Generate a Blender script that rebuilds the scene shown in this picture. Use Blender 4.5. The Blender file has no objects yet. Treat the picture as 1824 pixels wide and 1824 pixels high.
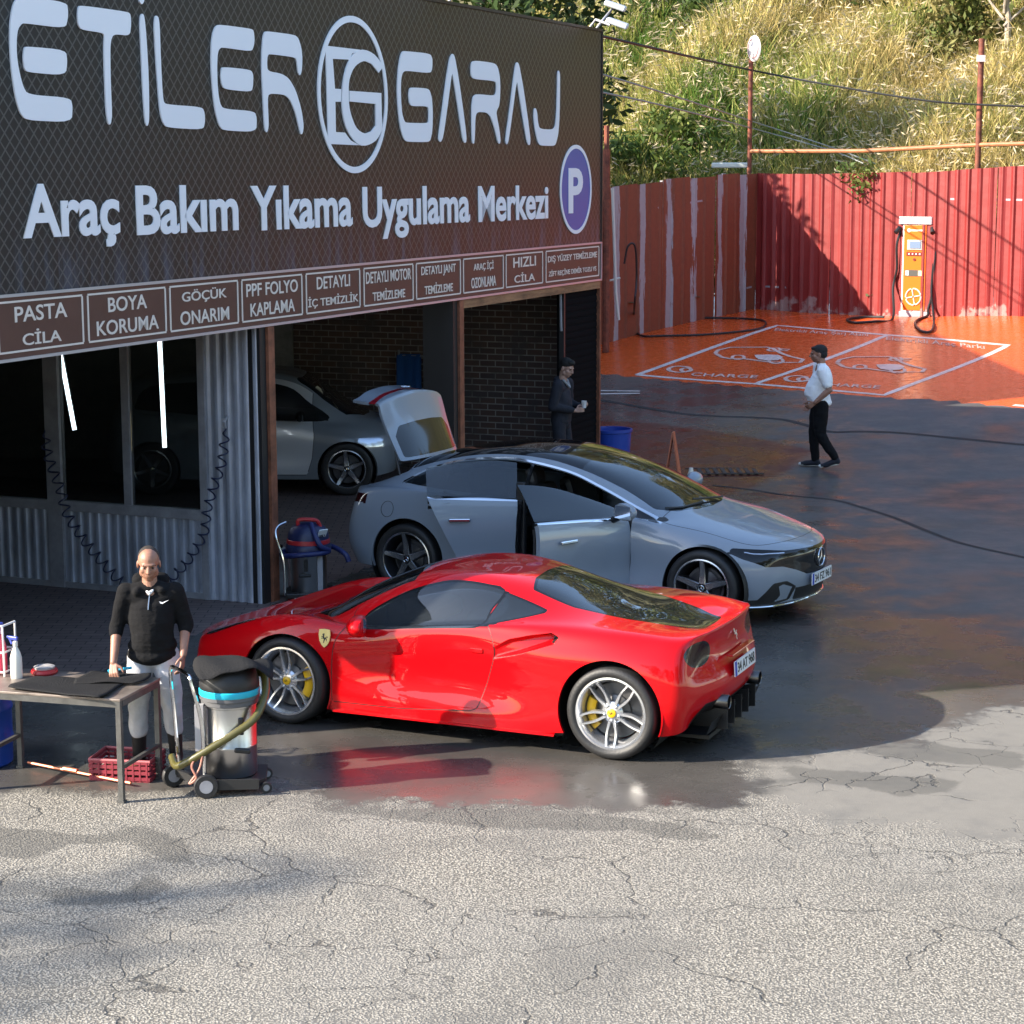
import bpy, bmesh, math, random
import numpy as np
from mathutils import Vector, Matrix
from math import radians as R, sin, cos, pi, sqrt, atan2, hypot
random.seed(7)
rng = np.random.default_rng(7)
sc = bpy.context.scene
COL = sc.collection

# ------------------------------------------------------------------ camera
CAMH = 4.174; FPX = 3694.757; PITCH = 0.161289; ROLL = 0.0031
cd = bpy.data.cameras.new('camera'); cam = bpy.data.objects.new('camera', cd); COL.objects.link(cam)
cd.sensor_width = 36.0; cd.lens = 36.0 * FPX / 1824.0; cd.clip_start = 0.1; cd.clip_end = 2000
cam.matrix_world = Matrix.Translation((0, 0, CAMH)) @ Matrix.Rotation(pi/2 - PITCH, 4, 'X') @ Matrix.Rotation(-ROLL, 4, 'Z')
sc.camera = cam

# ------------------------------------------------------------------ sun, sky, exposure
SUN_EL = R(28.5)
SUN_L = Vector((0.96, 0.28, 0)).normalized()          # direction the light travels on the ground
w = bpy.data.worlds.new('World'); sc.world = w; w.use_nodes = True
nt = w.node_tree; bg = nt.nodes['Background']
sky = nt.nodes.new('ShaderNodeTexSky'); sky.sky_type = 'NISHITA'; sky.sun_disc = False
sky.sun_elevation = SUN_EL
sky.sun_rotation = atan2(-SUN_L.x, -SUN_L.y)            # clockwise from +Y, towards the sun
sky.air_density = 1.0; sky.dust_density = 0.8; sky.ozone_density = 1.2
nt.links.new(sky.outputs[0], bg.inputs[0]); bg.inputs[1].default_value = 0.15
sd = bpy.data.lights.new('sun', 'SUN'); sd.energy = 4.2; sd.angle = R(0.53); sd.color = (1.0, 0.90, 0.76)
so = bpy.data.objects.new('sun', sd); COL.objects.link(so)
ldir = Vector((SUN_L.x*cos(SUN_EL), SUN_L.y*cos(SUN_EL), -sin(SUN_EL)))
so.rotation_euler = ldir.to_track_quat('-Z', 'Y').to_euler()
so.location = (-30, 0, 40)
vs = sc.view_settings; vs.view_transform = 'Standard'; vs.look = 'None'; vs.exposure = 1.68; vs.gamma = 1.0
sc.cycles.max_bounces = 8; sc.cycles.transparent_max_bounces = 12; sc.cycles.caustics_reflective = False; sc.cycles.caustics_refractive = False
sc.cycles.use_denoising = True
sc.cycles.sample_clamp_indirect = 8

# ------------------------------------------------------------------ helpers
def pix_ray(u, v):
    x2 = (u-912)/FPX; y2 = -(v-912)/FPX
    cr, sr = cos(ROLL), sin(ROLL)
    xc = cr*x2 + sr*y2; yc = -sr*x2 + cr*y2
    c, s = cos(PITCH), sin(PITCH)
    return np.array([xc, c + s*yc, -s + c*yc])

MATS = {}
def mat(name, col=(0.5,0.5,0.5), rough=0.5, metal=0.0, spec=0.5, coat=0.0, coat_rough=0.03, var=0.0, vscale=8.0,
        bump=0.0, bscale=40.0, rvar=0.0, emit=None, estr=0.0, alpha=1.0, trans=0.0, stretch=None, col2=None, flake=0.0):
    if name in MATS: return MATS[name]
    m = bpy.data.materials.new(name); m.use_nodes = True; MATS[name] = m
    n = m.node_tree; b = n.nodes['Principled BSDF']; L = n.links.new
    b.inputs['Base Color'].default_value = (*col, 1); b.inputs['Roughness'].default_value = rough
    b.inputs['Metallic'].default_value = metal; b.inputs['Specular IOR Level'].default_value = spec
    b.inputs['Coat Weight'].default_value = coat; b.inputs['Coat IOR'].default_value = 1.42; b.inputs['Coat Roughness'].default_value = coat_rough
    b.inputs['Transmission Weight'].default_value = trans; b.inputs['Alpha'].default_value = alpha
    if emit: b.inputs['Emission Color'].default_value = (*emit, 1); b.inputs['Emission Strength'].default_value = estr
    if var or bump or rvar or col2:
        tc = n.nodes.new('ShaderNodeTexCoord'); src = tc.outputs['Object']
        if stretch:
            mp = n.nodes.new('ShaderNodeMapping'); mp.inputs['Scale'].default_value = stretch
            L(src, mp.inputs[0]); src = mp.outputs[0]
    if var or rvar or col2:
        nz = n.nodes.new('ShaderNodeTexNoise'); nz.inputs['Scale'].default_value = vscale; nz.inputs['Detail'].default_value = 6
        nz.inputs['Roughness'].default_value = 0.65
        L(src, nz.inputs['Vector'])
        if var or col2:
            mx = n.nodes.new('ShaderNodeMix'); mx.data_type = 'RGBA'
            c2 = col2 if col2 else tuple(max(0, c*(1-var)) for c in col)
            c1 = col if col2 else tuple(min(1, c*(1+var)) for c in col)
            mx.inputs[6].default_value = (*c1, 1); mx.inputs[7].default_value = (*c2, 1)
            rp = n.nodes.new('ShaderNodeValToRGB'); rp.color_ramp.elements[0].position = 0.35; rp.color_ramp.elements[1].position = 0.68
            L(nz.outputs[0], rp.inputs[0]); L(rp.outputs[0], mx.inputs[0]); L(mx.outputs[2], b.inputs['Base Color'])
        if rvar:
            mr = n.nodes.new('ShaderNodeMapRange'); mr.inputs[3].default_value = max(0.02, rough-rvar); mr.inputs[4].default_value = min(1, rough+rvar)
            L(nz.outputs[0], mr.inputs[0]); L(mr.outputs[0], b.inputs['Roughness'])
    if bump:
        nb = n.nodes.new('ShaderNodeTexNoise'); nb.inputs['Scale'].default_value = bscale; nb.inputs['Detail'].default_value = 4
        bp = n.nodes.new('ShaderNodeBump'); bp.inputs['Strength'].default_value = bump; bp.inputs['Distance'].default_value = 0.02
        L(src, nb.inputs['Vector']); L(nb.outputs[0], bp.inputs['Height']); L(bp.outputs[0], b.inputs['Normal'])
    return m

def glass_mat(name, tint=(0.02,0.025,0.03), t=0.3, rough=0.015):
    """dark tinted glass: glossy reflection over a see-through tint"""
    if name in MATS: return MATS[name]
    m = bpy.data.materials.new(name); m.use_nodes = True; MATS[name] = m
    n = m.node_tree; b = n.nodes['Principled BSDF']; L = n.links.new
    b.inputs['Base Color'].default_value = (*tint, 1); b.inputs['Roughness'].default_value = rough
    b.inputs['Specular IOR Level'].default_value = 0.6
    tr = n.nodes.new('ShaderNodeBsdfTransparent'); tr.inputs[0].default_value = (0.75, 0.8, 0.8, 1)
    gl = n.nodes.new('ShaderNodeBsdfGlossy'); gl.inputs['Roughness'].default_value = rough
    mx = n.nodes.new('ShaderNodeMixShader'); mx.inputs[0].default_value = 1 - t
    L(tr.outputs[0], mx.inputs[1]); L(b.outputs[0], mx.inputs[2])
    fr = n.nodes.new('ShaderNodeFresnel'); fr.inputs[0].default_value = 1.5
    mx2 = n.nodes.new('ShaderNodeMixShader'); L(fr.outputs[0], mx2.inputs[0]); L(mx.outputs[0], mx2.inputs[1]); L(gl.outputs[0], mx2.inputs[2])
    L(mx2.outputs[0], n.nodes['Material Output'].inputs[0])
    return m

def link(name, me, parent=None, m=None):
    o = bpy.data.objects.new(name, me); COL.objects.link(o)
    if parent is not None: o.parent = parent
    if m is not None:
        ms = m if isinstance(m, (list, tuple)) else [m]
        me.materials.clear()
        for k in ms: me.materials.append(k)
    return o

def thing(name, label, cat, loc=(0,0,0), rotz=0.0, group=None):
    o = bpy.data.objects.new(name, None); COL.objects.link(o)
    o.location = loc; o.rotation_euler = (0, 0, rotz); o.empty_display_size = 0.2
    tag(o, label, cat, group); return o
def tag(o, label=None, cat=None, group=None, kind=None):
    if label: o['label'] = label
    if cat: o['category'] = cat
    if group: o['group'] = group
    if kind: o['kind'] = kind
    return o

class MB:
    """collects shapes, then builds ONE mesh object"""
    def __init__(s): s.v = []; s.f = []; s.mi = []; s.cur = 0; s.sm = []; s.smooth = False
    def add(s, vs, fs, smooth=None):
        o = len(s.v); s.v.extend([tuple(map(float, p)) for p in vs])
        for f in fs: s.f.append([o+i for i in f]); s.mi.append(s.cur); s.sm.append(s.smooth if smooth is None else smooth)
        return s
    def box(s, c, d, rz=0.0, M=None, bev=0.0):
        x, y, z = d[0]/2, d[1]/2, d[2]/2
        if bev > 0:
            b = min(bev, x*0.9, y*0.9, z*0.9); bm = bmesh.new(); bmesh.ops.create_cube(bm, size=1)
            for v in bm.verts: v.co = Vector((v.co.x*2*x, v.co.y*2*y, v.co.z*2*z))
            bmesh.ops.bevel(bm, geom=bm.edges[:], offset=b, segments=2, affect='EDGES', profile=0.5)
            vs = [v.co.copy() for v in bm.verts]; bm.verts.index_update(); fs = [[v.index for v in f.verts] for f in bm.faces]; bm.free()
        else:
            vs = [Vector((sx*x, sy*y, sz*z)) for sz in (-1,1) for sx, sy in ((-1,-1),(1,-1),(1,1),(-1,1))]
            fs = [(0,3,2,1),(4,5,6,7),(0,1,5,4),(1,2,6,5),(2,3,7,6),(3,0,4,7)]
        T = Matrix.Translation(c) @ (M.to_4x4() if M is not None else Matrix.Rotation(rz, 4, 'Z'))
        return s.add([T @ v for v in vs], fs)
    def bar(s, a, b, w, h=None, up=(0,0,1)):
        a = Vector(a); b = Vector(b); h = h or w; d = (b-a); L = d.length; d.normalize()
        u = Vector(up)
        if abs(d.dot(u)) > 0.99: u = Vector((1,0,0))
        r = d.cross(u).normalized(); u = r.cross(d).normalized()
        vs = [p + r*(sx*w/2) + u*(sy*h/2) for p in (a, b) for sx, sy in ((-1,-1),(1,-1),(1,1),(-1,1))]
        return s.add(vs, [(0,3,2,1),(4,5,6,7),(0,1,5,4),(1,2,6,5),(2,3,7,6),(3,0,4,7)])
    def tube(s, pts, r, n=8, caps=True, closed=False):
        P = [Vector(p) for p in pts]; k = len(P); rs = r if hasattr(r, '__len__') else [r]*k
        vs = []; fs = []; up = None
        for i in range(k):
            if closed: d = P[(i+1) % k] - P[i-1]
            else: d = P[min(i+1, k-1)] - P[max(i-1, 0)]
            if d.length < 1e-9: d = Vector((0,0,1))
            d.normalize()
            if up is None:
                up = Vector((0,0,1)) if abs(d.z) < 0.9 else Vector((1,0,0))
            a = d.cross(up)
            if a.length < 1e-6: a = d.cross(Vector((0,1,0.3)))
            a.normalize(); up = a.cross(d).normalized()
            for j in range(n):
                t = 2*pi*j/n; vs.append(P[i] + (a*cos(t) + up*sin(t))*rs[i])
        m = k if closed else k-1
        for i in range(m):
            for j in range(n):
                i2 = (i+1) % k
                fs.append((i*n+j, i*n+(j+1) % n, i2*n+(j+1) % n, i2*n+j))
        if caps and not closed: fs.append(tuple(range(n-1, -1, -1))); fs.append(tuple((k-1)*n+j for j in range(n)))
        return s.add(vs, fs, True)
    def lathe(s, prof, c=(0,0,0), n=24, M=None, cap=True, smooth=True):
        T = Matrix.Translation(c) @ (M.to_4x4() if M is not None else Matrix.Identity(4))
        vs = []; fs = []
        for r, z in prof:
            for j in range(n): vs.append(T @ Vector((r*cos(2*pi*j/n), r*sin(2*pi*j/n), z)))
        for i in range(len(prof)-1):
            for j in range(n): fs.append((i*n+j, i*n+(j+1) % n, (i+1)*n+(j+1) % n, (i+1)*n+j))
        if cap: fs.append(tuple(range(n-1,-1,-1))); fs.append(tuple((len(prof)-1)*n+j for j in range(n)))
        return s.add(vs, fs, smooth)
    def prism(s, poly, z0, z1, M=None):
        """poly: list of (x,y); extruded z0..z1 then transformed by M"""
        T = M if M is not None else Matrix.Identity(4); n = len(poly)
        a = sum(poly[i][0]*poly[(i+1) % n][1]-poly[(i+1) % n][0]*poly[i][1] for i in range(n))
        if a < 0: poly = poly[::-1]
        vs = [T @ Vector((x, y, z)) for z in (z0, z1) for x, y in poly]
        fs = [tuple(range(n-1,-1,-1)), tuple(range(n, 2*n))] + [(i, (i+1) % n, n+(i+1) % n, n+i) for i in range(n)]
        return s.add(vs, fs)
    def grid(s, rows):
        n = len(rows[0]); vs = [p for r in rows for p in r]
        fs = [(i*n+j, i*n+j+1, (i+1)*n+j+1, (i+1)*n+j) for i in range(len(rows)-1) for j in range(n-1)]
        return s.add(vs, fs, True)
    def mesh(s, name):
        me = bpy.data.meshes.new(name); me.from_pydata(s.v, [], s.f)
        me.polygons.foreach_set('material_index', s.mi); me.polygons.foreach_set('use_smooth', s.sm); me.update(); return me
    def build(s, name, m, parent=None, fixn=True):
        me = s.mesh(name)
        if fixn:
            bm = bmesh.new(); bm.from_mesh(me); bmesh.ops.recalc_face_normals(bm, faces=bm.faces[:]); bm.to_mesh(me); bm.free()
        if any(s.sm):
            try: me.set_sharp_from_angle(angle=R(42))
            except Exception: pass
        return link(name, me, parent, m)

def spline(pts, n=8, closed=False):
    """Catmull-Rom through pts (any dimension)"""
    P = [np.array(p, float) for p in pts]; k = len(P); out = []
    for i in range(k if closed else k-1):
        p0 = P[i-1] if (i > 0 or closed) else 2*P[0]-P[1]
        p1 = P[i]; p2 = P[(i+1) % k]
        p3 = P[(i+2) % k] if (i+2 < k or closed) else 2*P[-1]-P[-2]
        for t in np.arange(n)/n:
            out.append(0.5*((2*p1)+(-p0+p2)*t+(2*p0-5*p1+4*p2-p3)*t*t+(-p0+3*p1-3*p2+p3)*t**3))
    if not closed: out.append(P[-1])
    return [tuple(p) for p in out]

def text_mesh(body, name='text', extrude=0.0, align='CENTER', bold=0.0, space=1.0):
    c = bpy.data.curves.new(name, 'FONT'); c.body = body; c.size = 1.0; c.align_x = align; c.extrude = extrude; c.offset = bold
    c.space_line = 0.95; c.space_character = space; c.resolution_u = 4
    o = bpy.data.objects.new(name, c); COL.objects.link(o)
    dg = bpy.context.evaluated_depsgraph_get(); me = bpy.data.meshes.new_from_object(o.evaluated_get(dg))
    COL.objects.unlink(o); bpy.data.objects.remove(o); bpy.data.curves.remove(c)
    return me
def fit_text(body, name, M, w, h, m, parent=None, bold=0.0, extrude=0.0, space=1.0):
    """text scaled to w x h, centred on the origin of M's XY plane"""
    me = text_mesh(body, name, extrude=extrude, bold=bold, space=space)
    n = len(me.vertices); a = np.empty(n*3); me.vertices.foreach_get('co', a); a = a.reshape(-1, 3)
    lo, hi = a.min(0), a.max(0); s = (hi-lo); s[s < 1e-9] = 1
    a[:, 0] = (a[:, 0]-(lo[0]+hi[0])/2)*w/s[0]; a[:, 1] = (a[:, 1]-(lo[1]+hi[1])/2)*h/s[1]
    b = np.array([list(M @ Vector(p)) for p in a]); me.vertices.foreach_set('co', b.ravel()); me.update()
    return link(name, me, parent, m)
def copy_tree(o, parent=None):
    c = o.copy(); COL.objects.link(c)
    if parent is not None: c.parent = parent
    for ch in list(o.children): copy_tree(ch, c)
    return c

# ------------------------------------------------------------------ level-set cutting (windows, doors, arches of the cars)
def poly_sdf(P, poly):
    """signed distance (negative inside) of Nx2 points to a closed polygon"""
    poly = np.asarray(poly, float); A = poly; B = np.roll(poly, -1, 0)
    d = np.full(len(P), 1e9); ins = np.zeros(len(P), bool)
    for a, b in zip(A, B):
        e = b-a; w_ = P-a; L2 = e@e
        t = np.clip((w_@e)/max(L2, 1e-12), 0, 1); d = np.minimum(d, np.hypot(*(w_-t[:, None]*e).T))
        c = ((a[1] > P[:, 1]) != (b[1] > P[:, 1]))
        with np.errstate(divide='ignore', invalid='ignore'):
            xi = a[0]+(P[:, 1]-a[1])*(b[0]-a[0])/(b[1]-a[1] if abs(b[1]-a[1]) > 1e-12 else 1e-12)
        ins ^= (c & (P[:, 0] < xi))
    return np.where(ins, -d, d)
def cut(bm, func, sel=None):
    """split faces of bm along func = 0; sel(face) limits where"""
    bm.verts.ensure_lookup_table(); bm.verts.index_update()
    co = np.array([v.co[:] for v in bm.verts]); val = func(co)
    val[np.abs(val) < 2e-4] = 2e-4
    faces = [f for f in bm.faces if (sel is None or sel(f))]
    edges = set()
    for f in faces:
        s = [val[v.index] > 0 for v in f.verts]
        if any(s) and not all(s): edges.update(f.edges)
    new = set(); touched = {f for f in faces}
    for e in edges:
        a, b = e.verts
        if a.index < 0 or b.index < 0 or a.index >= len(val) or b.index >= len(val): continue
        va, vb = val[a.index], val[b.index]
        if (va > 0) == (vb > 0): continue
        ne, nv = bmesh.utils.edge_split(e, a, va/(va-vb)); nv.index = -1; new.add(nv)
    for f in list(touched):
        if not f.is_valid: continue
        nv = [v for v in f.verts if v in new]
        if len(nv) == 2:
            try: bmesh.utils.face_split(f, nv[0], nv[1])
            except Exception: pass
        elif len(nv) == 4:
            try:
                nf, _ = bmesh.utils.face_split(f, nv[0], nv[1])
                for g in (f, nf):
                    q = [v for v in g.verts if v in (nv[2], nv[3])]
                    if len(q) == 2: bmesh.utils.face_split(g, q[0], q[1])
            except Exception: pass
    bm.verts.ensure_lookup_table(); bm.verts.index_update(); bm.faces.ensure_lookup_table()
def cage_mesh(V, F, zones, crease=None, level=3, fit=6):
    """Catmull-Clark surface through (nearly) the points V"""
    V = np.array(V, float); T = V.copy(); P = V.copy()
    def run(P, lv):
        me = bpy.data.meshes.new('cage'); me.from_pydata([tuple(p) for p in P], [], F)
        me.polygons.foreach_set('material_index', zones)
        for k in range(max(zones)+1): me.materials.append(None)
        if crease:
            at = me.attributes.new('crease_edge', 'FLOAT', 'EDGE')
            for e in me.edges:
                k = tuple(sorted(e.vertices))
                if k in crease: at.data[e.index].value = crease[k]
        o = bpy.data.objects.new('cage', me); COL.objects.link(o)
        md = o.modifiers.new('s', 'SUBSURF'); md.levels = lv; md.quality = 3; md.boundary_smooth = 'PRESERVE_CORNERS'
        dg = bpy.context.evaluated_depsgraph_get(); r = bpy.data.meshes.new_from_object(o.evaluated_get(dg))
        COL.objects.unlink(o); bpy.data.objects.remove(o); bpy.data.meshes.remove(me); return r
    for k in range(fit):
        r = run(P, 1); a = np.empty(len(r.vertices)*3); r.vertices.foreach_get('co', a); a = a.reshape(-1, 3)[:len(P)]
        P = P + 0.8*(T-a); bpy.data.meshes.remove(r)
    return run(P, level)
def split_parts(bm, key):
    """key(face) -> part name; returns dict of meshes with the original smooth normals kept"""
    lay = bm.verts.layers.float_vector.get('n0')
    groups = {}
    for f in bm.faces:
        groups.setdefault(key(f), []).append(f)
    out = {}
    for k, fs in groups.items():
        if k is None: continue
        idx = {}; vs = []; ns = []; F = []; mi = []
        for f in fs:
            r = []
            for v in f.verts:
                if v not in idx: idx[v] = len(vs); vs.append(tuple(v.co)); ns.append(tuple(v[lay]) if lay else tuple(v.normal))
                r.append(idx[v])
            F.append(r); mi.append(f.material_index)
        me = bpy.data.meshes.new(str(k)); me.from_pydata(vs, [], F); me.polygons.foreach_set('use_smooth', [True]*len(F)); me.update()
        out[k] = (me, ns)
    return out
def skin(name, part, t, m, parent):
    """part = (mesh, normals): give an open skin real thickness t inwards, rims closed, smooth normals kept"""
    me, ns = part; n = len(me.vertices)
    vs = [v.co.copy() for v in me.vertices]; N = [Vector(k).normalized() for k in ns]
    F = [list(p.vertices) for p in me.polygons]; cnt = {}
    for f in F:
        for i in range(len(f)):
            a, b = f[i], f[(i+1) % len(f)]; cnt.setdefault((min(a,b), max(a,b)), []).append((a, b))
    V = list(vs); NN = list(N); FF = list(F)
    if t:
        V += [vs[i]-N[i]*t for i in range(n)]; NN += [-k for k in N]
        FF += [[n+i for i in reversed(f)] for f in F]
        for k, e in cnt.items():
            if len(e) == 1:
                a, b = e[0]; q = [vs[b], vs[a], vs[a]-N[a]*t, vs[b]-N[b]*t]
                fn = (q[1]-q[0]).cross(q[2]-q[1])
                if fn.length < 1e-12: continue
                fn.normalize(); o = len(V); V += q; NN += [fn]*4; FF.append([o, o+1, o+2, o+3])
    r = bpy.data.meshes.new(name); r.from_pydata([tuple(v) for v in V], [], FF)
    r.polygons.foreach_set('use_smooth', [True]*len(FF)); r.update()
    r.normals_split_custom_set_from_vertices([tuple(k) for k in NN])
    bpy.data.meshes.remove(me)
    return link(name, r, parent, m)
# ------------------------------------------------------------------ the yard: level in front, rising as a painted ramp towards the far fences
_TP = np.array([(2.307,38.0,.532),(6.204,34.4,.527),(5.509,43.0,1.069),(9.404,39.3,.951),(5.39,46.0,1.226),(8.484,44.0,1.249),(10.284,41.7,1.339),(1.954,41.5,.86),
                (14,37.5,1.15),(10.5,31.5,.50),(0.5,40.5,.72),(-3,41,.7),(17,33,1.0),(14,28,.45)]
               + [(x, 27.0, 0.0) for x in (-6,-3,0,3,6,9,12)] + [(x, 24.0, 0.0) for x in (-6,0,6,12,16)] + [(x, 48, 1.45) for x in (-4,2,8,14)])
def _tps_fit(P):
    d = np.hypot(P[:,None,0]-P[None,:,0], P[:,None,1]-P[None,:,1]); K = np.where(d > 0, d*d*np.log(d+1e-9), 0)
    n = len(P); A = np.zeros((n+3, n+3)); A[:n,:n] = K + np.eye(n)*.02; A[:n,n] = 1; A[:n,n+1:] = P[:,:2]; A[n:,:n] = A[:n,n:].T
    return np.linalg.solve(A, np.r_[P[:,2], 0, 0, 0])
_TW = _tps_fit(_TP)
def gz_arr(x, y):
    x = np.asarray(x, float); y = np.asarray(y, float); sh = x.shape; X = np.clip(x.ravel(), -8, 18); Y = np.clip(y.ravel(), 20, 48)
    d = np.hypot(X[:,None]-_TP[None,:,0], Y[:,None]-_TP[None,:,1]); K = np.where(d > 0, d*d*np.log(d+1e-9), 0)
    z = K @ _TW[:-3] + _TW[-3] + _TW[-2]*X + _TW[-1]*Y
    t = np.clip((y.ravel()-25.5)/3.5, 0, 1); z = np.maximum(z, 0)*t*t*(3-2*t)
    return z.reshape(sh)
def gz(x, y): return float(gz_arr(np.array([x]), np.array([y]))[0])
SIGN_LETTERS = {'E':[(-3.085,5.559),(-3.071,5.488),(-3.081,5.427),(-3.117,5.352),(-3.653,5.357),(-3.704,5.352),(-3.756,5.31),(-3.781,5.236),(-3.788,5.104),(-3.766,4.988),(-3.724,4.873),(-3.666,4.808),(-3.081,4.802),(-3.056,4.729),(-3.08,4.606),(-3.704,4.608),(-3.776,4.665),(-3.829,4.796),(-3.864,4.999),(-3.871,5.187),(-3.857,5.347),(-3.819,5.465),(-3.778,5.526),(-3.684,5.565)],'Em':[(-3.665,5.181),(-3.123,5.18),(-3.108,5.093),(-3.136,4.978),(-3.666,4.981),(-3.697,5.013),(-3.704,5.094),(-3.687,5.161)],'T':[(-2.898,5.55),(-2.195,5.545),(-2.152,5.527),(-2.148,5.44),(-2.177,5.348),(-2.366,5.348),(-2.43,5.337),(-2.463,5.296),(-2.48,5.217),(-2.489,4.965),(-2.484,4.682),(-2.505,4.611),(-2.526,4.595),(-2.548,4.61),(-2.57,4.712),(-2.575,4.962),(-2.573,5.227),(-2.558,5.321),(-2.579,5.348),(-2.897,5.355),(-2.933,5.391),(-2.939,5.466),(-2.924,5.528)],'Id':[(-2.0,5.688),(-1.935,5.685),(-1.931,5.654),(-1.969,5.619),(-2.009,5.64)],'I':[(-1.964,5.548),(-1.938,5.525),(-1.917,5.375),(-1.898,5.021),(-1.91,4.648),(-1.944,4.59),(-1.978,4.63),(-1.996,4.888),(-2.005,5.257),(-2.013,5.465),(-1.995,5.53)],'L':[(-1.746,5.546),(-1.713,5.532),(-1.698,5.469),(-1.695,5.193),(-1.687,4.948),(-1.673,4.817),(-1.634,4.791),(-1.023,4.786),(-0.982,4.737),(-0.98,4.651),(-1.017,4.583),(-1.629,4.591),(-1.69,4.628),(-1.731,4.717),(-1.752,4.897),(-1.775,5.189),(-1.787,5.463),(-1.768,5.529)],'E2':[(-0.683,5.536),(-0.107,5.534),(-0.053,5.52),(-0.039,5.441),(-0.06,5.37),(-0.106,5.323),(-0.642,5.335),(-0.701,5.313),(-0.731,5.257),(-0.744,5.12),(-0.739,4.949),(-0.708,4.83),(-0.652,4.779),(-0.07,4.774),(-0.029,4.707),(-0.05,4.579),(-0.662,4.584),(-0.728,4.622),(-0.791,4.741),(-0.831,4.946),(-0.847,5.149),(-0.834,5.354),(-0.798,5.457),(-0.751,5.515)],'E2m':[(-0.633,5.159),(-0.124,5.156),(-0.079,5.113),(-0.088,5.007),(-0.123,4.949),(-0.626,4.958),(-0.668,5.003),(-0.679,5.071),(-0.662,5.141)],'R':[(0.203,5.53),(0.752,5.528),(0.828,5.5),(0.884,5.411),(0.9,5.32),(0.887,5.191),(0.845,5.137),(0.807,5.169),(0.788,5.278),(0.751,5.313),(0.249,5.319),(0.204,5.304),(0.189,5.232),(0.197,5.157),(0.467,5.145),(0.618,5.106),(0.749,5.001),(0.86,4.821),(0.904,4.655),(0.878,4.58),(0.842,4.57),(0.805,4.634),(0.74,4.781),(0.629,4.906),(0.515,4.948),(0.214,4.947),(0.185,4.892),(0.2,4.641),(0.16,4.573),(0.117,4.603),(0.1,4.889),(0.086,5.156),(0.095,5.334),(0.127,5.477),(0.158,5.518)],'G':[(3.244,5.503),(3.901,5.509),(3.96,5.454),(3.953,5.348),(3.905,5.292),(3.26,5.295),(3.18,5.267),(3.138,5.182),(3.133,4.995),(3.159,4.827),(3.223,4.744),(3.29,4.736),(3.814,4.743),(3.847,4.767),(3.85,4.902),(3.795,4.929),(3.407,4.918),(3.349,4.945),(3.334,5.039),(3.358,5.105),(3.412,5.121),(3.799,5.125),(3.882,5.105),(3.937,5.02),(3.957,4.866),(3.943,4.672),(3.889,4.555),(3.809,4.534),(3.285,4.531),(3.196,4.555),(3.111,4.676),(3.06,4.88),(3.044,5.103),(3.075,5.291),(3.132,5.442),(3.186,5.495)],'A':[(4.511,5.544),(4.569,5.513),(4.664,5.301),(4.782,4.967),(4.892,4.609),(4.876,4.544),(4.825,4.537),(4.776,4.587),(4.657,4.924),(4.54,5.236),(4.492,5.329),(4.457,5.233),(4.364,4.955),(4.236,4.599),(4.163,4.535),(4.106,4.558),(4.117,4.617),(4.218,4.912),(4.346,5.288),(4.432,5.487)],'R2':[(5.094,5.493),(5.72,5.492),(5.827,5.452),(5.896,5.331),(5.905,5.166),(5.876,4.998),(5.794,4.934),(5.783,4.892),(5.873,4.707),(5.91,4.582),(5.877,4.536),(5.823,4.56),(5.738,4.705),(5.606,4.857),(5.474,4.905),(5.213,4.902),(5.151,4.856),(5.132,4.612),(5.105,4.527),(5.054,4.54),(5.042,4.773),(5.05,4.975),(5.087,5.077),(5.191,5.11),(5.716,5.107),(5.781,5.141),(5.787,5.244),(5.745,5.28),(5.091,5.278),(5.03,5.316),(5.027,5.436)],'A2':[(6.444,5.539),(6.506,5.504),(6.63,5.255),(6.772,4.895),(6.869,4.617),(6.857,4.541),(6.799,4.534),(6.741,4.594),(6.599,4.913),(6.471,5.228),(6.432,5.306),(6.392,5.225),(6.288,4.926),(6.163,4.586),(6.107,4.53),(6.063,4.563),(6.092,4.669),(6.205,4.966),(6.337,5.37),(6.394,5.509)],'J':[(7.839,5.503),(7.889,5.457),(7.883,5.145),(7.865,4.877),(7.822,4.675),(7.729,4.551),(7.636,4.535),(7.211,4.534),(7.122,4.566),(7.022,4.728),(6.976,4.9),(7.005,4.988),(7.046,5.0),(7.094,4.947),(7.123,4.817),(7.182,4.742),(7.636,4.743),(7.729,4.785),(7.772,4.964),(7.796,5.275),(7.796,5.453)],'mE':[(1.403,5.46),(2.173,5.46),(1.983,5.411),(1.929,5.347),(1.551,5.337),(1.59,5.042),(1.726,5.042),(1.714,4.914),(1.593,4.911),(1.594,4.608),(1.797,4.606),(1.925,4.528),(2.125,4.48),(1.424,4.486)],'mG':[(2.591,5.242),(2.677,5.319),(2.492,5.428),(2.226,5.463),(2.003,5.403),(1.839,5.254),(1.745,5.021),(1.752,4.792),(1.857,4.616),(2.053,4.503),(2.256,4.478),(2.506,4.536),(2.657,4.649),(2.648,5.034),(1.911,5.032),(1.907,4.924),(2.51,4.916),(2.511,4.692),(2.405,4.629),(2.239,4.605),(2.058,4.656),(1.942,4.779),(1.89,4.902),(1.888,5.062),(1.923,5.169),(2.039,5.281),(2.243,5.347),(2.427,5.326)],'P':[(8.215,4.255),(8.657,4.246),(8.737,4.181),(8.739,3.926),(8.673,3.869),(8.365,3.865),(8.353,3.665),(8.204,3.668)],'Ph':[(8.363,4.136),(8.559,4.131),(8.592,4.101),(8.593,3.997),(8.547,3.969),(8.364,3.976)]}
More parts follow.
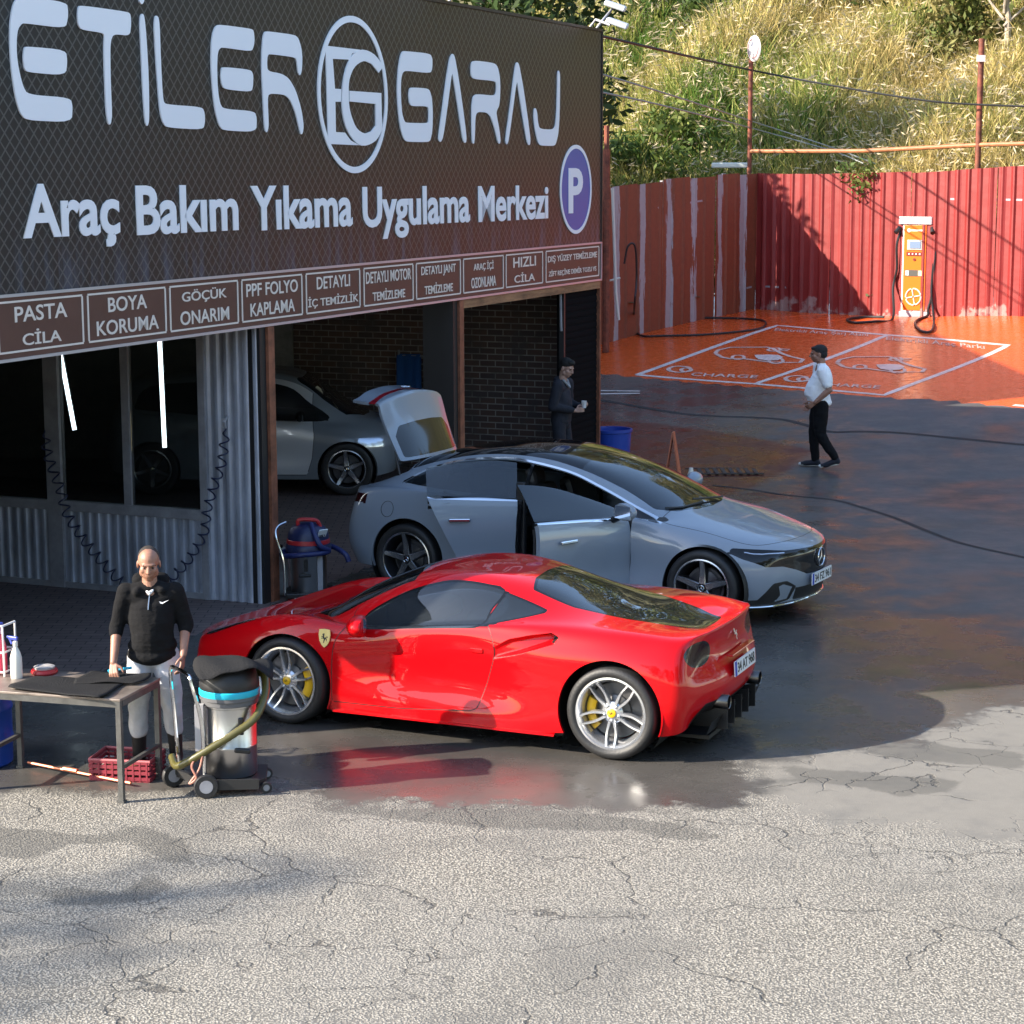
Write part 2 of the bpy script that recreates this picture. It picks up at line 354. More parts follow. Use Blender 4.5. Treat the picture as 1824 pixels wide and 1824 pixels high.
YARD = {'bay':[(2.308,38.018),(4.284,36.385),(6.204,34.4),(5.512,43.021),(7.429,41.057),(9.404,39.3)],'left':{'car':[(3.928,39.92),(4.008,40.23),(4.277,40.478),(4.978,40.333),(5.061,40.147),(5.158,39.589),(5.274,39.217),(5.466,38.824),(5.36,38.493),(5.187,38.556),(4.822,38.7),(4.409,39.176),(4.149,39.238),(4.006,39.444),(3.924,39.879)],'plug':[(4.941,40.023),(5.027,40.209),(5.171,40.189),(5.192,40.023),(5.127,39.837),(4.986,39.879),(4.941,40.023)],'prong_top':[(5.191,40.085),(5.375,39.982)],'prong_low':[(5.171,39.92),(5.314,39.837)],'front_wheel':[(4.419,39.341),(4.399,39.238),(4.367,39.176),(4.326,39.134),(4.282,39.134),(4.24,39.155),(4.209,39.217),(4.193,39.3),(4.193,39.382),(4.21,39.465),(4.244,39.548),(4.286,39.589),(4.33,39.589),(4.372,39.569),(4.403,39.507),(4.419,39.424),(4.419,39.341)],'rear_wheel':[(5.081,38.762),(5.058,38.659),(5.017,38.556),(4.97,38.514),(4.918,38.493),(4.873,38.535),(4.842,38.618),(4.826,38.721),(4.832,38.845),(4.854,38.948),(4.895,39.052),(4.942,39.093),(4.995,39.114),(5.04,39.072),(5.074,39.01),(5.087,38.886),(5.081,38.762)],'leaf':[(4.634,39.527),(4.879,39.507),(5.072,39.403),(5.131,39.155),(5.002,38.845),(4.799,38.845),(4.658,39.031),(4.626,39.279)],'ring_outer':[(3.295,38.204),(3.259,38.142),(3.209,38.08),(3.154,38.059),(3.095,38.059),(3.038,38.08),(2.988,38.142),(2.947,38.204),(2.921,38.287),(2.911,38.39),(2.917,38.473),(2.941,38.556),(2.978,38.618),(3.029,38.68),(3.086,38.7),(3.146,38.7),(3.202,38.659),(3.254,38.618),(3.291,38.535),(3.316,38.452)],'ring_inner':[(3.323,38.245),(3.305,38.163),(3.269,38.101),(3.224,38.08),(3.181,38.101),(3.148,38.163),(3.135,38.266),(3.142,38.349),(3.17,38.431),(3.211,38.473),(3.257,38.473),(3.297,38.431),(3.32,38.349),(3.323,38.245)],'charge':[(3.254,37.625),(4.378,36.964),(3.372,38.307),(4.531,37.605)],'script':[(5.323,42.173),(7.033,40.912),(5.433,42.628),(7.113,41.388)]},'right':{'car':[(6.024,38.307),(6.123,38.638),(6.394,38.866),(7.058,38.721),(7.122,38.514),(7.176,37.935),(7.26,37.543),(7.411,37.108),(7.285,36.757),(7.123,36.819),(6.784,36.964),(6.426,37.48),(6.184,37.563),(6.063,37.791),(6.017,38.266)],'plug':[(7.003,38.411),(7.093,38.576),(7.234,38.576),(7.24,38.39),(7.166,38.204),(7.033,38.245),(7.003,38.411)],'prong_top':[(7.247,38.473),(7.417,38.369)],'prong_low':[(7.213,38.287),(7.345,38.204)],'front_wheel':[(6.449,37.667),(6.427,37.584),(6.389,37.501),(6.347,37.46),(6.301,37.439),(6.266,37.48),(6.241,37.543),(6.23,37.625),(6.238,37.729),(6.264,37.832),(6.298,37.894),(6.34,37.935),(6.386,37.956),(6.422,37.915),(6.448,37.853),(6.458,37.77),(6.449,37.667)],'rear_wheel':[(7.039,37.046),(7.006,36.922),(6.96,36.819),(6.913,36.778),(6.862,36.757),(6.822,36.798),(6.797,36.881),(6.793,37.005),(6.805,37.129),(6.837,37.253),(6.883,37.356),(6.935,37.418),(6.983,37.418),(7.027,37.398),(7.048,37.294),(7.056,37.191),(7.039,37.046)],'leaf':[(6.67,37.873),(6.904,37.853),(7.082,37.749),(7.115,37.46),(6.969,37.129),(6.774,37.129),(6.655,37.336),(6.643,37.605)],'ring_outer':[(5.213,36.488),(5.172,36.405),(5.121,36.343),(5.067,36.323),(5.011,36.323),(4.96,36.364),(4.916,36.426),(4.883,36.509),(4.863,36.592),(4.86,36.695),(4.873,36.798),(4.901,36.881),(4.943,36.964),(4.992,37.005),(5.048,37.026),(5.106,37.026),(5.157,36.984),(5.201,36.922),(5.232,36.84),(5.25,36.757)],'ring_inner':[(5.242,36.53),(5.217,36.426),(5.179,36.364),(5.135,36.343),(5.095,36.364),(5.07,36.447),(5.064,36.55),(5.078,36.654),(5.109,36.736),(5.151,36.778),(5.195,36.778),(5.231,36.736),(5.246,36.633),(5.242,36.53)],'charge':[(5.291,35.785),(6.233,35.062),(5.463,36.447),(6.422,35.723)],'script':[(7.291,40.437),(8.904,38.969),(7.388,40.871),(8.989,39.444)]},'seam1':[(1.434,35.496),(1.972,34.772),(2.657,33.842),(3.256,33.366),(3.768,33.077),(4.266,32.746),(4.566,32.333),(4.906,31.671),(5.324,31.589),(5.877,31.32),(6.618,30.782),(7.562,30.183)],'seam2':[(2.717,27.723),(3.14,27.433),(3.606,26.978),(4.138,26.586),(4.399,25.965),(4.722,25.014),(4.947,24.084),(5.179,23.319),(5.666,22.43)],'hose_rust':[(2.598,43.889),(2.543,42.752),(2.655,41.946),(3.049,41.905),(3.842,41.905),(4.664,42.173),(5.107,42.546),(5.295,43.248),(5.201,43.848),(4.53,44.241),(3.448,44.158),(2.646,42.732)],'stripe1':[(1.473,36.467),(2.25,36.219)],'stripe2':[(1.458,36.095),(2.235,35.971)],'orange_near':[(1.346,38.535),(2.293,37.77),(4.242,36.013),(6.16,34.152),(7.207,33.615),(8.134,32.767),(10.02,30.948)],'grate':(2.98,28.818),'charger_hose1':[(7.889,43.0),(7.495,42.732),(7.04,42.773),(7.02,43.372),(7.409,43.6),(7.784,43.393)],'charger_hose2':[(8.608,43.0),(8.311,42.483),(8.144,41.905),(8.098,41.078),(8.228,40.892),(8.391,41.326),(8.694,42.794)],'bay3':[(8.029,33.036),(8.512,32.643),(8.299,33.449),(9.226,34.359)]}
NEAR = {'wet':[(-4.34,13.9),(-2.96,13.82),(-2.24,13.72),(-1.73,13.9),(-1.19,13.54),(-0.5,13.44),(-0.05,13.49),(0.51,13.43),(1.07,13.35),(1.6,13.35),(1.67,13.84),(1.64,14.25),(1.65,14.53),(2.32,14.67),(2.86,14.9),(3.39,15.45),(3.69,15.92),(4.48,16.3),(16,20),(16,50),(-14,50),(-14,16)],'damp1':[(-3.56,13.01),(-3.11,12.95),(-2.64,12.77),(-2.43,13.0),(-2.08,12.65),(-1.96,12.22),(-2.12,12.27),(-2.44,12.66),(-2.82,12.6),(-2.97,12.33),(-3.4,12.39)],'damp2':[(-2.83,11.72),(-2.62,11.82),(-2.29,11.67),(-2.18,12.01),(-2.05,11.81),(-2.14,11.57),(-2.48,11.48),(-2.68,11.51)],'damp3':[(-1.18,13.35),(-0.43,13.34),(0.32,13.27),(0.98,13.06),(1.35,12.73),(1.19,12.62),(0.67,12.85),(-0.05,12.92),(-0.79,13.1)],'damp4':[(1.87,14.32),(2.26,14.24),(2.7,14.03),(3.15,13.95),(2.98,13.69),(2.61,13.56),(2.42,13.8),(1.98,13.97)],'damp5':[(2.23,15.46),(2.76,15.29),(3.26,14.81),(3.73,14.66),(3.63,14.23),(3.16,14.37),(2.64,14.6)],'smooth':[(1.61,13.32),(1.67,14.11),(1.75,14.68),(2.43,14.82),(3.53,16.13),(4.68,17.06),(5.62,17.05),(4.14,12.37),(3.23,12.6),(2.66,12.83),(2.09,13.13)]}
M_RED = mat('red_car_paint', (0.50, 0.002, 0.005), rough=0.4, coat=.85, coat_rough=0.012, spec=0.05)
M_GAP = mat('black_gap', (0.004, 0.004, 0.004), rough=0.6)
M_BLK = mat('black_plastic', (0.012, 0.012, 0.013), rough=0.45)
M_BLKG = mat('black_gloss', (0.008, 0.008, 0.009), rough=0.06)
M_CARGLASS = glass_mat('car_glass', t=0.35)
M_SIDEGLASS = glass_mat('car_side_glass', tint=(0.03,0.036,0.044), t=0.5)
M_TYRE = mat('tyre_rubber', (0.016, 0.016, 0.017), rough=0.55, bump=0.15, bscale=60)
M_RIM = mat('silver_alloy', (0.62, 0.63, 0.65), rough=0.24, metal=0.85)
M_DISC = mat('brake_disc', (0.10, 0.10, 0.105), rough=0.4, metal=0.6)
M_YEL = mat('yellow_caliper', (0.72, 0.42, 0.005), rough=0.35, coat=0.5)
M_CHROME = mat('chrome', (0.8, 0.81, 0.83), rough=0.08, metal=1.0)
M_STEEL = mat('brushed_steel', (0.55, 0.55, 0.56), rough=0.28, metal=1.0)
M_PLATE = mat('plate_white', (0.72, 0.73, 0.74), rough=0.4)
M_PLBLUE = mat('plate_blue', (0.01, 0.05, 0.4), rough=0.4)
M_LETTER = mat('plate_letter', (0.01, 0.01, 0.01), rough=0.5)

# ================================================================== ground
def nodes_of(name):
    m = bpy.data.materials.new(name); m.use_nodes = True; MATS[name] = m; n = m.node_tree
    return m, n, n.nodes['Principled BSDF'], n.links.new
def N_(n, t, **k):
    o = n.nodes.new(t)
    for a, b in k.items(): setattr(o, a, b)
    return o
def noise(n, L, src, scale, detail=5, rough=.6, dist=0.0):
    o = N_(n, 'ShaderNodeTexNoise'); o.inputs['Scale'].default_value = scale; o.inputs['Detail'].default_value = detail; o.inputs['Roughness'].default_value = rough
    o.inputs['Distortion'].default_value = dist; L(src, o.inputs['Vector']); return o.outputs[0]
def mth(n, L, op, a, b=None, clamp=False):
    o = N_(n, 'ShaderNodeMath', operation=op); o.use_clamp = clamp
    for i, k in enumerate((a, b)):
        if k is None: continue
        if isinstance(k, (int, float)): o.inputs[i].default_value = k
        else: L(k, o.inputs[i])
    return o.outputs[0]
def mixc(n, L, f, a, b):
    o = N_(n, 'ShaderNodeMix', data_type='RGBA')
    for i, k in ((0, f), (6, a), (7, b)):
        if isinstance(k, (int, float)): o.inputs[i].default_value = k
        elif isinstance(k, tuple): o.inputs[i].default_value = (*k, 1)
        else: L(k, o.inputs[i])
    return o.outputs[2]
def mapr(n, L, v, a, b, c=0.0, d=1.0, smooth=True):
    o = N_(n, 'ShaderNodeMapRange'); o.interpolation_type = 'SMOOTHSTEP' if smooth else 'LINEAR'
    L(v, o.inputs[0]); o.inputs[1].default_value = a; o.inputs[2].default_value = b; o.inputs[3].default_value = c; o.inputs[4].default_value = d
    return o.outputs[0]

def ground_material():
    m, n, b, L = nodes_of('yard_asphalt')
    P = N_(n, 'ShaderNodeTexCoord').outputs['Object']
    at = N_(n, 'ShaderNodeAttribute'); at.attribute_name = 'mask'; sp = N_(n, 'ShaderNodeSeparateColor'); L(at.outputs['Color'], sp.inputs[0])
    at2 = N_(n, 'ShaderNodeAttribute'); at2.attribute_name = 'mask2'; sp2 = N_(n, 'ShaderNodeSeparateColor'); L(at2.outputs['Color'], sp2.inputs[0])
    nA = noise(n, L, P, 1.6, 6, .65); nB = noise(n, L, P, 9, 5, .65); nC = noise(n, L, P, 55, 3, .6); nD = noise(n, L, P, 130, 2, .6); nL = noise(n, L, P, .35, 4, .6)
    at3 = N_(n, 'ShaderNodeAttribute'); at3.attribute_name = 'mask3'; sp3 = N_(n, 'ShaderNodeSeparateColor'); L(at3.outputs['Color'], sp3.inputs[0])
    # wet edge, broken up
    jit = mth(n, L, 'MULTIPLY', mth(n, L, 'SUBTRACT', mth(n, L, 'ADD', nA, mth(n, L, 'MULTIPLY', nB, .5)), .75), 1.5)
    wet = mapr(n, L, mth(n, L, 'ADD', sp.outputs[0], jit), .36, .64)
    damp = mapr(n, L, mth(n, L, 'ADD', sp.outputs[1], mth(n, L, 'MULTIPLY', jit, .7)), .38, .62)
    smooth = mapr(n, L, mth(n, L, 'ADD', sp.outputs[2], mth(n, L, 'MULTIPLY', jit, .5)), .4, .6)
    # coarse pale aggregate
    vo = N_(n, 'ShaderNodeTexVoronoi'); vo.inputs['Scale'].default_value = 70; L(P, vo.inputs['Vector'])
    vo2 = N_(n, 'ShaderNodeTexVoronoi'); vo2.inputs['Scale'].default_value = 120; L(P, vo2.inputs['Vector'])
    stone = mapr(n, L, mth(n, L, 'ADD', mth(n, L, 'MULTIPLY', nC, .75), mth(n, L, 'MULTIPLY', vo.outputs['Distance'], -.42)), .02, .36)
    sep = N_(n, 'ShaderNodeSeparateColor'); L(vo2.outputs['Color'], sep.inputs[0])
    gc = mixc(n, L, sep.outputs[0], (.265,.24,.20), (.52,.475,.395))
    coarse = mixc(n, L, stone, (.10,.092,.078), gc)
    coarse = mixc(n, L, mapr(n, L, nL, .35, .7), coarse, mixc(n, L, .45, coarse, (.20,.19,.172)))
    coarse = mixc(n, L, mapr(n, L, nA, .50, .78), coarse, mixc(n, L, .5, coarse, (.115,.11,.10)))
    stn = mapr(n, L, noise(n, L, P, .75, 6, .62, .4), .52, .66); coarse = mixc(n, L, mth(n, L, 'MULTIPLY', stn, .55), coarse, (.12,.113,.10))
    fine = mixc(n, L, nB, (.15,.139,.12), (.205,.19,.162)); fine = mixc(n, L, mapr(n, L, nD, .45, .75), fine, (.14,.132,.12))
    fine = mixc(n, L, mapr(n, L, nA, .45, .75), fine, (.12,.114,.104))
    dry = mixc(n, L, smooth, coarse, fine)
    # cracks
    mp = N_(n, 'ShaderNodeVectorMath', operation='ADD'); wn = N_(n, 'ShaderNodeTexNoise'); wn.inputs['Scale'].default_value = 2.6; wn.inputs['Detail'].default_value = 5; L(P, wn.inputs['Vector'])
    sc_ = N_(n, 'ShaderNodeVectorMath', operation='SCALE'); sc_.inputs[3].default_value = .55; L(wn.outputs['Color'], sc_.inputs[0]); L(P, mp.inputs[0]); L(sc_.outputs[0], mp.inputs[1])
    crk = None
    for scale, wd, th in ((.75, .010, .43), (2.1, .015, .47)):
        v = N_(n, 'ShaderNodeTexVoronoi', feature='DISTANCE_TO_EDGE'); v.inputs['Scale'].default_value = scale; L(mp.outputs[0], v.inputs['Vector'])
        line = mth(n, L, 'SUBTRACT', 1.0, mapr(n, L, v.outputs[0], .25*wd, wd))
        gate = mapr(n, L, nL if scale > 1 else noise(n, L, P, .8, 3), th, th+.12)
        k = mth(n, L, 'MULTIPLY', line, gate); crk = k if crk is None else mth(n, L, 'MAXIMUM', crk, k)
    crk = mth(n, L, 'MULTIPLY', crk, mth(n, L, 'SUBTRACT', 1.0, mth(n, L, 'MULTIPLY', wet, .75)))
    dry = mixc(n, L, mth(n, L, 'MULTIPLY', crk, .8), dry, (.06,.055,.048))
    dampc = mixc(n, L, .66, dry, (.06,.057,.05)); dry = mixc(n, L, mth(n, L, 'MULTIPLY', damp, .85), dry, dampc)
    wetc = mixc(n, L, nA, (.036,.034,.033), (.075,.070,.063)); wetc = mixc(n, L, mapr(n, L, nL, .42, .62), wetc, (.095,.087,.077))
    wetc = mixc(n, L, mapr(n, L, nD, .5, .8), wetc, (.115,.108,.096))
    lotm = mth(n, L, 'MULTIPLY', mapr(n, L, mth(n, L, 'ADD', sp3.outputs[0], jit), .2, .9), mapr(n, L, noise(n, L, P, .55, 5, .6, .6), .30, .56))
    wetc = mixc(n, L, lotm, wetc, mixc(n, L, nB, (.085,.082,.08), (.12,.115,.11)))
    wetc = mixc(n, L, mth(n, L, 'MULTIPLY', crk, .6), wetc, (.02,.02,.02))
    col = mixc(n, L, wet, dry, wetc)
    # painted orange ramp, worn; reddish fence reflection put into the wet floor's colour
    wear = mapr(n, L, mth(n, L, 'ADD', mth(n, L, 'MULTIPLY', nB, .6), mth(n, L, 'MULTIPLY', nA, .5)), .68, .8)
    org = mixc(n, L, nA, (.68,.105,.018), (.60,.082,.016)); org = mixc(n, L, mth(n, L, 'MULTIPLY', wear, .55), org, (.34,.05,.02))
    orm = mapr(n, L, mth(n, L, 'ADD', sp2.outputs[0], mth(n, L, 'MULTIPLY', jit, .05)), .45, .55)
    col = mixc(n, L, orm, col, org)
    red_refl = mth(n, L, 'MULTIPLY', mapr(n, L, mth(n, L, 'ADD', sp2.outputs[1], mth(n, L, 'MULTIPLY', jit, .35)), .4, .6), mth(n, L, 'SUBTRACT', 1.0, mth(n, L, 'MULTIPLY', wear, .7)))
    col = mixc(n, L, red_refl, col, mixc(n, L, nB, (.075,.022,.016), (.11,.028,.02)))
    pav = mapr(n, L, sp2.outputs[2], .45, .55); br = N_(n, 'ShaderNodeTexBrick'); br.inputs['Scale'].default_value = 2.2; br.inputs['Mortar Size'].default_value = .012
    br.inputs['Color1'].default_value = (.14,.10,.092,1); br.inputs['Color2'].default_value = (.18,.135,.12,1); br.inputs['Mortar'].default_value = (.03,.028,.026,1); L(P, br.inputs['Vector'])
    col = mixc(n, L, pav, col, br.outputs[0])
    L(col, b.inputs['Base Color'])
    # roughness: puddled film on the wet part
    pud = mapr(n, L, mth(n, L, 'ADD', nA, mth(n, L, 'MULTIPLY', nL, .5)), .55, .95)
    rw = mth(n, L, 'ADD', mth(n, L, 'MULTIPLY', pud, .28), mth(n, L, 'MULTIPLY', nD, .12)); rw = mth(n, L, 'ADD', mth(n, L, 'ADD', rw, .07), mth(n, L, 'ADD', mth(n, L, 'MULTIPLY', lotm, .16), mth(n, L, 'MULTIPLY', sp3.outputs[0], .20)))
    far = mapr(n, L, sp2.outputs[1], .1, .5)
    r = N_(n, 'ShaderNodeMix', data_type='FLOAT'); L(wet, r.inputs[0]); r.inputs[2].default_value = .92; L(rw, r.inputs[3])
    r2 = N_(n, 'ShaderNodeMix', data_type='FLOAT'); L(orm, r2.inputs[0]); L(r.outputs[0], r2.inputs[2]); L(mapr(n, L, nB, .3, .8, .16, .42), r2.inputs[3])
    r3 = N_(n, 'ShaderNodeMix', data_type='FLOAT'); L(pav, r3.inputs[0]); L(r2.outputs[0], r3.inputs[2]); r3.inputs[3].default_value = .55
    L(r3.outputs[0], b.inputs['Roughness'])
    L(mth(n, L, 'SUBTRACT', .5, mth(n, L, 'MULTIPLY', wet, .26)), b.inputs['Specular IOR Level'])
    hgt = mth(n, L, 'SUBTRACT', mth(n, L, 'MULTIPLY', stone, mth(n, L, 'SUBTRACT', 1.0, smooth)), mth(n, L, 'MULTIPLY', crk, 1.6))
    bp = N_(n, 'ShaderNodeBump'); bp.inputs['Distance'].default_value = .012
    L(mth(n, L, 'SUBTRACT', .5, mth(n, L, 'MULTIPLY', wet, .48)), bp.inputs['Strength']); L(mth(n, L, 'ADD', hgt, mth(n, L, 'MULTIPLY', nD, .3)), bp.inputs['Height'])
    bp2 = N_(n, 'ShaderNodeBump'); bp2.inputs['Distance'].default_value = .03; bp2.inputs['Strength'].default_value = .16
    L(noise(n, L, P, 1.3, 3), bp2.inputs['Height']); L(bp.outputs[0], bp2.inputs['Normal']); L(bp2.outputs[0], b.inputs['Normal'])
    return m
def build_ground():
    xs = np.unique(np.round(np.r_[-200,-120,-80,-50,-30,-22,np.arange(-16,-4.4,.4),np.arange(-4.4,5.6,.055),np.arange(5.6,18,.3),20,24,30,50,80,120,200], 3))
    ys = np.unique(np.round(np.r_[-120,-60,-30,-15,-8,-4,0,3,5,7,8,np.arange(9,17.6,.055),np.arange(17.6,50,.3),51,53,56,60,70,90,130,250], 3))
    X, Y = np.meshgrid(xs, ys); Zz = gz_arr(X, Y)
    nx, ny = len(xs), len(ys); V = np.stack([X.ravel(), Y.ravel(), Zz.ravel()], 1)
    ii = np.arange(nx*ny).reshape(ny, nx); F = np.stack([ii[:-1,:-1].ravel(), ii[:-1,1:].ravel(), ii[1:,1:].ravel(), ii[1:,:-1].ravel()], 1)
    me = bpy.data.meshes.new('ground'); me.vertices.add(len(V)); me.vertices.foreach_set('co', V.ravel())
    me.loops.add(F.size); me.loops.foreach_set('vertex_index', F.ravel()); me.polygons.add(len(F))
    me.polygons.foreach_set('loop_start', np.arange(0, F.size, 4)); me.polygons.foreach_set('loop_total', np.full(len(F), 4)); me.polygons.foreach_set('use_smooth', np.ones(len(F), bool))
    me.update(); me.validate()
    P = V[:, :2]
    soft = lambda poly, w: np.clip(.5-poly_sdf(P, poly)/w, 0, 1)
    wet = soft(NEAR['wet'], .8); damp = np.max([soft(NEAR[k], .25) for k in ('damp1','damp2','damp3','damp4','damp5')], 0); sm = soft(NEAR['smooth'], 1.8)
    band = np.clip(1-np.maximum(poly_sdf(P, NEAR['wet']), 0)/.75, 0, 1)*.62*(P[:,0] < 2.2); damp = np.maximum(damp, band)
    lot = np.clip((P[:,0]-2.2-.10*(P[:,1]-20))/2.5, 0, 1)*np.clip((P[:,1]-17.5)/3, 0, 1)
    org = soft(YARD['orange_near']+[(20,48),(5.4,46.2),(1.2,41.0)], .12)
    red = soft([(1.3,27.5),(1.0,33.5),(2.2,33.0),(3.6,31.5),(4.4,30.2),(3.6,28.3),(2.6,26.6)], 1.0)  # area where the fence's reflection is coloured into the ground
    d = np.array(FD); u = np.array(FU); rel = P-np.array(FA); t = rel@d; s_ = rel@u
    pav = ((t < 9) & (s_ > -.1) & (s_ < 9)).astype(float)*np.clip((s_+.1)/.05, 0, 1)
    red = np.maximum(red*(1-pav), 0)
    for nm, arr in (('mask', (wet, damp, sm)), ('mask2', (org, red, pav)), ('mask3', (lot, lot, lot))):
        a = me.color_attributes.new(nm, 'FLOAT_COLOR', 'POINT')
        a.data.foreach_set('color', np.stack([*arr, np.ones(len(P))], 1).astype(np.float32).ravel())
    o = link('ground', me, None, ground_material()); tag(o, kind='structure'); return o
FA = (-2.425, 20.071); FD = (0.38499, 0.92292); FU = (-0.92292, 0.38499)
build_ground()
def ribbon(name, pts, w, m, dz=.004, closed=False, label=None, parent=None):
    """flat painted line lying on the yard"""
    P = [np.array(p) for p in pts]; Q = []
    for a, b in zip(P[:-1], P[1:]):
        k = max(1, int(np.hypot(*(b-a))/.25)); Q += [a+(b-a)*i/k for i in range(k)]
    Q.append(P[-1]); vs = []; fs = []
    for i, p in enumerate(Q):
        d = Q[min(i+1, len(Q)-1)]-Q[max(i-1, 0)]
        if closed and i in (0, len(Q)-1): d = Q[1]-Q[-2]
        d = d/max(1e-9, np.hypot(*d)); nrm = np.array([-d[1], d[0]])*w/2
        for s_ in (-1, 1):
            q = p+nrm*s_; vs.append((q[0], q[1], gz(*q)+dz))
    fs = [(2*i, 2*i+1, 2*i+3, 2*i+2) for i in range(len(Q)-1)]
    mb = MB(); mb.add(vs, fs); return mb.build(name, m, parent)
M_ROADW = mat('white_road_paint', (.62,.56,.52), rough=.4, var=.25, vscale=6)
M_ROADT = mat('thin_white_paint', (.60,.42,.36), rough=.45, var=.3, vscale=5)
def quad_map(q, a, b):  # q: BL, BR, TL, TR
    q = [np.array(p) for p in q]; return (q[0]*(1-a)+q[1]*a)*(1-b)+(q[2]*(1-a)+q[3]*a)*b
def floor_text(body, q, m, parent, bold=0.0):
    me = text_mesh(body, 'floor_lettering', bold=bold); n = len(me.vertices); a = np.empty(n*3); me.vertices.foreach_get('co', a); a = a.reshape(-1,3)
    lo, hi = a.min(0), a.max(0); out = []
    for p in a:
        k = quad_map(q, (p[0]-lo[0])/(hi[0]-lo[0]), (p[1]-lo[1])/(hi[1]-lo[1])); out.append((k[0], k[1], gz(*k)+.008))
    me.vertices.foreach_set('co', np.array(out).ravel()); me.update(); return link('floor_lettering', me, parent, m)
def charging_bays():
    b = YARD['bay']; Y = YARD
    for nm, lab, (i, j, k, l) in (('left', 'left charging bay outlined in white on the orange ramp, beside the rusty fence', (0,1,3,4)), ('right', 'right charging bay outlined in white on the orange ramp, behind the man in white', (1,2,4,5))):
        r = ribbon('bay_marking', [b[i], b[j], b[l], b[k], b[i]] if nm == 'left' else [b[i], b[j], b[l], b[k]], .13, M_ROADW)
        tag(r, lab, 'bay marking', 'painted charging bays', 'structure'); S = Y[nm]
        ribbon('car_symbol', S['car'], .085, M_ROADT, .008, parent=r)
        for q in ('plug','prong_top','prong_low'): ribbon('plug_symbol', S[q], .065, M_ROADT, .008, parent=r)
        for q in ('front_wheel','rear_wheel'): ribbon('wheel_symbol', S[q], .065, M_ROADT, .008, parent=r)
        mb = MB(); L_ = S['leaf']; mb.add([(x, y, gz(x, y)+.012) for x, y in L_], [tuple(range(len(L_)))]); mb.build('leaf_symbol', mat('leaf_paint', (.60,.50,.46), rough=.4, var=.2), r)
        ribbon('logo_ring', S['ring_outer'], .085, M_ROADT, .008, parent=r); ribbon('logo_ring', S['ring_inner'], .075, M_ROADT, .008, parent=r)
        q = [np.array(p) for p in S['charge']]; floor_text('CHARGE', [q[0], q[1], q[0]+(q[2]-q[0])*.52, q[1]+(q[3]-q[1])*.52], M_ROADT, r, .01)
        floor_text('Elektrikli Araç Şarj Alanı' if nm == 'left' else 'Elektrikli Araç Parkı', S['script'], M_ROADT, r, .01)
    for k in ('stripe1','stripe2'): tag(ribbon('road_stripe', Y[k], .09, M_ROADW), kind='structure')
    tag(ribbon('bay_edge', Y['bay3'][:2], .13, M_ROADW), kind='structure')
    M_SEAM = mat('slab_seam', (.008,.008,.008), rough=.7)
    for k, wd in (('seam1', .11), ('seam2', .07)):
        pts = spline([(p[0]+.03*sin(7*i), p[1]+.05*cos(5*i)) for i, p in enumerate(Y[k])], 4); tag(ribbon('slab_seam', pts, wd, M_SEAM), kind='structure')
charging_bays()
# ================================================================== garage building and its sign
FROT = atan2(FD[1], FD[0])
def FW(t, s, z=0.0): return (FA[0]+FD[0]*t+FU[0]*s, FA[1]+FD[1]*t+FU[1]*s, z)
M_BRICK = None
def brick_mat():
    m, n, b, L = nodes_of('dark_brick'); P = N_(n, 'ShaderNodeTexCoord').outputs['Object']
    mp = N_(n, 'ShaderNodeMapping'); mp.inputs['Rotation'].default_value = (pi/2, 0, pi/2); L(P, mp.inputs[0])
    # wall lies in s,z: use (s, z)
    sx = N_(n, 'ShaderNodeSeparateXYZ'); L(P, sx.inputs[0]); cx = N_(n, 'ShaderNodeCombineXYZ'); L(mth(n, L, 'ADD', sx.outputs[1], sx.outputs[0]), cx.inputs[0]); L(sx.outputs[2], cx.inputs[1])
    br = N_(n, 'ShaderNodeTexBrick'); br.inputs['Scale'].default_value = 1.0; br.inputs['Brick Width'].default_value = .24; br.inputs['Row Height'].default_value = .088; br.inputs['Mortar Size'].default_value = .008; br.inputs['Bias'].default_value = -.2
    br.inputs['Color1'].default_value = (.17,.10,.078,1); br.inputs['Color2'].default_value = (.10,.075,.075,1); br.inputs['Mortar'].default_value = (.40,.365,.33,1); L(cx.outputs[0], br.inputs['Vector'])
    nz = noise(n, L, P, 3, 4); L(mixc(n, L, mapr(n, L, nz, .4, .8), br.outputs[0], (.11,.095,.09)), b.inputs['Base Color']); b.inputs['Roughness'].default_value = .85
    bp = N_(n, 'ShaderNodeBump'); bp.inputs['Strength'].default_value = .5; bp.inputs['Distance'].default_value = .01; L(br.outputs['Fac'], bp.inputs['Height']); bp.invert = True; L(bp.outputs[0], b.inputs['Normal'])
    return m
M_COPPER = mat('rusty_copper_post', (.20,.075,.04), rough=.55, var=.5, vscale=6, metal=.1)
M_DARKM = mat('dark_metal', (.012,.012,.014), rough=.5)
M_GREYM = mat('grey_painted_steel', (.28,.28,.30), rough=.45, var=.2, vscale=5)
M_CORR = mat('galvanised_sheet', (.40,.43,.50), rough=.42, metal=.3, var=.3, vscale=4, stretch=(1,1,.3))
M_WGLASS = glass_mat('window_glass', tint=(.005,.006,.007), t=.62)
def corrugated(mb, t0, s0, s1, z0, z1, pitch=.11, amp=.018, axis='s'):
    n = max(8, int((s1-s0)/pitch*8)); vs = []; 
    for i in range(n+1):
        s = s0+(s1-s0)*i/n; ph = (s/pitch) % 1.0
        w_ = np.interp(ph, [0,.18,.32,.68,.82,1], [0,0,1,1,0,0])*amp
        for z in (z0, z1): vs.append((t0-w_, s, z) if axis == 's' else (s, t0-w_, z))
    mb.add(vs, [(2*i, 2*i+2, 2*i+3, 2*i+1) for i in range(n)], False)
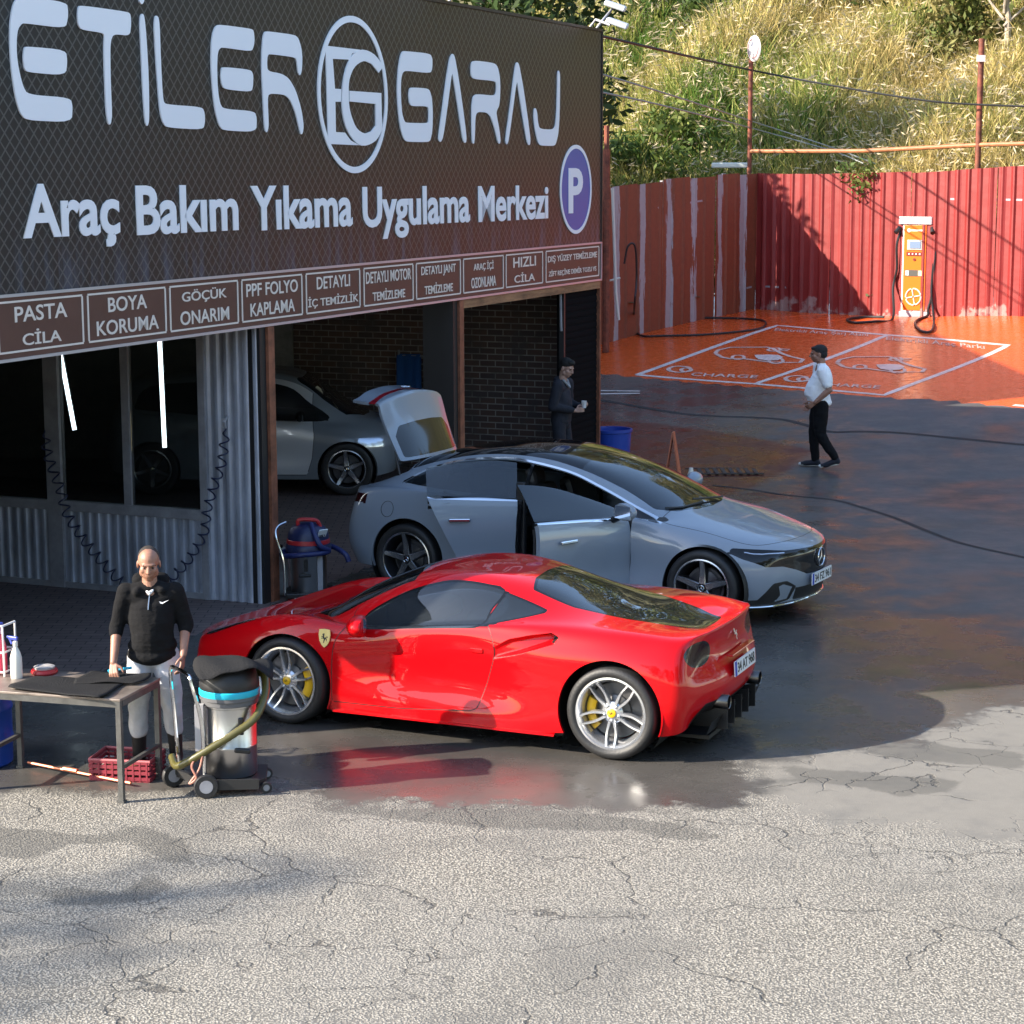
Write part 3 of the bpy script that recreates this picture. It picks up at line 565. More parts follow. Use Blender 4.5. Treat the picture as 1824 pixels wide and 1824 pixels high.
def build_garage():
    root = thing('garage_building', 'car wash garage with open brick-lined bays and a corrugated glazed front', 'building', (*FA, 0), FROT)
    brick = brick_mat()
    def box(name, t0, t1, s0, s1, z0, z1, m, parent=root, bev=0):
        b = MB(); b.box(((t0+t1)/2, (s0+s1)/2, (z0+z1)/2), (t1-t0, s1-s0, z1-z0), bev=bev); return b.build(name, m, parent)
    box('end_wall', 9.30, 9.50, .12, 9.0, 0, 5.9, brick)
    box('back_wall', -6.35, 9.30, 9.0, 9.2, 0, 5.9, brick)
    box('side_wall', -6.55, -6.35, .4, 9.2, 0, 5.9, mat('grey_render', (.22,.21,.20), rough=.9, var=.2))
    box('roof', -6.55, 9.5, .28, 9.2, 5.60, 5.85, M_DARKM); box('ceiling', -6.35, 9.30, .28, 9.0, 2.95, 3.05, M_DARKM)
    rear = box('rear_facade', 9.50, 9.52, .30, 9.2, 0, 5.9, mat('grey_render', (.22,.21,.20)))
    # corner: black slatted panel, copper-edged
    b = MB(); b.box((8.83, .09, 1.36), (1.24, .10, 2.72))
    for k in range(30): b.box((8.83, .035, .06+k*.09), (1.22, .012, .06))
    b.build('black_shutter', mat('matt_black', (.006,.006,.007), rough=.95, spec=.08), root)
    box('corner_post', 9.452, 9.498, -.01, .10, 0, 2.72, M_COPPER); box('shutter_jamb', 8.16, 8.21, .02, .09, 0, 2.72, M_DARKM)
    p = MB(); p.tube([(8.13,.06,2.7),(8.13,.05,2.2),(8.14,.05,2.12)], .018, n=8); p.build('drain_pipe', M_GREYM, root)
    # posts
    for t in (.06, 4.62):
        po = box('post', t+.035, t+.155, -.03, .10, 0, 2.72, M_COPPER); 
        box('post_web', t-.085, t+.03, .0, .14, 0, 2.72, M_DARKM, po)
    box('pilaster', 4.55, 4.78, .145, .40, 0, 2.95, M_DARKM)
    lb = box('lintel', 4.80, 9.44, -.015, .11, 2.62, 2.725, mat('weathered_timber', (.30,.15,.07), rough=.75, var=.5, vscale=5, stretch=(.4,3,3)))
    # glazed front under the canopy, in the plane t = 0
    def fr(name, s0, s1, z0, z1, d=.06, m=M_GREYM, parent=root, off=0): return box(name, -.01-d/2+off, -.01+d/2+off, s0, s1, z0, z1, m, parent)
    c = MB(); corrugated(c, -.02, .03, .62, 0, 2.75); c.build('corrugated_panel', M_CORR, root)
    c = MB(); corrugated(c, -.02, .68, 5.6, .06, .80); c.build('corrugated_dado', M_CORR, root)
    fr('sill_rail', .62, 5.7, .80, .90, .09); fr('base_rail', .62, 5.7, 0, .06, .08); fr('head_rail', .62, 5.7, 2.60, 2.74, .08)
    for s0, s1 in ((.615,.69),(2.33,2.50),(4.1,4.26)): fr('mullion', s0, s1, .0, 2.60, .10)
    fr('mullion', 1.50, 1.585, .90, 2.60, .07)
    for k, (s0, s1) in enumerate(((.69,1.50),(1.585,2.33),(2.50,3.25),(3.33,4.1),(4.26,5.6))):
        w_ = fr('window', s0, s1, .90, 2.60, .012, M_WGLASS)
    d = fr('door_frame', 3.25, 3.33, .0, 2.60, .08)
    # band board behind the service signs, flashing on the top
    box('fascia_backing', -6.55, 9.44, .02, .26, 2.74, 6.0, mat('fascia_black', (.01,.01,.01), rough=.8))
    lt = []
    return root
garage = build_garage()

def lattice_mat():
    m, n, b, L = nodes_of('printed_lattice'); P = N_(n, 'ShaderNodeTexCoord').outputs['Object']
    sx = N_(n, 'ShaderNodeSeparateXYZ'); L(P, sx.inputs[0]); x, z = sx.outputs[0], sx.outputs[2]
    per = .128
    def diag(sg):
        a = mth(n, L, 'DIVIDE', mth(n, L, 'ADD', x, mth(n, L, 'MULTIPLY', z, .98*sg)), per)
        f = mth(n, L, 'ABSOLUTE', mth(n, L, 'SUBTRACT', mth(n, L, 'FRACT', mth(n, L, 'ADD', a, 200.0)), .5))
        return mapr(n, L, f, .055, .10, 1.0, 0.0)
    ln = mth(n, L, 'MAXIMUM', diag(1), diag(-1))
    nz = noise(n, L, P, .5, 4)
    base = mixc(n, L, mapr(n, L, mth(n, L, 'ADD', x, mth(n, L, 'MULTIPLY', nz, 3.0)), -3.5, 6.0), (.014,.016,.019), (.027,.019,.013))
    low = mth(n, L, 'MULTIPLY', mapr(n, L, z, 3.25, 4.3, 1.0, 0.0), mapr(n, L, x, -2.0, 1.5))
    base = mixc(n, L, mth(n, L, 'MULTIPLY', low, .85), base, (.042,.020,.015))
    # washed-out drips along the lower edge
    mp = N_(n, 'ShaderNodeMapping'); mp.inputs['Scale'].default_value = (3.2, 1, .35); L(P, mp.inputs[0]); dn = noise(n, L, mp.outputs[0], 1.6, 5, .7)
    drip = mth(n, L, 'MULTIPLY', mapr(n, L, dn, .46, .66), mapr(n, L, z, 3.3, 3.85, 1.0, 0.0))
    base = mixc(n, L, mth(n, L, 'MULTIPLY', drip, .5), base, (.11,.135,.19))
    col = mixc(n, L, mth(n, L, 'MULTIPLY', ln, .8), base, mixc(n, L, .5, base, (.19,.19,.18)))
    L(col, b.inputs['Base Color']); b.inputs['Roughness'].default_value = .42; b.inputs['Specular IOR Level'].default_value = .35
    return m
M_SIGNW = mat('sign_white_vinyl', (.93,.93,.94), rough=.5)
M_SIGNBR = mat('sign_brown', (.10,.045,.033), rough=.5, var=.12, vscale=2)
M_ALU = mat('aluminium_edge', (.52,.54,.58), rough=.35, metal=.5)
M_TAN = mat('tan_lettering', (.80,.73,.64), rough=.5)
def SP(z0=0.0): return Matrix(((1,0,0,0),(0,0,-1,0),(0,1,0,0),(0,0,0,1)))   # XY -> sign plane (t, z), facing -s
def sign_poly(mb, poly, s0, s1):
    mb.prism(poly, -s0, -s1, M=SP())
def fit_sign_text(body, tc, zc, w, h, m, parent, bold=.0, s=-.012, name='lettering', ext=.002):
    return fit_text(body, name, Matrix.Translation((tc, s, zc)) @ SP(), w, h, m, parent, bold, ext)
def word_text(body, t0, t1, zb, cap, m, parent, bold):
    """one word: baseline zb, capital height cap, between t0 and t1"""
    me = text_mesh(body, 'lettering', extrude=.03, bold=bold); H = text_mesh('H', 'h', bold=bold)
    hz = max(v.co.y for v in H.vertices); bpy.data.meshes.remove(H)
    n = len(me.vertices); a = np.empty(n*3); me.vertices.foreach_get('co', a); a = a.reshape(-1,3); lo, hi = a[:,0].min(), a[:,0].max()
    T = SP(); b = np.array([list(T @ Vector((t0+(p[0]-lo)/(hi-lo)*(t1-t0), zb+p[1]*cap/hz, .020+p[2]*.15))) for p in a])
    me.vertices.foreach_set('co', b.ravel()); me.update(); return link('lettering', me, parent, m)
def chaikin(p, it=2):
    p = [np.array(q) for q in p]
    for _ in range(it): p = [x for a, b in zip(p, p[1:]+p[:1]) for x in (a*.8+b*.2, a*.2+b*.8)]
    return [tuple(q) for q in p]
def build_sign():
    root = thing('shop_sign', 'huge dark lattice-printed shop sign over the garage with white futuristic lettering and round emblem', 'sign', (*FA, 0), FROT)
    b = MB(); b.box((1.46, .0, 4.665), (16.02, .03, 2.83)); b.build('sign_face', lattice_mat(), root)
    e = MB()
    e.box((1.46, .05, 6.10), (16.05, .16, .035)); e.box((9.485, .05, 4.665), (.03, .16, 2.86)); e.build('sign_edge', mat('dark_edge', (.03,.026,.022), rough=.5), root)
    S = SIGN_LETTERS
    for k in ('E','T','I','L','E2','R','G','A','R2','A2','J'):
        mb = MB(); sign_poly(mb, chaikin(S[k]), -.017, -.03)
        if k == 'E': sign_poly(mb, chaikin(S['Em']), -.017, -.03)
        if k == 'E2': sign_poly(mb, chaikin(S['E2m']), -.017, -.03)
        if k == 'I': sign_poly(mb, chaikin(S['Id']), -.017, -.03)
        mb.build('letter', M_SIGNW, root)
    # emblem: ring and monogram
    def ring(mb, tc, zc, r0, r1, s0, s1, n=72):
        vs = []; 
        for r, s in ((r0,s0),(r1,s0),(r1,s1),(r0,s1)):
            vs += [(tc+r*cos(2*pi*i/n), s, zc+r*sin(2*pi*i/n)) for i in range(n)]
        fs = [(k*n+i, k*n+(i+1) % n, ((k+1) % 4)*n+(i+1) % n, ((k+1) % 4)*n+i) for k in range(4) for i in range(n)]
        mb.add(vs, fs)
    em = MB(); ring(em, 2.01, 4.992, .735, .80, -.017, -.03); e_ = em.build('emblem_ring', M_SIGNW, root)
    mg = MB(); sign_poly(mg, S['mE'], -.017, -.028); mg.build('monogram', M_SIGNW, e_)
    mg = MB(); sign_poly(mg, spline(S['mG'][:13], 3)+S['mG'][13:18]+spline(S['mG'][18:], 3), -.017, -.032); mg.build('monogram', M_SIGNW, e_)
    # parking roundel
    rd = MB(); rd.lathe([(.54,-.017),(.54,-.024),(0,-.024)], c=(8.49,0,3.975), n=64, M=Matrix(((1,0,0),(0,0,1),(0,-1,0))), cap=False, smooth=False)
    bl = MB(); bl.add([(8.49+.54*cos(2*pi*i/64), -.022, 3.975+.54*sin(2*pi*i/64)) for i in range(64)], [tuple(range(64))]); r_ = bl.build('parking_disc', mat('parking_blue', (.035,.12,.42), rough=.4), root)
    rg = MB(); ring(rg, 8.49, 3.975, .535, .585, -.016, -.027); rg.build('disc_rim', M_SIGNW, r_)
    pl = MB(); P_ = S['P']; H_ = S['Ph']
    (p0, z0), (p1, z1) = np.min(P_, 0), np.max(P_, 0); fit_text('P', 'disc_letter', Matrix.Translation(((p0+p1)/2, -.026, (z0+z1)/2)) @ SP(), p1-p0, z1-z0, M_SIGNW, r_, .03, .002)
    for wd, t0, t1, zb, bo in (('Araç',-3.79,-2.41,3.70,.025),('Bakım',-2.15,-.41,3.68,.025),('Yıkama',-.17,1.95,3.665,.025),('Uygulama',2.19,4.99,3.64,.025),('Merkezi',5.24,7.49,3.63,.025)):
        word_text(wd, t0, t1, zb, .41, M_SIGNW, root, bo)
    # service strip
    st = thing('service_strip', 'brown strip of ten framed service panels running along under the big sign', 'sign', (*FA, 0), FROT)
    b = MB(); b.box((1.46, .0, 2.99), (16.02, .035, .50)); b.build('strip_board', M_SIGNBR, st)
    for z in (3.245, 2.738): q = MB(); q.box((1.46, -.006, z), (16.04, .05, .024)); q.build('strip_edge', M_ALU, st)
    q = MB(); q.box((9.475, -.006, 2.99), (.024, .05, .53)); q.build('strip_edge', M_ALU, st)
    ed = [(-4.16,-3.009),(-2.928,-1.725),(-1.647,-.454),(-.374,.816),(.908,2.096),(2.196,3.409),(3.497,4.705),(4.794,5.998),(6.087,7.298),(7.415,9.381)]
    tx = [('PASTA','CİLA',.62,.46),('BOYA','KORUMA',.5,.8),('GÖÇÜK','ONARIM',.66,.72),('PPF FOLYO','KAPLAMA',.86,.74),('DETAYLI','İÇ TEMİZLİK',.62,.94),('DETAYLI MOTOR','TEMİZLEME',.92,.66),('DETAYLI JANT','TEMİZLEME',.78,.64),('ARAÇ İÇİ','OZONLAMA',.5,.62),('HIZLI','CİLA',.62,.56),('DIŞ YÜZEY TEMİZLEME','ZİFT REÇİNE DEMİR TOZU VS',.93,.9)]
    for i, ((a, c), (l1, l2, w1, w2)) in enumerate(zip(ed, tx)):
        tc = (a+c)/2; w_ = c-a; fr = MB()
        for z in (3.195, 2.80): fr.box((tc, -.020, z), (w_, .006, .016))
        for t in (a, c): fr.box((t, -.020, 2.9975), (.02, .006, .379))
        f = fr.build('service_panel', M_TAN, st)
        fit_sign_text(l1, tc, 3.092, w_*w1, .125, M_TAN, f, .012, -.0195); fit_sign_text(l2, tc, 2.902, w_*w2, .125 if i < 9 else .10, M_TAN, f, .012, -.0195)
    # floodlights on top
    def flood(t, dt, lab, yaw=0, out=.55, up=.12):
        r = thing('floodlight', lab, 'floodlight', FW(t, -.0, 6.12), FROT)
        a = MB(); a.tube([(0,.05,-.02),(0,-.05,.10),(dt,-out*.55,up)], .018, n=8); a.build('bracket', M_GREYM, r)
        h = MB(); h.box((dt, -out*.75, up+.02), (.38,.30,.07), bev=.02, M=Matrix.Rotation(.35, 3, 'X') @ Matrix.Rotation(yaw, 3, 'Z')); hd = h.build('lamp_head', mat('white_housing', (.60,.61,.62), rough=.4), r)
        g = MB(); g.box((dt, -out*.75-.012, up-.018), (.31,.23,.01), M=Matrix.Rotation(.35, 3, 'X') @ Matrix.Rotation(yaw, 3, 'Z')); g.build('lamp_glass', mat('lamp_glass', (.3,.32,.34), rough=.1), hd)
        return r
    flood(4.55, 0, 'grey floodlight on the top edge of the big sign, above the round emblem')
    flood(9.15, -.05, 'lower grey floodlight on the far top corner of the big sign', .3, .5, .02)
    flood(9.40, .35, 'white floodlight sticking up and out past the far corner of the big sign', .3, .15, .30)
    return root
build_sign()

def build_interior():
    # column inside is part of the building; towels, racks and lamps are things
    M_TUBE = mat('lit_tube', (.9,.9,.9), rough=.4, emit=(.85,.93,1.0), estr=5.0)
    for (s, t, z0, z1, ds) in ((3.05, .9, 1.5, 2.9, -.25), (1.78, 1.0, 1.35, 2.9, -.03), (1.05, .95, 1.30, 2.9, -.2)):
        r = thing('tube_lamp', {3.05:'slanting white tube lamp hung behind the left-hand window pane',1.78:'upright white tube lamp hung behind the middle window pane',1.05:'slanting colour-streaked tube lamp hung behind the right-hand window pane'}[s], 'lamp', FW(t, s, 0), FROT)
        m = M_TUBE if s != 1.05 else mat('coloured_tube', (.5,.5,.5), rough=.4, emit=(.8,.62,.35), estr=.8)
        b = MB(); b.tube([(0, 0, z1), (0, ds, z0)], .022, n=10); b.build('tube', m, r)
        c = MB(); c.tube([(0, 0, z1), (0, -ds*.03, z1+.08)], .026, n=10); c.build('end_cap', M_BLK, r)
    # towel rail on the brick wall
    r = thing('towel_rack', 'thin steel rack against the brick wall with towels over it', 'rack', FW(9.20, 2.6, 0), FROT)
    b = MB()
    for s in (-.36, .36): b.tube([(0, s, 0), (0, s, 1.7)], .018, n=8)
    b.build('frame', M_GREYM, r); b = MB()
    for z in (.5, 1.0, 1.62): b.tube([(0, -.36, z), (0, .36, z)], .014, n=8)
    b.build('rail', M_GREYM, r)
    for s, w_, col, lab in ((2.80, .36, (.02,.10,.32), 'blue towel hanging on the rack inside the garage'), (2.40, .22, (.42,.26,.02), 'mustard yellow towel hanging on the rack inside the garage')):
        mb = MB(); rows = []
        for i in range(9):
            s_ = s-w_/2+w_*i/8; x = 9.17-.012*sin(i*1.9)
            rows.append([FW(9.23, s_, 1.15), FW(9.225, s_, 1.62), FW(9.20, s_, 1.645), FW(x, s_, 1.6), FW(x-.01*sin(i), s_, 1.3), FW(x, s_, 1.04+.02*sin(i*2.2))])
        mb.grid(rows); tag(mb.build('towel', mat('towel_%d' % int(col[2]*100), col, rough=.95, bump=.3, bscale=60)), lab, 'towel')
build_interior()
# ================================================================== fences, charger, hill
RC = np.array((5.39, 46.0)); RE = np.array((10.284, 41.7)); RN = np.array((1.954, 41.5))
RDIR = (RE-RC)/np.hypot(*(RE-RC)); RR_ = (RN-RC)/np.hypot(*(RN-RC))
def rust_mat():
    m, n, b, L = nodes_of('rusty_peeling_sheet'); P = N_(n, 'ShaderNodeTexCoord').outputs['Object']
    mp = N_(n, 'ShaderNodeMapping'); mp.inputs['Scale'].default_value = (1.7, 1.7, .30); L(P, mp.inputs[0])
    a = noise(n, L, mp.outputs[0], 1.5, 7, .7, .3); c = noise(n, L, P, 9, 5)
    rust = mixc(n, L, c, (.15,.040,.020), (.25,.072,.03))
    sx = N_(n, 'ShaderNodeSeparateXYZ'); L(P, sx.inputs[0])
    st = mth(n, L, 'ABSOLUTE', mth(n, L, 'SUBTRACT', mth(n, L, 'FRACT', mth(n, L, 'ADD', mth(n, L, 'DIVIDE', sx.outputs[0], .98), .31)), .5))
    mp2 = N_(n, 'ShaderNodeMapping'); mp2.inputs['Scale'].default_value = (9, 9, .8); L(P, mp2.inputs[0]); rag = noise(n, L, mp2.outputs[0], 1.0, 5, .7)
    pk = mapr(n, L, mth(n, L, 'ADD', mth(n, L, 'ADD', mth(n, L, 'MULTIPLY', st, -1.35), mth(n, L, 'MULTIPLY', rag, .55)), mth(n, L, 'MULTIPLY', a, .55)), .40, .425)
    col = mixc(n, L, pk, rust, mixc(n, L, c, (.27,.265,.28), (.38,.37,.38)))
    L(col, b.inputs['Base Color']); b.inputs['Roughness'].default_value = .7; return m
def red_mat():
    m, n, b, L = nodes_of('red_painted_sheet'); P = N_(n, 'ShaderNodeTexCoord').outputs['Object']
    sx = N_(n, 'ShaderNodeSeparateXYZ'); L(P, sx.inputs[0])
    a = noise(n, L, P, 2.2, 6, .65); c = noise(n, L, P, 12, 4)
    mp = N_(n, 'ShaderNodeMapping'); mp.inputs['Scale'].default_value = (6, 6, .4); L(P, mp.inputs[0]); st = noise(n, L, mp.outputs[0], 1.0, 4)
    col = mixc(n, L, a, (.165,.011,.010), (.235,.022,.019)); col = mixc(n, L, mapr(n, L, st, .5, .8), col, (.28,.03,.028))
    low = mth(n, L, 'ADD', mapr(n, L, sx.outputs[2], .0, .75, .30, 0.0), a)
    col = mixc(n, L, mapr(n, L, low, .76, .84), col, mixc(n, L, c, (.33,.22,.20), (.25,.13,.115)))
    L(col, b.inputs['Base Color']); b.inputs['Roughness'].default_value = .5
    bp = N_(n, 'ShaderNodeBump'); bp.inputs['Strength'].default_value = .25; bp.inputs['Distance'].default_value = .05; L(noise(n, L, P, 1.6, 3), bp.inputs['Height']); L(bp.outputs[0], b.inputs['Normal'])
    return m
def build_fence(name, label, A, B, h0, h1, m, pitch, amp, seed, peel=False, side=1, prof=None):
    """corrugated sheets from A to B standing on the yard; each sheet a part"""
    A = np.array(A); B = np.array(B); Lf = np.hypot(*(B-A)); d = (B-A)/Lf; nrm = np.array((d[1], -d[0]))*side
    ang = atan2(d[1], d[0]); z0 = gz(*A); root = thing(name, label, 'fence', (A[0], A[1], z0), ang)
    r = random.Random(seed); x = 0.0; k = 0; prof = prof or ([0,.55,.68,.87,1.0], [0,0,1,1,0])
    sy = 1 if side < 0 else -1
    while x < Lf-.05:
        w_ = min(.98+r.uniform(-.03,.03), Lf-x); n = max(6, int(w_/pitch)*10); vs = []; pe = []; off = .012*(k % 2); dz = r.uniform(-.03,.03); tl = r.uniform(-.006,.006)
        nz = 7
        for i in range(n+1):
            xx = x+w_*i/n; ph = (xx/pitch) % 1; a_ = np.interp(ph, prof[0], prof[1])*amp
            P = A+d*xx; zb = gz(*P)-z0; ht = h0+(h1-h0)*xx/Lf+dz; rid = 1.0 if np.interp(ph, prof[0], prof[1]) > .5 else 0.0
            for j in range(nz):
                t = j/(nz-1); vs.append((xx+tl*t, sy*(a_+off)+.006*sin(3*t+k*2+xx*2.0), zb+ht*t-.02)); pe.append(rid if (int(xx/pitch)+seed) % 2 == 0 else -.1+.2*((int(xx/pitch)*7) % 3 == 0))
        fs = [(i*nz+j, i*nz+j+1, (i+1)*nz+j+1, (i+1)*nz+j) for i in range(n) for j in range(nz-1)]
        mb = MB(); mb.add(vs, fs, False); o = mb.build('fence_sheet', m, root)
        if peel:
            a = o.data.attributes.new('peel', 'FLOAT', 'POINT'); a.data.foreach_set('value', np.array(pe, np.float32))
        x += w_; k += 1
    pb = MB()
    for q in np.arange(.1, Lf, 2.4):
        P = A+d*q; pb2 = MB(); pb2.bar((q, -sy*.06, gz(*P)-z0-.2), (q, -sy*.06, gz(*P)-z0+h0*.97), .06); pb2.build('fence_post', M_GREYM, root)
    rb = MB()
    for z in (.5, h0*.82): rb.bar((0, -sy*.025, z), (Lf, -sy*.025, z+gz(*B)-z0), .04)
    rb.build('back_rail', M_GREYM, root)
    return root
def build_back():
    far = RC+RDIR*15
    build_fence('red_fence', 'tall bright red corrugated metal fence behind the charging bays', RC, far, 2.98, 2.98, red_mat(), .25, .04, 3, side=1)
    nearr = RC+RR_*8.6
    build_fence('rusty_fence', 'rust brown corrugated fence with grey peeling stripes beside the garage', nearr, RC-RR_*.0, 3.12, 3.0, rust_mat(), .42, .05, 4, True, side=1, prof=([0,.28,.36,.40,.48,.62,.66,1.0], [0,0,.7,.7,0,0,0,0]))
    M_RPOLE = mat('rusty_pole', (.17,.045,.022), rough=.7, var=.5, vscale=8)
    def place(px_x, Y): return (px_x-912)/FPX*Y
    # pole at the corner with its white oval lamp; pole further right; pipe rail between them
    Y1 = 46.2; x1 = place(1331, Y1); g1 = gz(x1, Y1)
    r = thing('lamp_pole', 'rusty pole at the fence corner carrying a white oval lamp', 'pole', (x1, Y1, g1))
    b = MB(); b.tube([(0,0,0),(0,0,5.6)], .05, n=10); b.build('pole', M_RPOLE, r)
    l = MB(); l.lathe([(0,-.04),(.20,-.03),(.245,0),(.20,.035),(0,.05)], c=(.05,-.12,5.62), n=28, M=Matrix.Rotation(-.75, 3, 'Z') @ Matrix.Rotation(pi/2, 3, 'X') @ Matrix.Diagonal((.75,1.15,1.0)), cap=False)
    lh = l.build('lamp_head', mat('lamp_white', (.68,.62,.60), rough=.4), r)
    l2 = MB(); l2.lathe([(.17,.037),(.19,.045),(.17,.052)], c=(.05,-.12,5.62), n=28, M=Matrix.Rotation(-.75, 3, 'Z') @ Matrix.Rotation(pi/2, 3, 'X') @ Matrix.Diagonal((.75,1.15,1.0)), cap=False); l2.build('lamp_rim', mat('lamp_pink', (.45,.25,.24), rough=.5), lh)
    Y2 = 43.0; x2 = place(1735, Y2); g2 = gz(x2, Y2)
    r = thing('rusty_pole', 'thick rusty pole rising behind the red fence with a small white tag', 'pole', (x2, Y2+.15, g2))
    b = MB(); b.tube([(0,0,0),(0,0,5.55)], .06, n=10); b.build('pole', M_RPOLE, r)
    b = MB(); b.box((-.02,-.07,5.15), (.17,.03,.13)); b.build('tag_plate', mat('lamp_white', (.68,.62,.60)), r)
    Y3 = 40.4; x3 = place(1080, Y3); g3 = gz(x3, Y3)
    r = thing('rusty_pole', 'short rusty post behind the rusty fence near the edge of the sign', 'pole', (x3, Y3, g3))
    b = MB(); b.tube([(0,0,0),(0,0,3.9)], .07, n=8); b.tube([(0,0,3.9),(0,0,4.35)], .05, n=8); b.build('pole', M_RPOLE, r)
    b = MB(); b.tube([(x1, Y1, g1+3.42), ((x1+x2)/2, (Y1+Y2)/2, (g1+g2)/2+3.36), (x2, Y2+.15, g2+3.42), (RC+RDIR*12)[0:2].tolist()+[g2+3.5]], .045, n=8)
    tag(b.build('pipe_rail', mat('rusty_pipe', (.34,.13,.05), rough=.6, var=.3)), 'long rusty pipe running along just above the red fence', 'pipe')
    b = MB(); b.box((place(1298,46.6), 46.6, g1+3.12), (.85,.10,.12), bev=.03); tag(b.build('cable_duct', mat('white_duct', (.62,.63,.56), rough=.5)), 'short white plastic duct on top of the rusty fence by the corner', 'duct')
    # overhead cables
    def wire(pts, r_, lab, col):
        b = MB(); b.tube(spline(pts, 8), r_, n=5); tag(b.build('overhead_cable', mat('cable_%d' % int(col*1000), (col,col,col*.9), rough=.6)), lab, 'cable', 'cables strung over the yard')
    def at(u, v, Y): d = pix_ray(u, v)*Y/pix_ray(u, v)[1]; return (d[0], d[1], d[2]+CAMH)
    wire([FW(9.5,.1,6.05), at(1190,92,33), at(1333,124,46), at(1480,152,45), at(1640,178,43.5), at(1735,186,43), at(1900,192,42)], .022, 'thick black cable sagging from the sign corner past the oval lamp', .015)
    wire([FW(9.5,.1,5.55), at(1180,165,33), at(1330,213,46), at(1480,262,47.5), at(1560,292,47)], .014, 'upper of two thin pale cables sloping down to the red fence', .28)
    wire([FW(9.5,.1,5.3), at(1180,188,33), at(1330,226,46), at(1480,268,47.5), at(1540,292,47)], .014, 'lower of two thin pale cables sloping down to the red fence', .30)
    # hose on the rusty fence and on the ramp
    pts = [(x, y, gz(x, y)+.03) for x, y in YARD['hose_rust']]
    up = [at(1112,470,40.9), at(1118,440,40.9), at(1128,434,40.9), at(1133,450,40.95), at(1134,500,41.0), at(1130,545,41.0)]
    b = MB(); b.tube(spline(up+pts, 5), .022, n=6); tag(b.build('garden_hose', M_BLK), 'black hose hanging on the rusty fence and looping over the orange ramp', 'hose')
    b = MB(); b.tube([at(1091,335,40.6), at(1093,400,40.6), at(1097,520,40.6), at(1102,570,40.6)], .03, n=8); b.tube([at(1085,500,40.6), at(1105,495,40.6)], .02, n=6)
    tag(b.build('water_pipe', mat('white_duct', (.62,.63,.56))), 'white water pipe running down the end of the rusty fence', 'pipe')
    # drain grate
    gx, gy = YARD['grate']; r = MB(); z = gz(gx, gy)
    for k in range(9): r.box((gx-.45+k*.11, gy, z+.008), (.05, .5, .012))
    r.box((gx, gy-.27, z+.008), (1.05,.04,.014)); r.box((gx, gy+.27, z+.008), (1.05,.04,.014))
    tag(r.build('drain_grate', M_DARKM), 'dark iron drain grate in the wet yard behind the grey saloon', 'grate')
build_back()

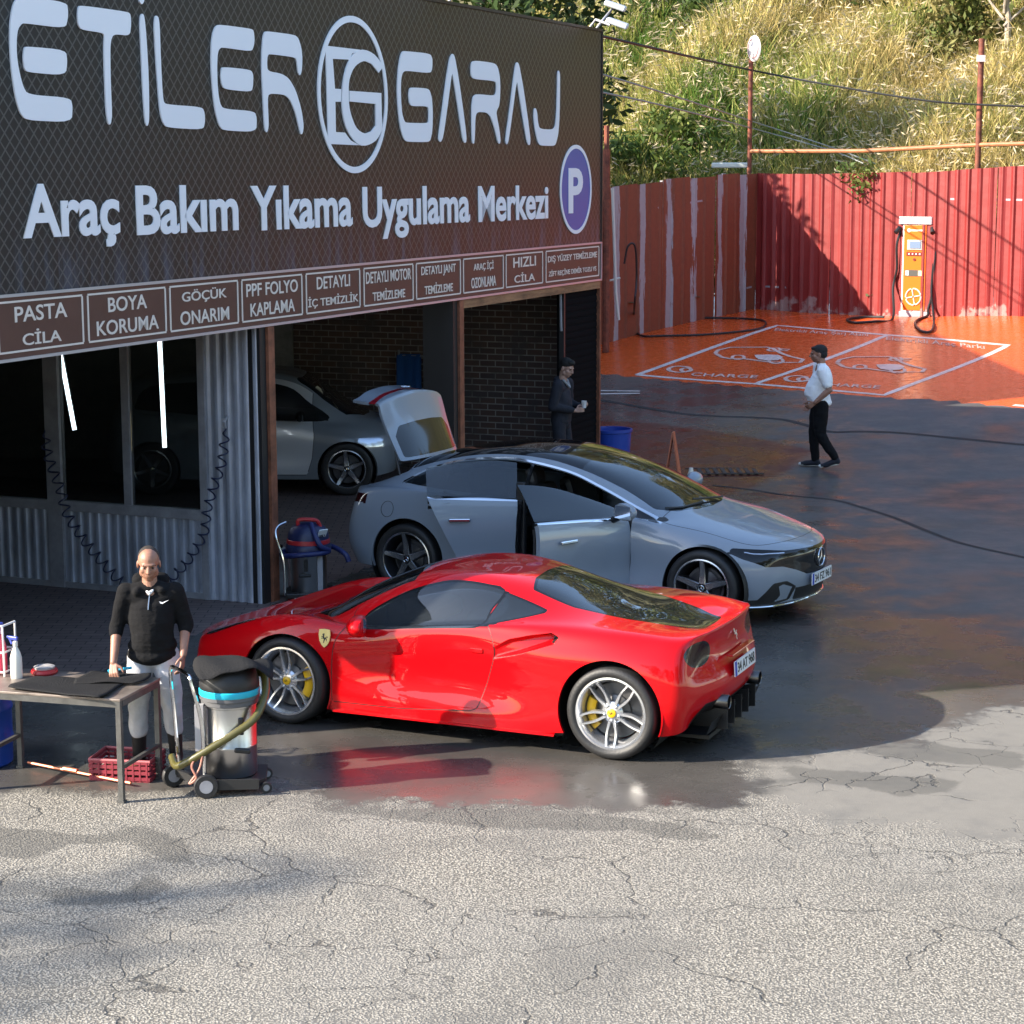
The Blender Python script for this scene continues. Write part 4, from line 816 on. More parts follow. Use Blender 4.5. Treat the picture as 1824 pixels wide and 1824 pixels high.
def build_charger():
    Y = 43.35; x = (1627-912)/FPX*Y; z = gz(x, Y)-.02
    r = thing('ev_charger', 'orange and white electric car charger with screen and two hanging cables', 'charger', (x, Y, z), R(-36))
    WH = mat('charger_white', (.66,.65,.64), rough=.35, coat=.3); OR = mat('charger_orange', (.68,.15,.015), rough=.3, coat=.4)
    b = MB(); b.box((0, .20, 1.0), (.62,.42,1.86), bev=.03); b.build('cabinet', WH, r)
    b = MB(); b.prism([(-.36,-.06),(.36,-.06),(.42,.10),(.42,.46),(-.42,.46),(-.42,.10)], 1.93, 2.08, M=Matrix.Identity(4)); b.build('roof_cap', WH, r)
    b = MB(); b.box((0,.20,.06), (.66,.46,.12), bev=.01); b.build('plinth', mat('charger_grey', (.30,.30,.33), rough=.5), r)
    b = MB(); b.box((.325,.2,1.0), (.06,.40,1.8)); b.build('side_panel', M_BLK, r); b = MB(); b.box((-.325,.2,1.0), (.05,.36,1.8)); b.build('side_panel', WH, r)
    f = MB(); f.box((0,-.02,1.03), (.50,.03,1.76), bev=.008); fp = f.build('front_panel', OR, r)
    s = MB(); s.box((.0,-.04,1.50), (.34,.03,.21), bev=.01); s.build('screen_bezel', mat('charger_bezel', (.40,.36,.32), rough=.4), fp)
    s = MB(); s.box((.02,-.058,1.50), (.24,.012,.14)); s.build('screen', mat('screen_glass', (.16,.22,.32), rough=.25), fp)
    s = MB(); s.box((.0,-.04,1.315), (.36,.012,.075)); s.build('button_strip', mat('dark_red', (.16,.015,.01), rough=.4), fp)
    for k in (-.12,-.04,.04,.12): s = MB(); s.box((k,-.049,1.315), (.03,.008,.03)); s.build('button', WH, fp)
    s = MB(); s.lathe([(.03,0),(.03,.012),(0,.012)], c=(.0,-.036,1.20), n=16, M=Matrix.Rotation(pi/2, 3, 'X'), cap=False); s.build('card_reader', mat('dark_red', (.16,.015,.01)), fp)
    s = MB(); s.box((.0,-.038,.92), (.42,.010,.13)); lb = s.build('label_strip', mat('label_dark', (.06,.06,.05), rough=.5), fp)
    s = MB(); s.box((-.155,-.045,.92), (.075,.006,.10)); s.build('label_field', mat('label_green', (.45,.60,.50), rough=.5), lb); s = MB(); s.box((.14,-.045,.92), (.09,.006,.11)); s.build('label_field', mat('label_cream', (.8,.62,.3), rough=.5), lb)
    T = Matrix.Translation((.0,-.037,.43)) @ Matrix(((1,0,0,0),(0,0,-1,0),(0,1,0,0),(0,0,0,1)))
    lg = MB()
    for a0 in (.3, 1.87, 3.44, 5.01):
        lg.tube([T @ Vector((.17*cos(a), .17*sin(a), .006)) for a in np.linspace(a0, a0+1.35, 9)], .016, n=6)
        lg.tube([T @ Vector((.02*cos(a0-.11), .02*sin(a0-.11), .006)), T @ Vector((.165*cos(a0-.11), .165*sin(a0-.11), .006))], .014, n=6)
    lg.build('logo', mat('logo_white', (.75,.62,.5), rough=.4), fp)
    s = MB(); s.box((.03,-.037,1.80), (.30,.006,.035)); s.lathe([(.04,0),(.04,.006),(0,.006)], c=(-.14,-.034,1.80), n=16, M=Matrix.Rotation(pi/2, 3, 'X'), cap=False); s.build('brand_bar', mat('logo_white', (.75,.62,.5)), fp)
    inv = Matrix.Rotation(R(36), 4, 'Z') @ Matrix.Translation((-x, -Y, -z))
    for nm, start, key in (('charging_cable', [(-.34,.05,1.85),(-.40,-.05,1.5),(-.40,-.02,1.0),(-.46,-.05,.6)], 'charger_hose1'), ('charging_cable', [(.36,.05,1.85),(.45,-.02,1.5),(.46,-.05,1.2),(.42,-.05,.5),(.36,-.08,.2)], 'charger_hose2')):
        g = [inv @ Vector((px_, py_, gz(px_, py_)+.03)) for px_, py_ in YARD[key]]
        pts = start + [tuple(p) for p in g]
        if key == 'charger_hose2': pts += [(.43,-.10,.55),(.44,-.04,1.25)]
        c = MB(); c.tube(spline(pts, 6), .027, n=8); c.build(nm, M_BLK, r)
    for sx in (-.36, .37): c = MB(); c.tube([(sx,.0,1.85),(sx+.05*np.sign(sx),-.10,1.75)], .05, n=10); c.build('plug_holster', M_BLK, r)
build_charger()

def build_shade_block():  # added unseen mass that casts shade over the orange ramp
    r = thing('shade_block', 'plain unseen block added behind the garage to shade the ramp, hidden by the big sign', 'building', (-9.2, 35.0, 0))
    b = MB(); b.box((0,0,3.7), (12.0, 9.4, 7.4)); b.build('wall', mat('grey_render', (.22,.21,.20)), r); b = MB(); b.box((0,0,7.46), (12.2, 9.6, .14)); b.build('roof', M_DARKM, r)
build_shade_block()
# ================================================================== grassy hillside and trees
NR = np.array((-RDIR[1], RDIR[0])); NR = NR if NR[1] > 0 else -NR          # away from the yard, behind the red fence
NL = np.array((RR_[1], -RR_[0])); NL = NL if NL[0] < 0 else -NL            # away from the yard, behind the rusty fence
def hill_z(x, y):
    x = np.asarray(x, float); y = np.asarray(y, float)
    dr = (x-RC[0])*NR[0]+(y-RC[1])*NR[1]; dl = (x-RC[0])*NL[0]+(y-RC[1])*NL[1]
    a = np.maximum(dr, 0); b = np.maximum(dl, 0)
    z = 1.6 + np.where(dr > 0, .60*a, 0) + np.where(dl > 0, .22*b, 0)*np.clip(1-a/14, 0, 1)
    z = z + .55*np.sin(x*.55+y*.2)*np.clip(np.maximum(a, b)/4, 0, 1) + .3*np.sin(x*1.3-y*.9)*np.clip(np.maximum(a, b)/4, 0, 1)
    z = np.where(np.maximum(dr, dl) < -.15, -3, z); return np.minimum(z, 30)
def build_hill():
    xs = np.arange(-40, 48, .5); ys = np.arange(34, 110, .5); X, Y = np.meshgrid(xs, ys); Z = hill_z(X, Y)
    # keep the building footprint and the yard clear
    rel = np.stack([X-FA[0], Y-FA[1]], -1); t = rel@np.array(FD); s = rel@np.array(FU)
    Z = np.where((t < 11.0), -3, Z)
    nx, ny = len(xs), len(ys); ii = np.arange(nx*ny).reshape(ny, nx); V = np.stack([X.ravel(), Y.ravel(), Z.ravel()], 1)
    F = np.stack([ii[:-1,:-1].ravel(), ii[:-1,1:].ravel(), ii[1:,1:].ravel(), ii[1:,:-1].ravel()], 1); ok = (V[F, 2] > -2).all(1); F = F[ok]
    me = bpy.data.meshes.new('hill'); me.from_pydata(V.tolist(), [], F.tolist()); me.polygons.foreach_set('use_smooth', [True]*len(F)); me.update()
    o = link('hill', me, None, mat('hill_soil', (.10,.085,.035), rough=.95, col2=(.045,.055,.018), vscale=1.2, bump=.6, bscale=6)); tag(o, kind='structure')
build_hill()
def blades(name, pts, mats_col, heights, width, nblade, spread, plume=0.0, lean=.35, seed=1):
    """many curved blades as one mesh with a colour per blade"""
    g = np.random.default_rng(seed); n = len(pts); N = n*nblade
    base = np.repeat(np.asarray(pts), nblade, 0); base[:, :2] += g.normal(0, spread, (N, 2)); hh = np.repeat(heights, nblade)*g.uniform(.55, 1.15, N)
    base[:, 2] = hill_z(base[:,0], base[:,1])-.03; ok = base[:,2] > -1
    ok &= np.maximum((base[:,:2]-RC)@NR, (base[:,:2]-RC)@NL) > .75
    base = base[ok]; hh = hh[ok]; colr = np.repeat(np.asarray(mats_col), nblade, 0)[ok]; N = len(base)
    az = g.uniform(0, 2*pi, N); ln = g.uniform(.05, lean, N)*hh*1.4; dirx = np.stack([np.cos(az), np.sin(az)], 1); az2 = g.uniform(0, pi, N); wdir = np.stack([np.cos(az2), np.sin(az2), np.zeros(N)], 1)
    wv = width*g.uniform(.6, 1.3, N)
    V = []; 
    for t, wt in ((0, 1.0), (.45, .9), (.8, .6), (1.0, .08)):
        p = base.copy(); p[:, :2] += dirx*(ln*t**1.8)[:, None]; p[:, 2] += hh*t*(1-.18*t)
        V += [p-wdir*(wv*wt/2)[:, None], p+wdir*(wv*wt/2)[:, None]]
    V = np.stack(V, 1).reshape(-1, 3); o = np.arange(N)*8
    F = np.concatenate([np.stack([o+2*k, o+2*k+1, o+2*k+3, o+2*k+2], 1) for k in range(3)])
    C = np.repeat(colr*g.uniform(.75, 1.25, (N, 1)), 8, 0)
    if plume > 0:
        pick = np.where(g.random(N) < plume)[0]; q = 5
        tip = V.reshape(N, 8, 3)[pick, 6]; 
        pv = []; pf = []; k = len(pick)
        for j in range(q):
            off = g.normal(0, .035, (k, 3)); a = tip+off-np.array([0,0,.07*j]); d = g.normal(0, 1, (k, 3)); d[:,2] = -abs(d[:,2])*.6; d /= np.linalg.norm(d, axis=1)[:, None]
            w_ = np.cross(d, g.normal(0, 1, (k, 3))); w_ /= np.linalg.norm(w_, axis=1)[:, None]
            pv.append(np.stack([a, a+d*.12+w_*.018, a+d*.24, a+d*.12-w_*.018], 1))
        pv = np.concatenate(pv).reshape(-1, 3); o2 = len(V)+np.arange(len(pv)//4)*4
        F = np.concatenate([F, np.stack([o2, o2+1, o2+2, o2+3], 1)]); V = np.concatenate([V, pv])
        pc = np.array([.52,.43,.28])*g.uniform(.8, 1.15, (len(pv)//4, 1)); C = np.concatenate([C, np.repeat(pc, 4, 0)])
    me = bpy.data.meshes.new(name); me.vertices.add(len(V)); me.vertices.foreach_set('co', V.ravel().astype(np.float32)); me.loops.add(F.size); me.loops.foreach_set('vertex_index', F.ravel().astype(np.int32))
    me.polygons.add(len(F)); me.polygons.foreach_set('loop_start', np.arange(0, F.size, 4, dtype=np.int32)); me.polygons.foreach_set('loop_total', np.full(len(F), 4, dtype=np.int32)); me.update()
    a = me.color_attributes.new('leafcol', 'FLOAT_COLOR', 'POINT'); a.data.foreach_set('color', np.concatenate([np.clip(C, 0, 1), np.ones((len(C), 1))], 1).astype(np.float32).ravel())
    return me
def leaf_mat(name='leaf_by_colour', trans=.25):
    if name in MATS: return MATS[name]
    m, n, b, L = nodes_of(name); at = N_(n, 'ShaderNodeAttribute'); at.attribute_name = 'leafcol'
    L(at.outputs['Color'], b.inputs['Base Color']); b.inputs['Roughness'].default_value = .6; b.inputs['Specular IOR Level'].default_value = .25
    tl = N_(n, 'ShaderNodeBsdfTranslucent'); L(at.outputs['Color'], tl.inputs[0]); mx = N_(n, 'ShaderNodeMixShader'); mx.inputs[0].default_value = trans
    L(b.outputs[0], mx.inputs[1]); L(tl.outputs[0], mx.inputs[2]); L(mx.outputs[0], n.nodes['Material Output'].inputs[0]); return m
def build_grass():
    g = np.random.default_rng(5)
    def scatter(n, dmax):
        out = np.zeros((0, 2))
        while len(out) < n:
            Y = 40.5+22*g.random(20000)**1.1; u_ = g.uniform(860, 2300, 20000); p = np.stack([(u_-912)/FPX*Y, Y], 1)
            dr = (p-RC)@NR; dl = (p-RC)@NL; rel = p-np.array(FA)
            ok = (np.maximum(dr, dl) > .25) & (np.maximum(dr, dl) < dmax) & (rel@np.array(FD) > 11.5)
            out = np.concatenate([out, p[ok]])
        return np.c_[out[:n], np.zeros(n)]
    def field(p, s, ph): return .5+.5*np.sin(p[:,0]*s+ph+1.7*np.sin(p[:,1]*s*.7+ph))*np.cos(p[:,1]*s*.9-ph)
    m = leaf_mat()
    P = scatter(5600, 16); f = field(P, .55, .4)
    straw = np.array([.48,.37,.14]); olive = np.array([.24,.26,.06]); green = np.array([.09,.17,.025]); brown = np.array([.24,.17,.08])
    pick = g.random(len(P))*.8+f*.95
    col = np.where((pick > 1.12)[:,None], straw, np.where((pick > .74)[:,None], (straw+olive)/2, np.where((pick > .46)[:,None], olive, green)))
    me = blades('tall_grass', P, col, g.uniform(.7, 1.5, len(P)), .026, 24, .22, .085, .45, 11)
    o = link('tall_grass', me, None, m); tag(o, 'tall straw-coloured grass covering the hillside above the fences', 'grass', kind='stuff')
    P2 = scatter(3100, 16); col = np.where(g.random((len(P2),1)) > .4, np.array([[.07,.13,.025]]), np.array([[.13,.17,.04]]))
    me = blades('green_undergrowth', P2, col, g.uniform(.3, .7, len(P2)), .06, 16, .3, 0, .8, 12)
    o = link('green_undergrowth', me, None, m); tag(o, 'low green undergrowth between the tall grass on the hillside', 'undergrowth', kind='stuff')
build_grass()
def leaf_cloud(name, blobs, n, size, cols, seed, flat=.6, parent=None):
    """leaves spread through several overlapping clumps"""
    g = np.random.default_rng(seed); B = np.array(blobs); wts = B[:,3]**2; k = g.choice(len(B), n, p=wts/wts.sum())
    d = g.normal(0, 1, (n, 3)); d /= np.linalg.norm(d, axis=1)[:,None]; r = B[k,3]*(.55+.5*g.random(n)**.6)
    c = B[k,:3]+d*r[:,None]*np.array([1,1,.85]); c += g.normal(0, .06, (n,3))
    u_ = g.normal(0, 1, (n,3)); u_ /= np.linalg.norm(u_, axis=1)[:,None]; v_ = np.cross(u_, d); v_ /= np.maximum(np.linalg.norm(v_, axis=1), 1e-6)[:,None]; s = size*g.uniform(.6, 1.4, n)[:,None]
    V = np.stack([c-u_*s, c+v_*s*flat*.6, c+u_*s, c-v_*s*flat*.6], 1).reshape(-1,3); o = np.arange(n)*4; F = np.stack([o,o+1,o+2,o+3], 1)
    cb = np.array(cols)[g.integers(0, len(cols), len(B))][k]; C = np.repeat(cb*g.uniform(.6,1.35,(n,1)), 4, 0)
    me = bpy.data.meshes.new(name); me.vertices.add(len(V)); me.vertices.foreach_set('co', V.ravel().astype(np.float32)); me.loops.add(F.size); me.loops.foreach_set('vertex_index', F.ravel().astype(np.int32))
    me.polygons.add(len(F)); me.polygons.foreach_set('loop_start', np.arange(0,F.size,4,dtype=np.int32)); me.polygons.foreach_set('loop_total', np.full(len(F),4,dtype=np.int32)); me.update()
    a = me.color_attributes.new('leafcol','FLOAT_COLOR','POINT'); a.data.foreach_set('color', np.concatenate([np.clip(C,0,1), np.ones((len(C),1))],1).astype(np.float32).ravel())
    return link(name, me, parent, leaf_mat())
M_BARK = mat('bark', (.12,.085,.055), rough=.9, var=.4, vscale=6, bump=.5, bscale=12); M_PALEBARK = mat('pale_bark', (.36,.30,.24), rough=.9, var=.3, vscale=6)
def make_tree(label, x, y, z, h, rad, seed, cols, n=5200, size=.15, bark=None, trunk_r=.18, low=.3, group=None):
    r = random.Random(seed); root = thing('tree', label, 'tree', (x, y, z-.1), group=group)
    tb = MB(); top = Vector((r.uniform(-.3,.3), r.uniform(-.3,.3), h*.62)); tb.tube([(0,0,0), (top.x*.4+.08, top.y*.4, h*.3), tuple(top)], [trunk_r, trunk_r*.75, trunk_r*.4], n=8)
    blobs = []
    for k in range(9):
        a = k*2.4+r.uniform(-.4,.4); e = h*(low+(.98-low)*((k+.5)/9)); rr = rad*(.75 if k < 7 else .35)*r.uniform(.6,1.05)
        p = Vector((cos(a)*rr, sin(a)*rr, e)); st = Vector((top.x*.5, top.y*.5, max(h*.2, e*.55)))
        tb.tube([st, st.lerp(p, .55)+Vector((0,0,.2)), p], [trunk_r*.4, trunk_r*.25, trunk_r*.08], n=6); blobs.append((p.x, p.y, p.z, rad*r.uniform(.38,.6)))
        q = p+Vector((r.uniform(-1,1), r.uniform(-1,1), r.uniform(-.3,.6)))*rad*.5; blobs.append((q.x, q.y, q.z, rad*r.uniform(.22,.38)))
    blobs.append((top.x, top.y, h*.9, rad*.5)); tb.build('trunk', bark or M_BARK, root); leaf_cloud('crown', blobs, n, size, cols, seed, parent=root)
    return root
def build_trees():

    DG = [(.045,.075,.018),(.065,.10,.022),(.035,.06,.015)]; LG = [(.10,.14,.03),(.15,.17,.04),(.075,.12,.025)]; OL = [(.16,.15,.05),(.20,.17,.06),(.10,.12,.03)]
    # behind the sign: their tops show over its edge, and they shade the yard
    make_tree('dark green tree rising directly behind the top edge of the big sign', -4.2, 45.6, 2.0, 6.8, 2.6, 21, DG, 6500, .17)
    make_tree('dense dark tree behind the sign, left of the hillside grass', -.6, 46.5, 3.0, 8.2, 2.7, 22, DG, 6500, .15)
    make_tree('olive green tree far left behind the garage roof', -12.5, 29.5, .4, 10.0, 3.3, 23, LG, 6500, .18)
    make_tree('tall roadside tree left of the yard', -32, 2.3, 0, 16.2, 2.9, 25, LG, 2600, .24, low=.62)
    first = make_tree('tall tree on the crest of the hill', 14.0, 70.0, float(hill_z(14.0, 70.0)), 11.5, 4.2, 61, OL, 5200, .24, group='trees on the hill crest')
    for i, (x, y, s) in enumerate(((7,74,1.1),(1,77,1.0),(20.5,66,1.05),(27,63,1.15),(-6,76,1.2),(11,80,1.3),(24,74,1.3),(33,58,1.1))):
        c = copy_tree(first); c.location = (x, y, float(hill_z(x, y))-.3); c.scale = (s, s, s); c.rotation_euler.z = i*1.3
    # right-hand top: bush with a bare pale trunk, dark thicket
    def on(x, y): return float(hill_z(x, y))
    def top_at(u, dist): # a point on the hillside under pixel column u, dist behind the red fence
        for Y in np.arange(42, 75, .1):
            x = (u-912)/FPX*Y
            if (x-RC[0])*NR[0]+(Y-RC[1])*NR[1] >= dist: return x, Y
        return x, Y
    x, y = top_at(1778, 9.2); make_tree('leafy tree on the hill with a bare pale trunk, above the right-hand pole', x, y, on(x, y), 4.6, 1.9, 31, LG, 3600, .13, M_PALEBARK, .10, .42)
    x, y = top_at(1690, 9.6); make_tree('yellow-green bush beside the pale-trunked tree at the top of the hill', x, y, on(x, y)-.3, 2.3, 1.1, 32, OL, 2200, .11, None, .07, .12)
    x, y = top_at(1560, 12.5); make_tree('dark thicket at the top of the hill behind the grass', x, y, on(x, y)-.5, 4.2, 2.6, 33, DG, 5200, .14, None, .12, .1)
    x, y = top_at(1400, 13.5); make_tree('small green bush at the top of the hill, left of the dark thicket', x, y, on(x, y)-.5, 2.2, 1.2, 34, LG, 2000, .11, None, .06, .1)
    x, y = top_at(1215, 9.0); make_tree('dark green shrub in the grass above the oval lamp', x, y, on(x, y)-.4, 2.6, 1.7, 35, DG, 3600, .11, None, .08, .1)
    x, y = top_at(1195, 3.2); make_tree('low bright green shrub behind the rusty fence', x, y, on(x, y)-.6, 1.9, 1.1, 36, LG, 2000, .10, None, .06, .1)
    x, y = top_at(1100, 2.0); make_tree('small bright green bush right beside the far edge of the sign', x, y, on(x, y)-.4, 1.7, .8, 37, LG, 1500, .09, None, .05, .1)
    # creeper over the red fence
    q = RC+RDIR*2.55; blobs = [(q[0]+.1*i, q[1]-.08-.08*i, 4.15+gz(*q)-1.2+dz, .22) for i, dz in ((-2,.1),(0,.0),(1,-.15),(2,.12),(0,-.35))]
    o = leaf_cloud('creeper', blobs, 260, .07, LG, 41); tag(o, 'green creeper hanging over the top of the red fence', 'plant')
    # trees round the rest of the yard, out of the frame: they are what the cars mirror
    t0 = make_tree('spreading roadside tree across the yard', 21, 14, 0, 9.5, 4.0, 51, OL, 5200, .22, group='trees across the road')
    for i, (x, y, s, rz) in enumerate(((24,22,1.15,1.0),(19.5,5,.95,2.2),(25,31,1.2,.5),(17,-6,1.1,3.0),(9,-13,1.15,4.0),(1,-16,1.2,5.1),(-7,-14,1.05,.7),(27,-12,1.4,1.9))):
        c = copy_tree(t0); c.location = (x, y, 0); c.scale = (s, s, s); c.rotation_euler.z = rz
build_trees()
# ================================================================== red sports car
FX, FY, FYAW = 1.068, 15.346, 2.7422
def car_cage(stations, rear, front):
    """stations: (x, belt[L+1] (y,z), top[M] (y,z[,dx])) from the front corner to the rear corner.
    rear/front: lists k=1..M of levels 0..L-1 as (x,y,z). Half cage y>=0, mirrored here."""
    L = len(stations[0][1])-1; Mn = len(stations[0][2]); N = len(stations)
    V = []; F = []; Z = []; idx = {}
    def vert(key, p): idx[key] = len(V); V.append(p)
    for i, (x, belt, top) in enumerate(stations):
        for l, b in enumerate(belt): vert(('s', i, l), (x+(b[2] if len(b) > 2 else 0), b[0], b[1]))
        for m, b in enumerate(top): vert(('t', i, m+1), (x+(b[2] if len(b) > 2 else 0), b[0], b[1]))
        idx[('t', i, 0)] = idx[('s', i, L)]
    for nm, E, i in (('f', front, 0), ('r', rear, N-1)):
        for k in range(1, Mn+1):
            for l in range(L): vert((nm, k, l), E[k-1][l])
            idx[(nm, k, L)] = idx[('t', i, k)]
        for l in range(L+1): idx[(nm, 0, l)] = idx[('s', i, l)]
    def q(a, b, c, d, z): F.append([idx[a], idx[b], idx[c], idx[d]]); Z.append(z)
    for i in range(N-1):
        for l in range(L): q(('s',i,l),('s',i,l+1),('s',i+1,l+1),('s',i+1,l), 0)
        for m in range(Mn): q(('t',i,m),('t',i,m+1),('t',i+1,m+1),('t',i+1,m), 1+m)
    for k in range(Mn):
        for l in range(L):
            q(('f',k,l),('f',k+1,l),('f',k+1,l+1),('f',k,l+1), 8)
            q(('r',k,l),('r',k,l+1),('r',k+1,l+1),('r',k+1,l), 9)
    # mirror
    n = len(V); mir = {}
    for j in range(n):
        x, y, z = V[j]
        if abs(y) < 1e-6: mir[j] = j
        else: mir[j] = len(V); V.append((x, -y, z))
    F2 = [[mir[j] for j in reversed(f)] for f in F]
    return V, F+F2, Z+Z, idx, mir
def crease_path(keys, idx, mir, w, out):
    for a, b in zip(keys[:-1], keys[1:]):
        i, j = idx[a], idx[b]
        for p, q_ in ((i, j), (mir[i], mir[j])): out[tuple(sorted((p, q_)))] = w
def arch_well(name, cx, cz, r, y0, y1, m, parent, side):
    mb = MB(); n = 28; rows = []
    for y in (y0, y1):
        rows.append([(cx+r*cos(t), side*y, cz+r*sin(t)) for t in np.linspace(-0.6, pi+0.6, n)])
    mb.grid(rows); c = [(cx, side*y0, cz)]
    mb.add(rows[0]+c, [(i, i+1, n) for i in range(n-1)])
    return mb.build(name, m, parent)
def number_plate(parent, M, txt, w=0.52, h=0.112, strip=True):
    mb = MB(); mb.box((0,0,0.004), (w, h, 0.008)); p = link('number_plate', mb.mesh('number_plate'), parent, M_PLATE)
    p.matrix_local = M
    if strip:
        b = MB(); b.box((-w/2+0.022, 0, 0.0095), (0.04, h-0.006, 0.003)); link('country_strip', b.mesh('country_strip'), p, M_PLBLUE)
    fit_text(txt, 'lettering', Matrix.Translation((0.02, 0, 0.0095)), w*0.82, h*0.66, M_LETTER, p, bold=0.01, extrude=0.001)
    return p

def wheel_base(parent, x, y, z, R_t, R_r, wid, side, rot=0.0, steer=0.0):
    """wheel empty-less: tyre is the part, the rim etc. its sub-parts. side=+1: outer face towards +y"""
    prof = []
    ri = R_r; ro = R_t; hw = wid/2
    for r_, w_ in ((ri-0.004, -hw*0.86), (ri+0.02, -hw*0.95), (ro-0.05, -hw*1.0), (ro-0.018, -hw*0.93), (ro-0.004, -hw*0.78), (ro, -hw*0.4), (ro, hw*0.4), (ro-0.004, hw*0.78), (ro-0.018, hw*0.93), (ro-0.05, hw*1.0), (ri+0.02, hw*0.95), (ri-0.004, hw*0.86)):
        prof.append((r_, w_))
    T = Matrix.Rotation(-side*pi/2, 4, 'X')          # lathe axis z -> outward y
    mb = MB(); mb.lathe(prof, n=64, cap=False, M=T)
    me = mb.mesh('wheel')
    o = link('wheel', me, parent, M_TYRE); o.location = (x, y, z); o.rotation_euler = (0, 0, steer)
    return o, T
def sport_wheel(parent, x, y, z, R_t, wid, side, rot, steer=0.0, caliper_ang=0.0, detail=True):
    rr = 0.262
    o, T = wheel_base(parent, x, y, z, R_t, rr, wid, side, rot, steer)
    hw = wid/2*0.86
    rim = MB(); rim.lathe([(rr-0.004, hw), (rr+0.006, hw+0.006), (rr-0.008, hw+0.008), (rr-0.016, hw-0.004), (rr-0.03, hw-0.03), (rr-0.045, hw-0.10), (rr-0.055, -hw)], n=64, cap=False, M=T)
    if not detail:
        rim.lathe([(0.0, hw-0.05), (rr-0.03, hw-0.04)], n=24, cap=False, M=T); rim.build('rim', M_RIM, o); return o
    # five twin spokes
    for k in range(5):
        a = rot+2*pi*k/5; ca, sa = cos(a), sin(a)
        for sgn in (-1, 1):
            pts = []
            for t in np.linspace(0, 1, 9):
                rad = 0.045+(rr-0.012-0.045)*t
                off = sgn*np.interp(t, [0, .2, .45, .7, 1], [0.012, .021, .034, .036, .029])
                zz = hw-0.026+0.024*t-0.012*sin(pi*t)
                wv = np.interp(t, [0, .15, .4, .75, 1], [.012, .012, .0105, .0082, .0085])
                pts.append((rad, off, zz, wv))
            vs = []; fs = []
            for rad, off, zz, wv in pts:
                for dx, dz in ((-wv*1.2, -0.040), (-wv, -0.002), (-wv*0.7, 0.004), (wv*0.7, 0.004), (wv, -0.002), (wv*1.2, -0.040)):
                    u_, v_ = rad, off+dx
                    p = Vector((u_*ca-v_*sa, u_*sa+v_*ca, zz+dz)); vs.append(T @ p)
            n = 6
            for i in range(len(pts)-1):
                for j in range(n): fs.append((i*n+j, i*n+(j+1) % n, (i+1)*n+(j+1) % n, (i+1)*n+j))
            rim.add(vs, fs, False)
    rim.lathe([(0.078, hw-0.075), (0.080, hw-0.045), (0.066, hw-0.032), (0.044, hw-0.024), (0.0, hw-0.024)], n=32, cap=False, M=T)
    rim.build('rim', M_RIM, o)
    for k in range(5):
        a = rot+2*pi*k/5; nb = MB()
        nb.lathe([(0.011, 0), (0.011, 0.016), (0.006, 0.018), (0.0, 0.012)], c=T @ Vector((0.057*cos(a), 0.057*sin(a), hw-0.034)), n=8, M=T, cap=False, smooth=False)
        nb.build('wheel_bolt', M_STEEL, o)
    cp = MB(); cp.lathe([(0.033, hw-0.03), (0.033, hw-0.016), (0.029, hw-0.013), (0.0, hw-0.013)], n=24, cap=False, M=T); cap = cp.build('centre_cap', M_YEL, o)
    hb = MB(); hb.prism(HORSE_S, hw-0.0128, hw-0.0118, M=T @ Matrix.Rotation(-side*pi/2 + (0 if side > 0 else pi), 4, 'Z')); hb.build('cap_emblem', M_LETTER, o)
    ds = MB(); ds.lathe([(0.205, -0.01), (0.205, 0.012), (0.12, 0.012), (0.118, 0.03), (0.07, 0.045)], n=48, cap=False, M=T); ds.build('brake_disc', M_DISC, o)
    ca_ = MB(); rows = []
    for t in np.linspace(-0.62, 0.62, 12):
        rr_ = []
        for r_, z_ in ((0.145, 0.016), (0.145, 0.055), (0.160, 0.062), (0.195, 0.062), (0.213, 0.05), (0.213, 0.016)):
            aa = caliper_ang+t; rr_.append(T @ Vector((r_*cos(aa), r_*sin(aa), z_)))
        rows.append(rr_)
    ca_.grid(rows)
    ca_.add(rows[0], [tuple(range(6))]); ca_.add(rows[-1], [tuple(range(5,-1,-1))])
    ca_.build('brake_caliper', M_YEL, o)
    return o
# a small rearing horse silhouette for the shield (x right, y up), about unit height
HORSE = [(-.10,-.5),(-.02,-.5),(.0,-.36),(.06,-.22),(.12,-.1),(.2,-.14),(.22,-.3),(.28,-.3),(.28,-.08),(.2,.02),(.26,.1),(.36,.06),(.42,.14),(.34,.18),(.22,.16),(.16,.12),(.08,.02),(.0,.1),(-.02,.2),(.0,.3),(.02,.44),(-.04,.5),(-.1,.46),(-.22,.42),(-.24,.34),(-.16,.32),(-.16,.2),(-.3,.22),(-.34,.12),(-.28,.1),(-.24,.14),(-.16,.1),(-.2,.0),(-.32,.02),(-.36,-.1),(-.3,-.1),(-.26,-.04),(-.14,-.06),(-.04,-.12),(-.08,-.24)]
HORSE_S = [(x*0.034, y*0.034) for x, y in HORSE]

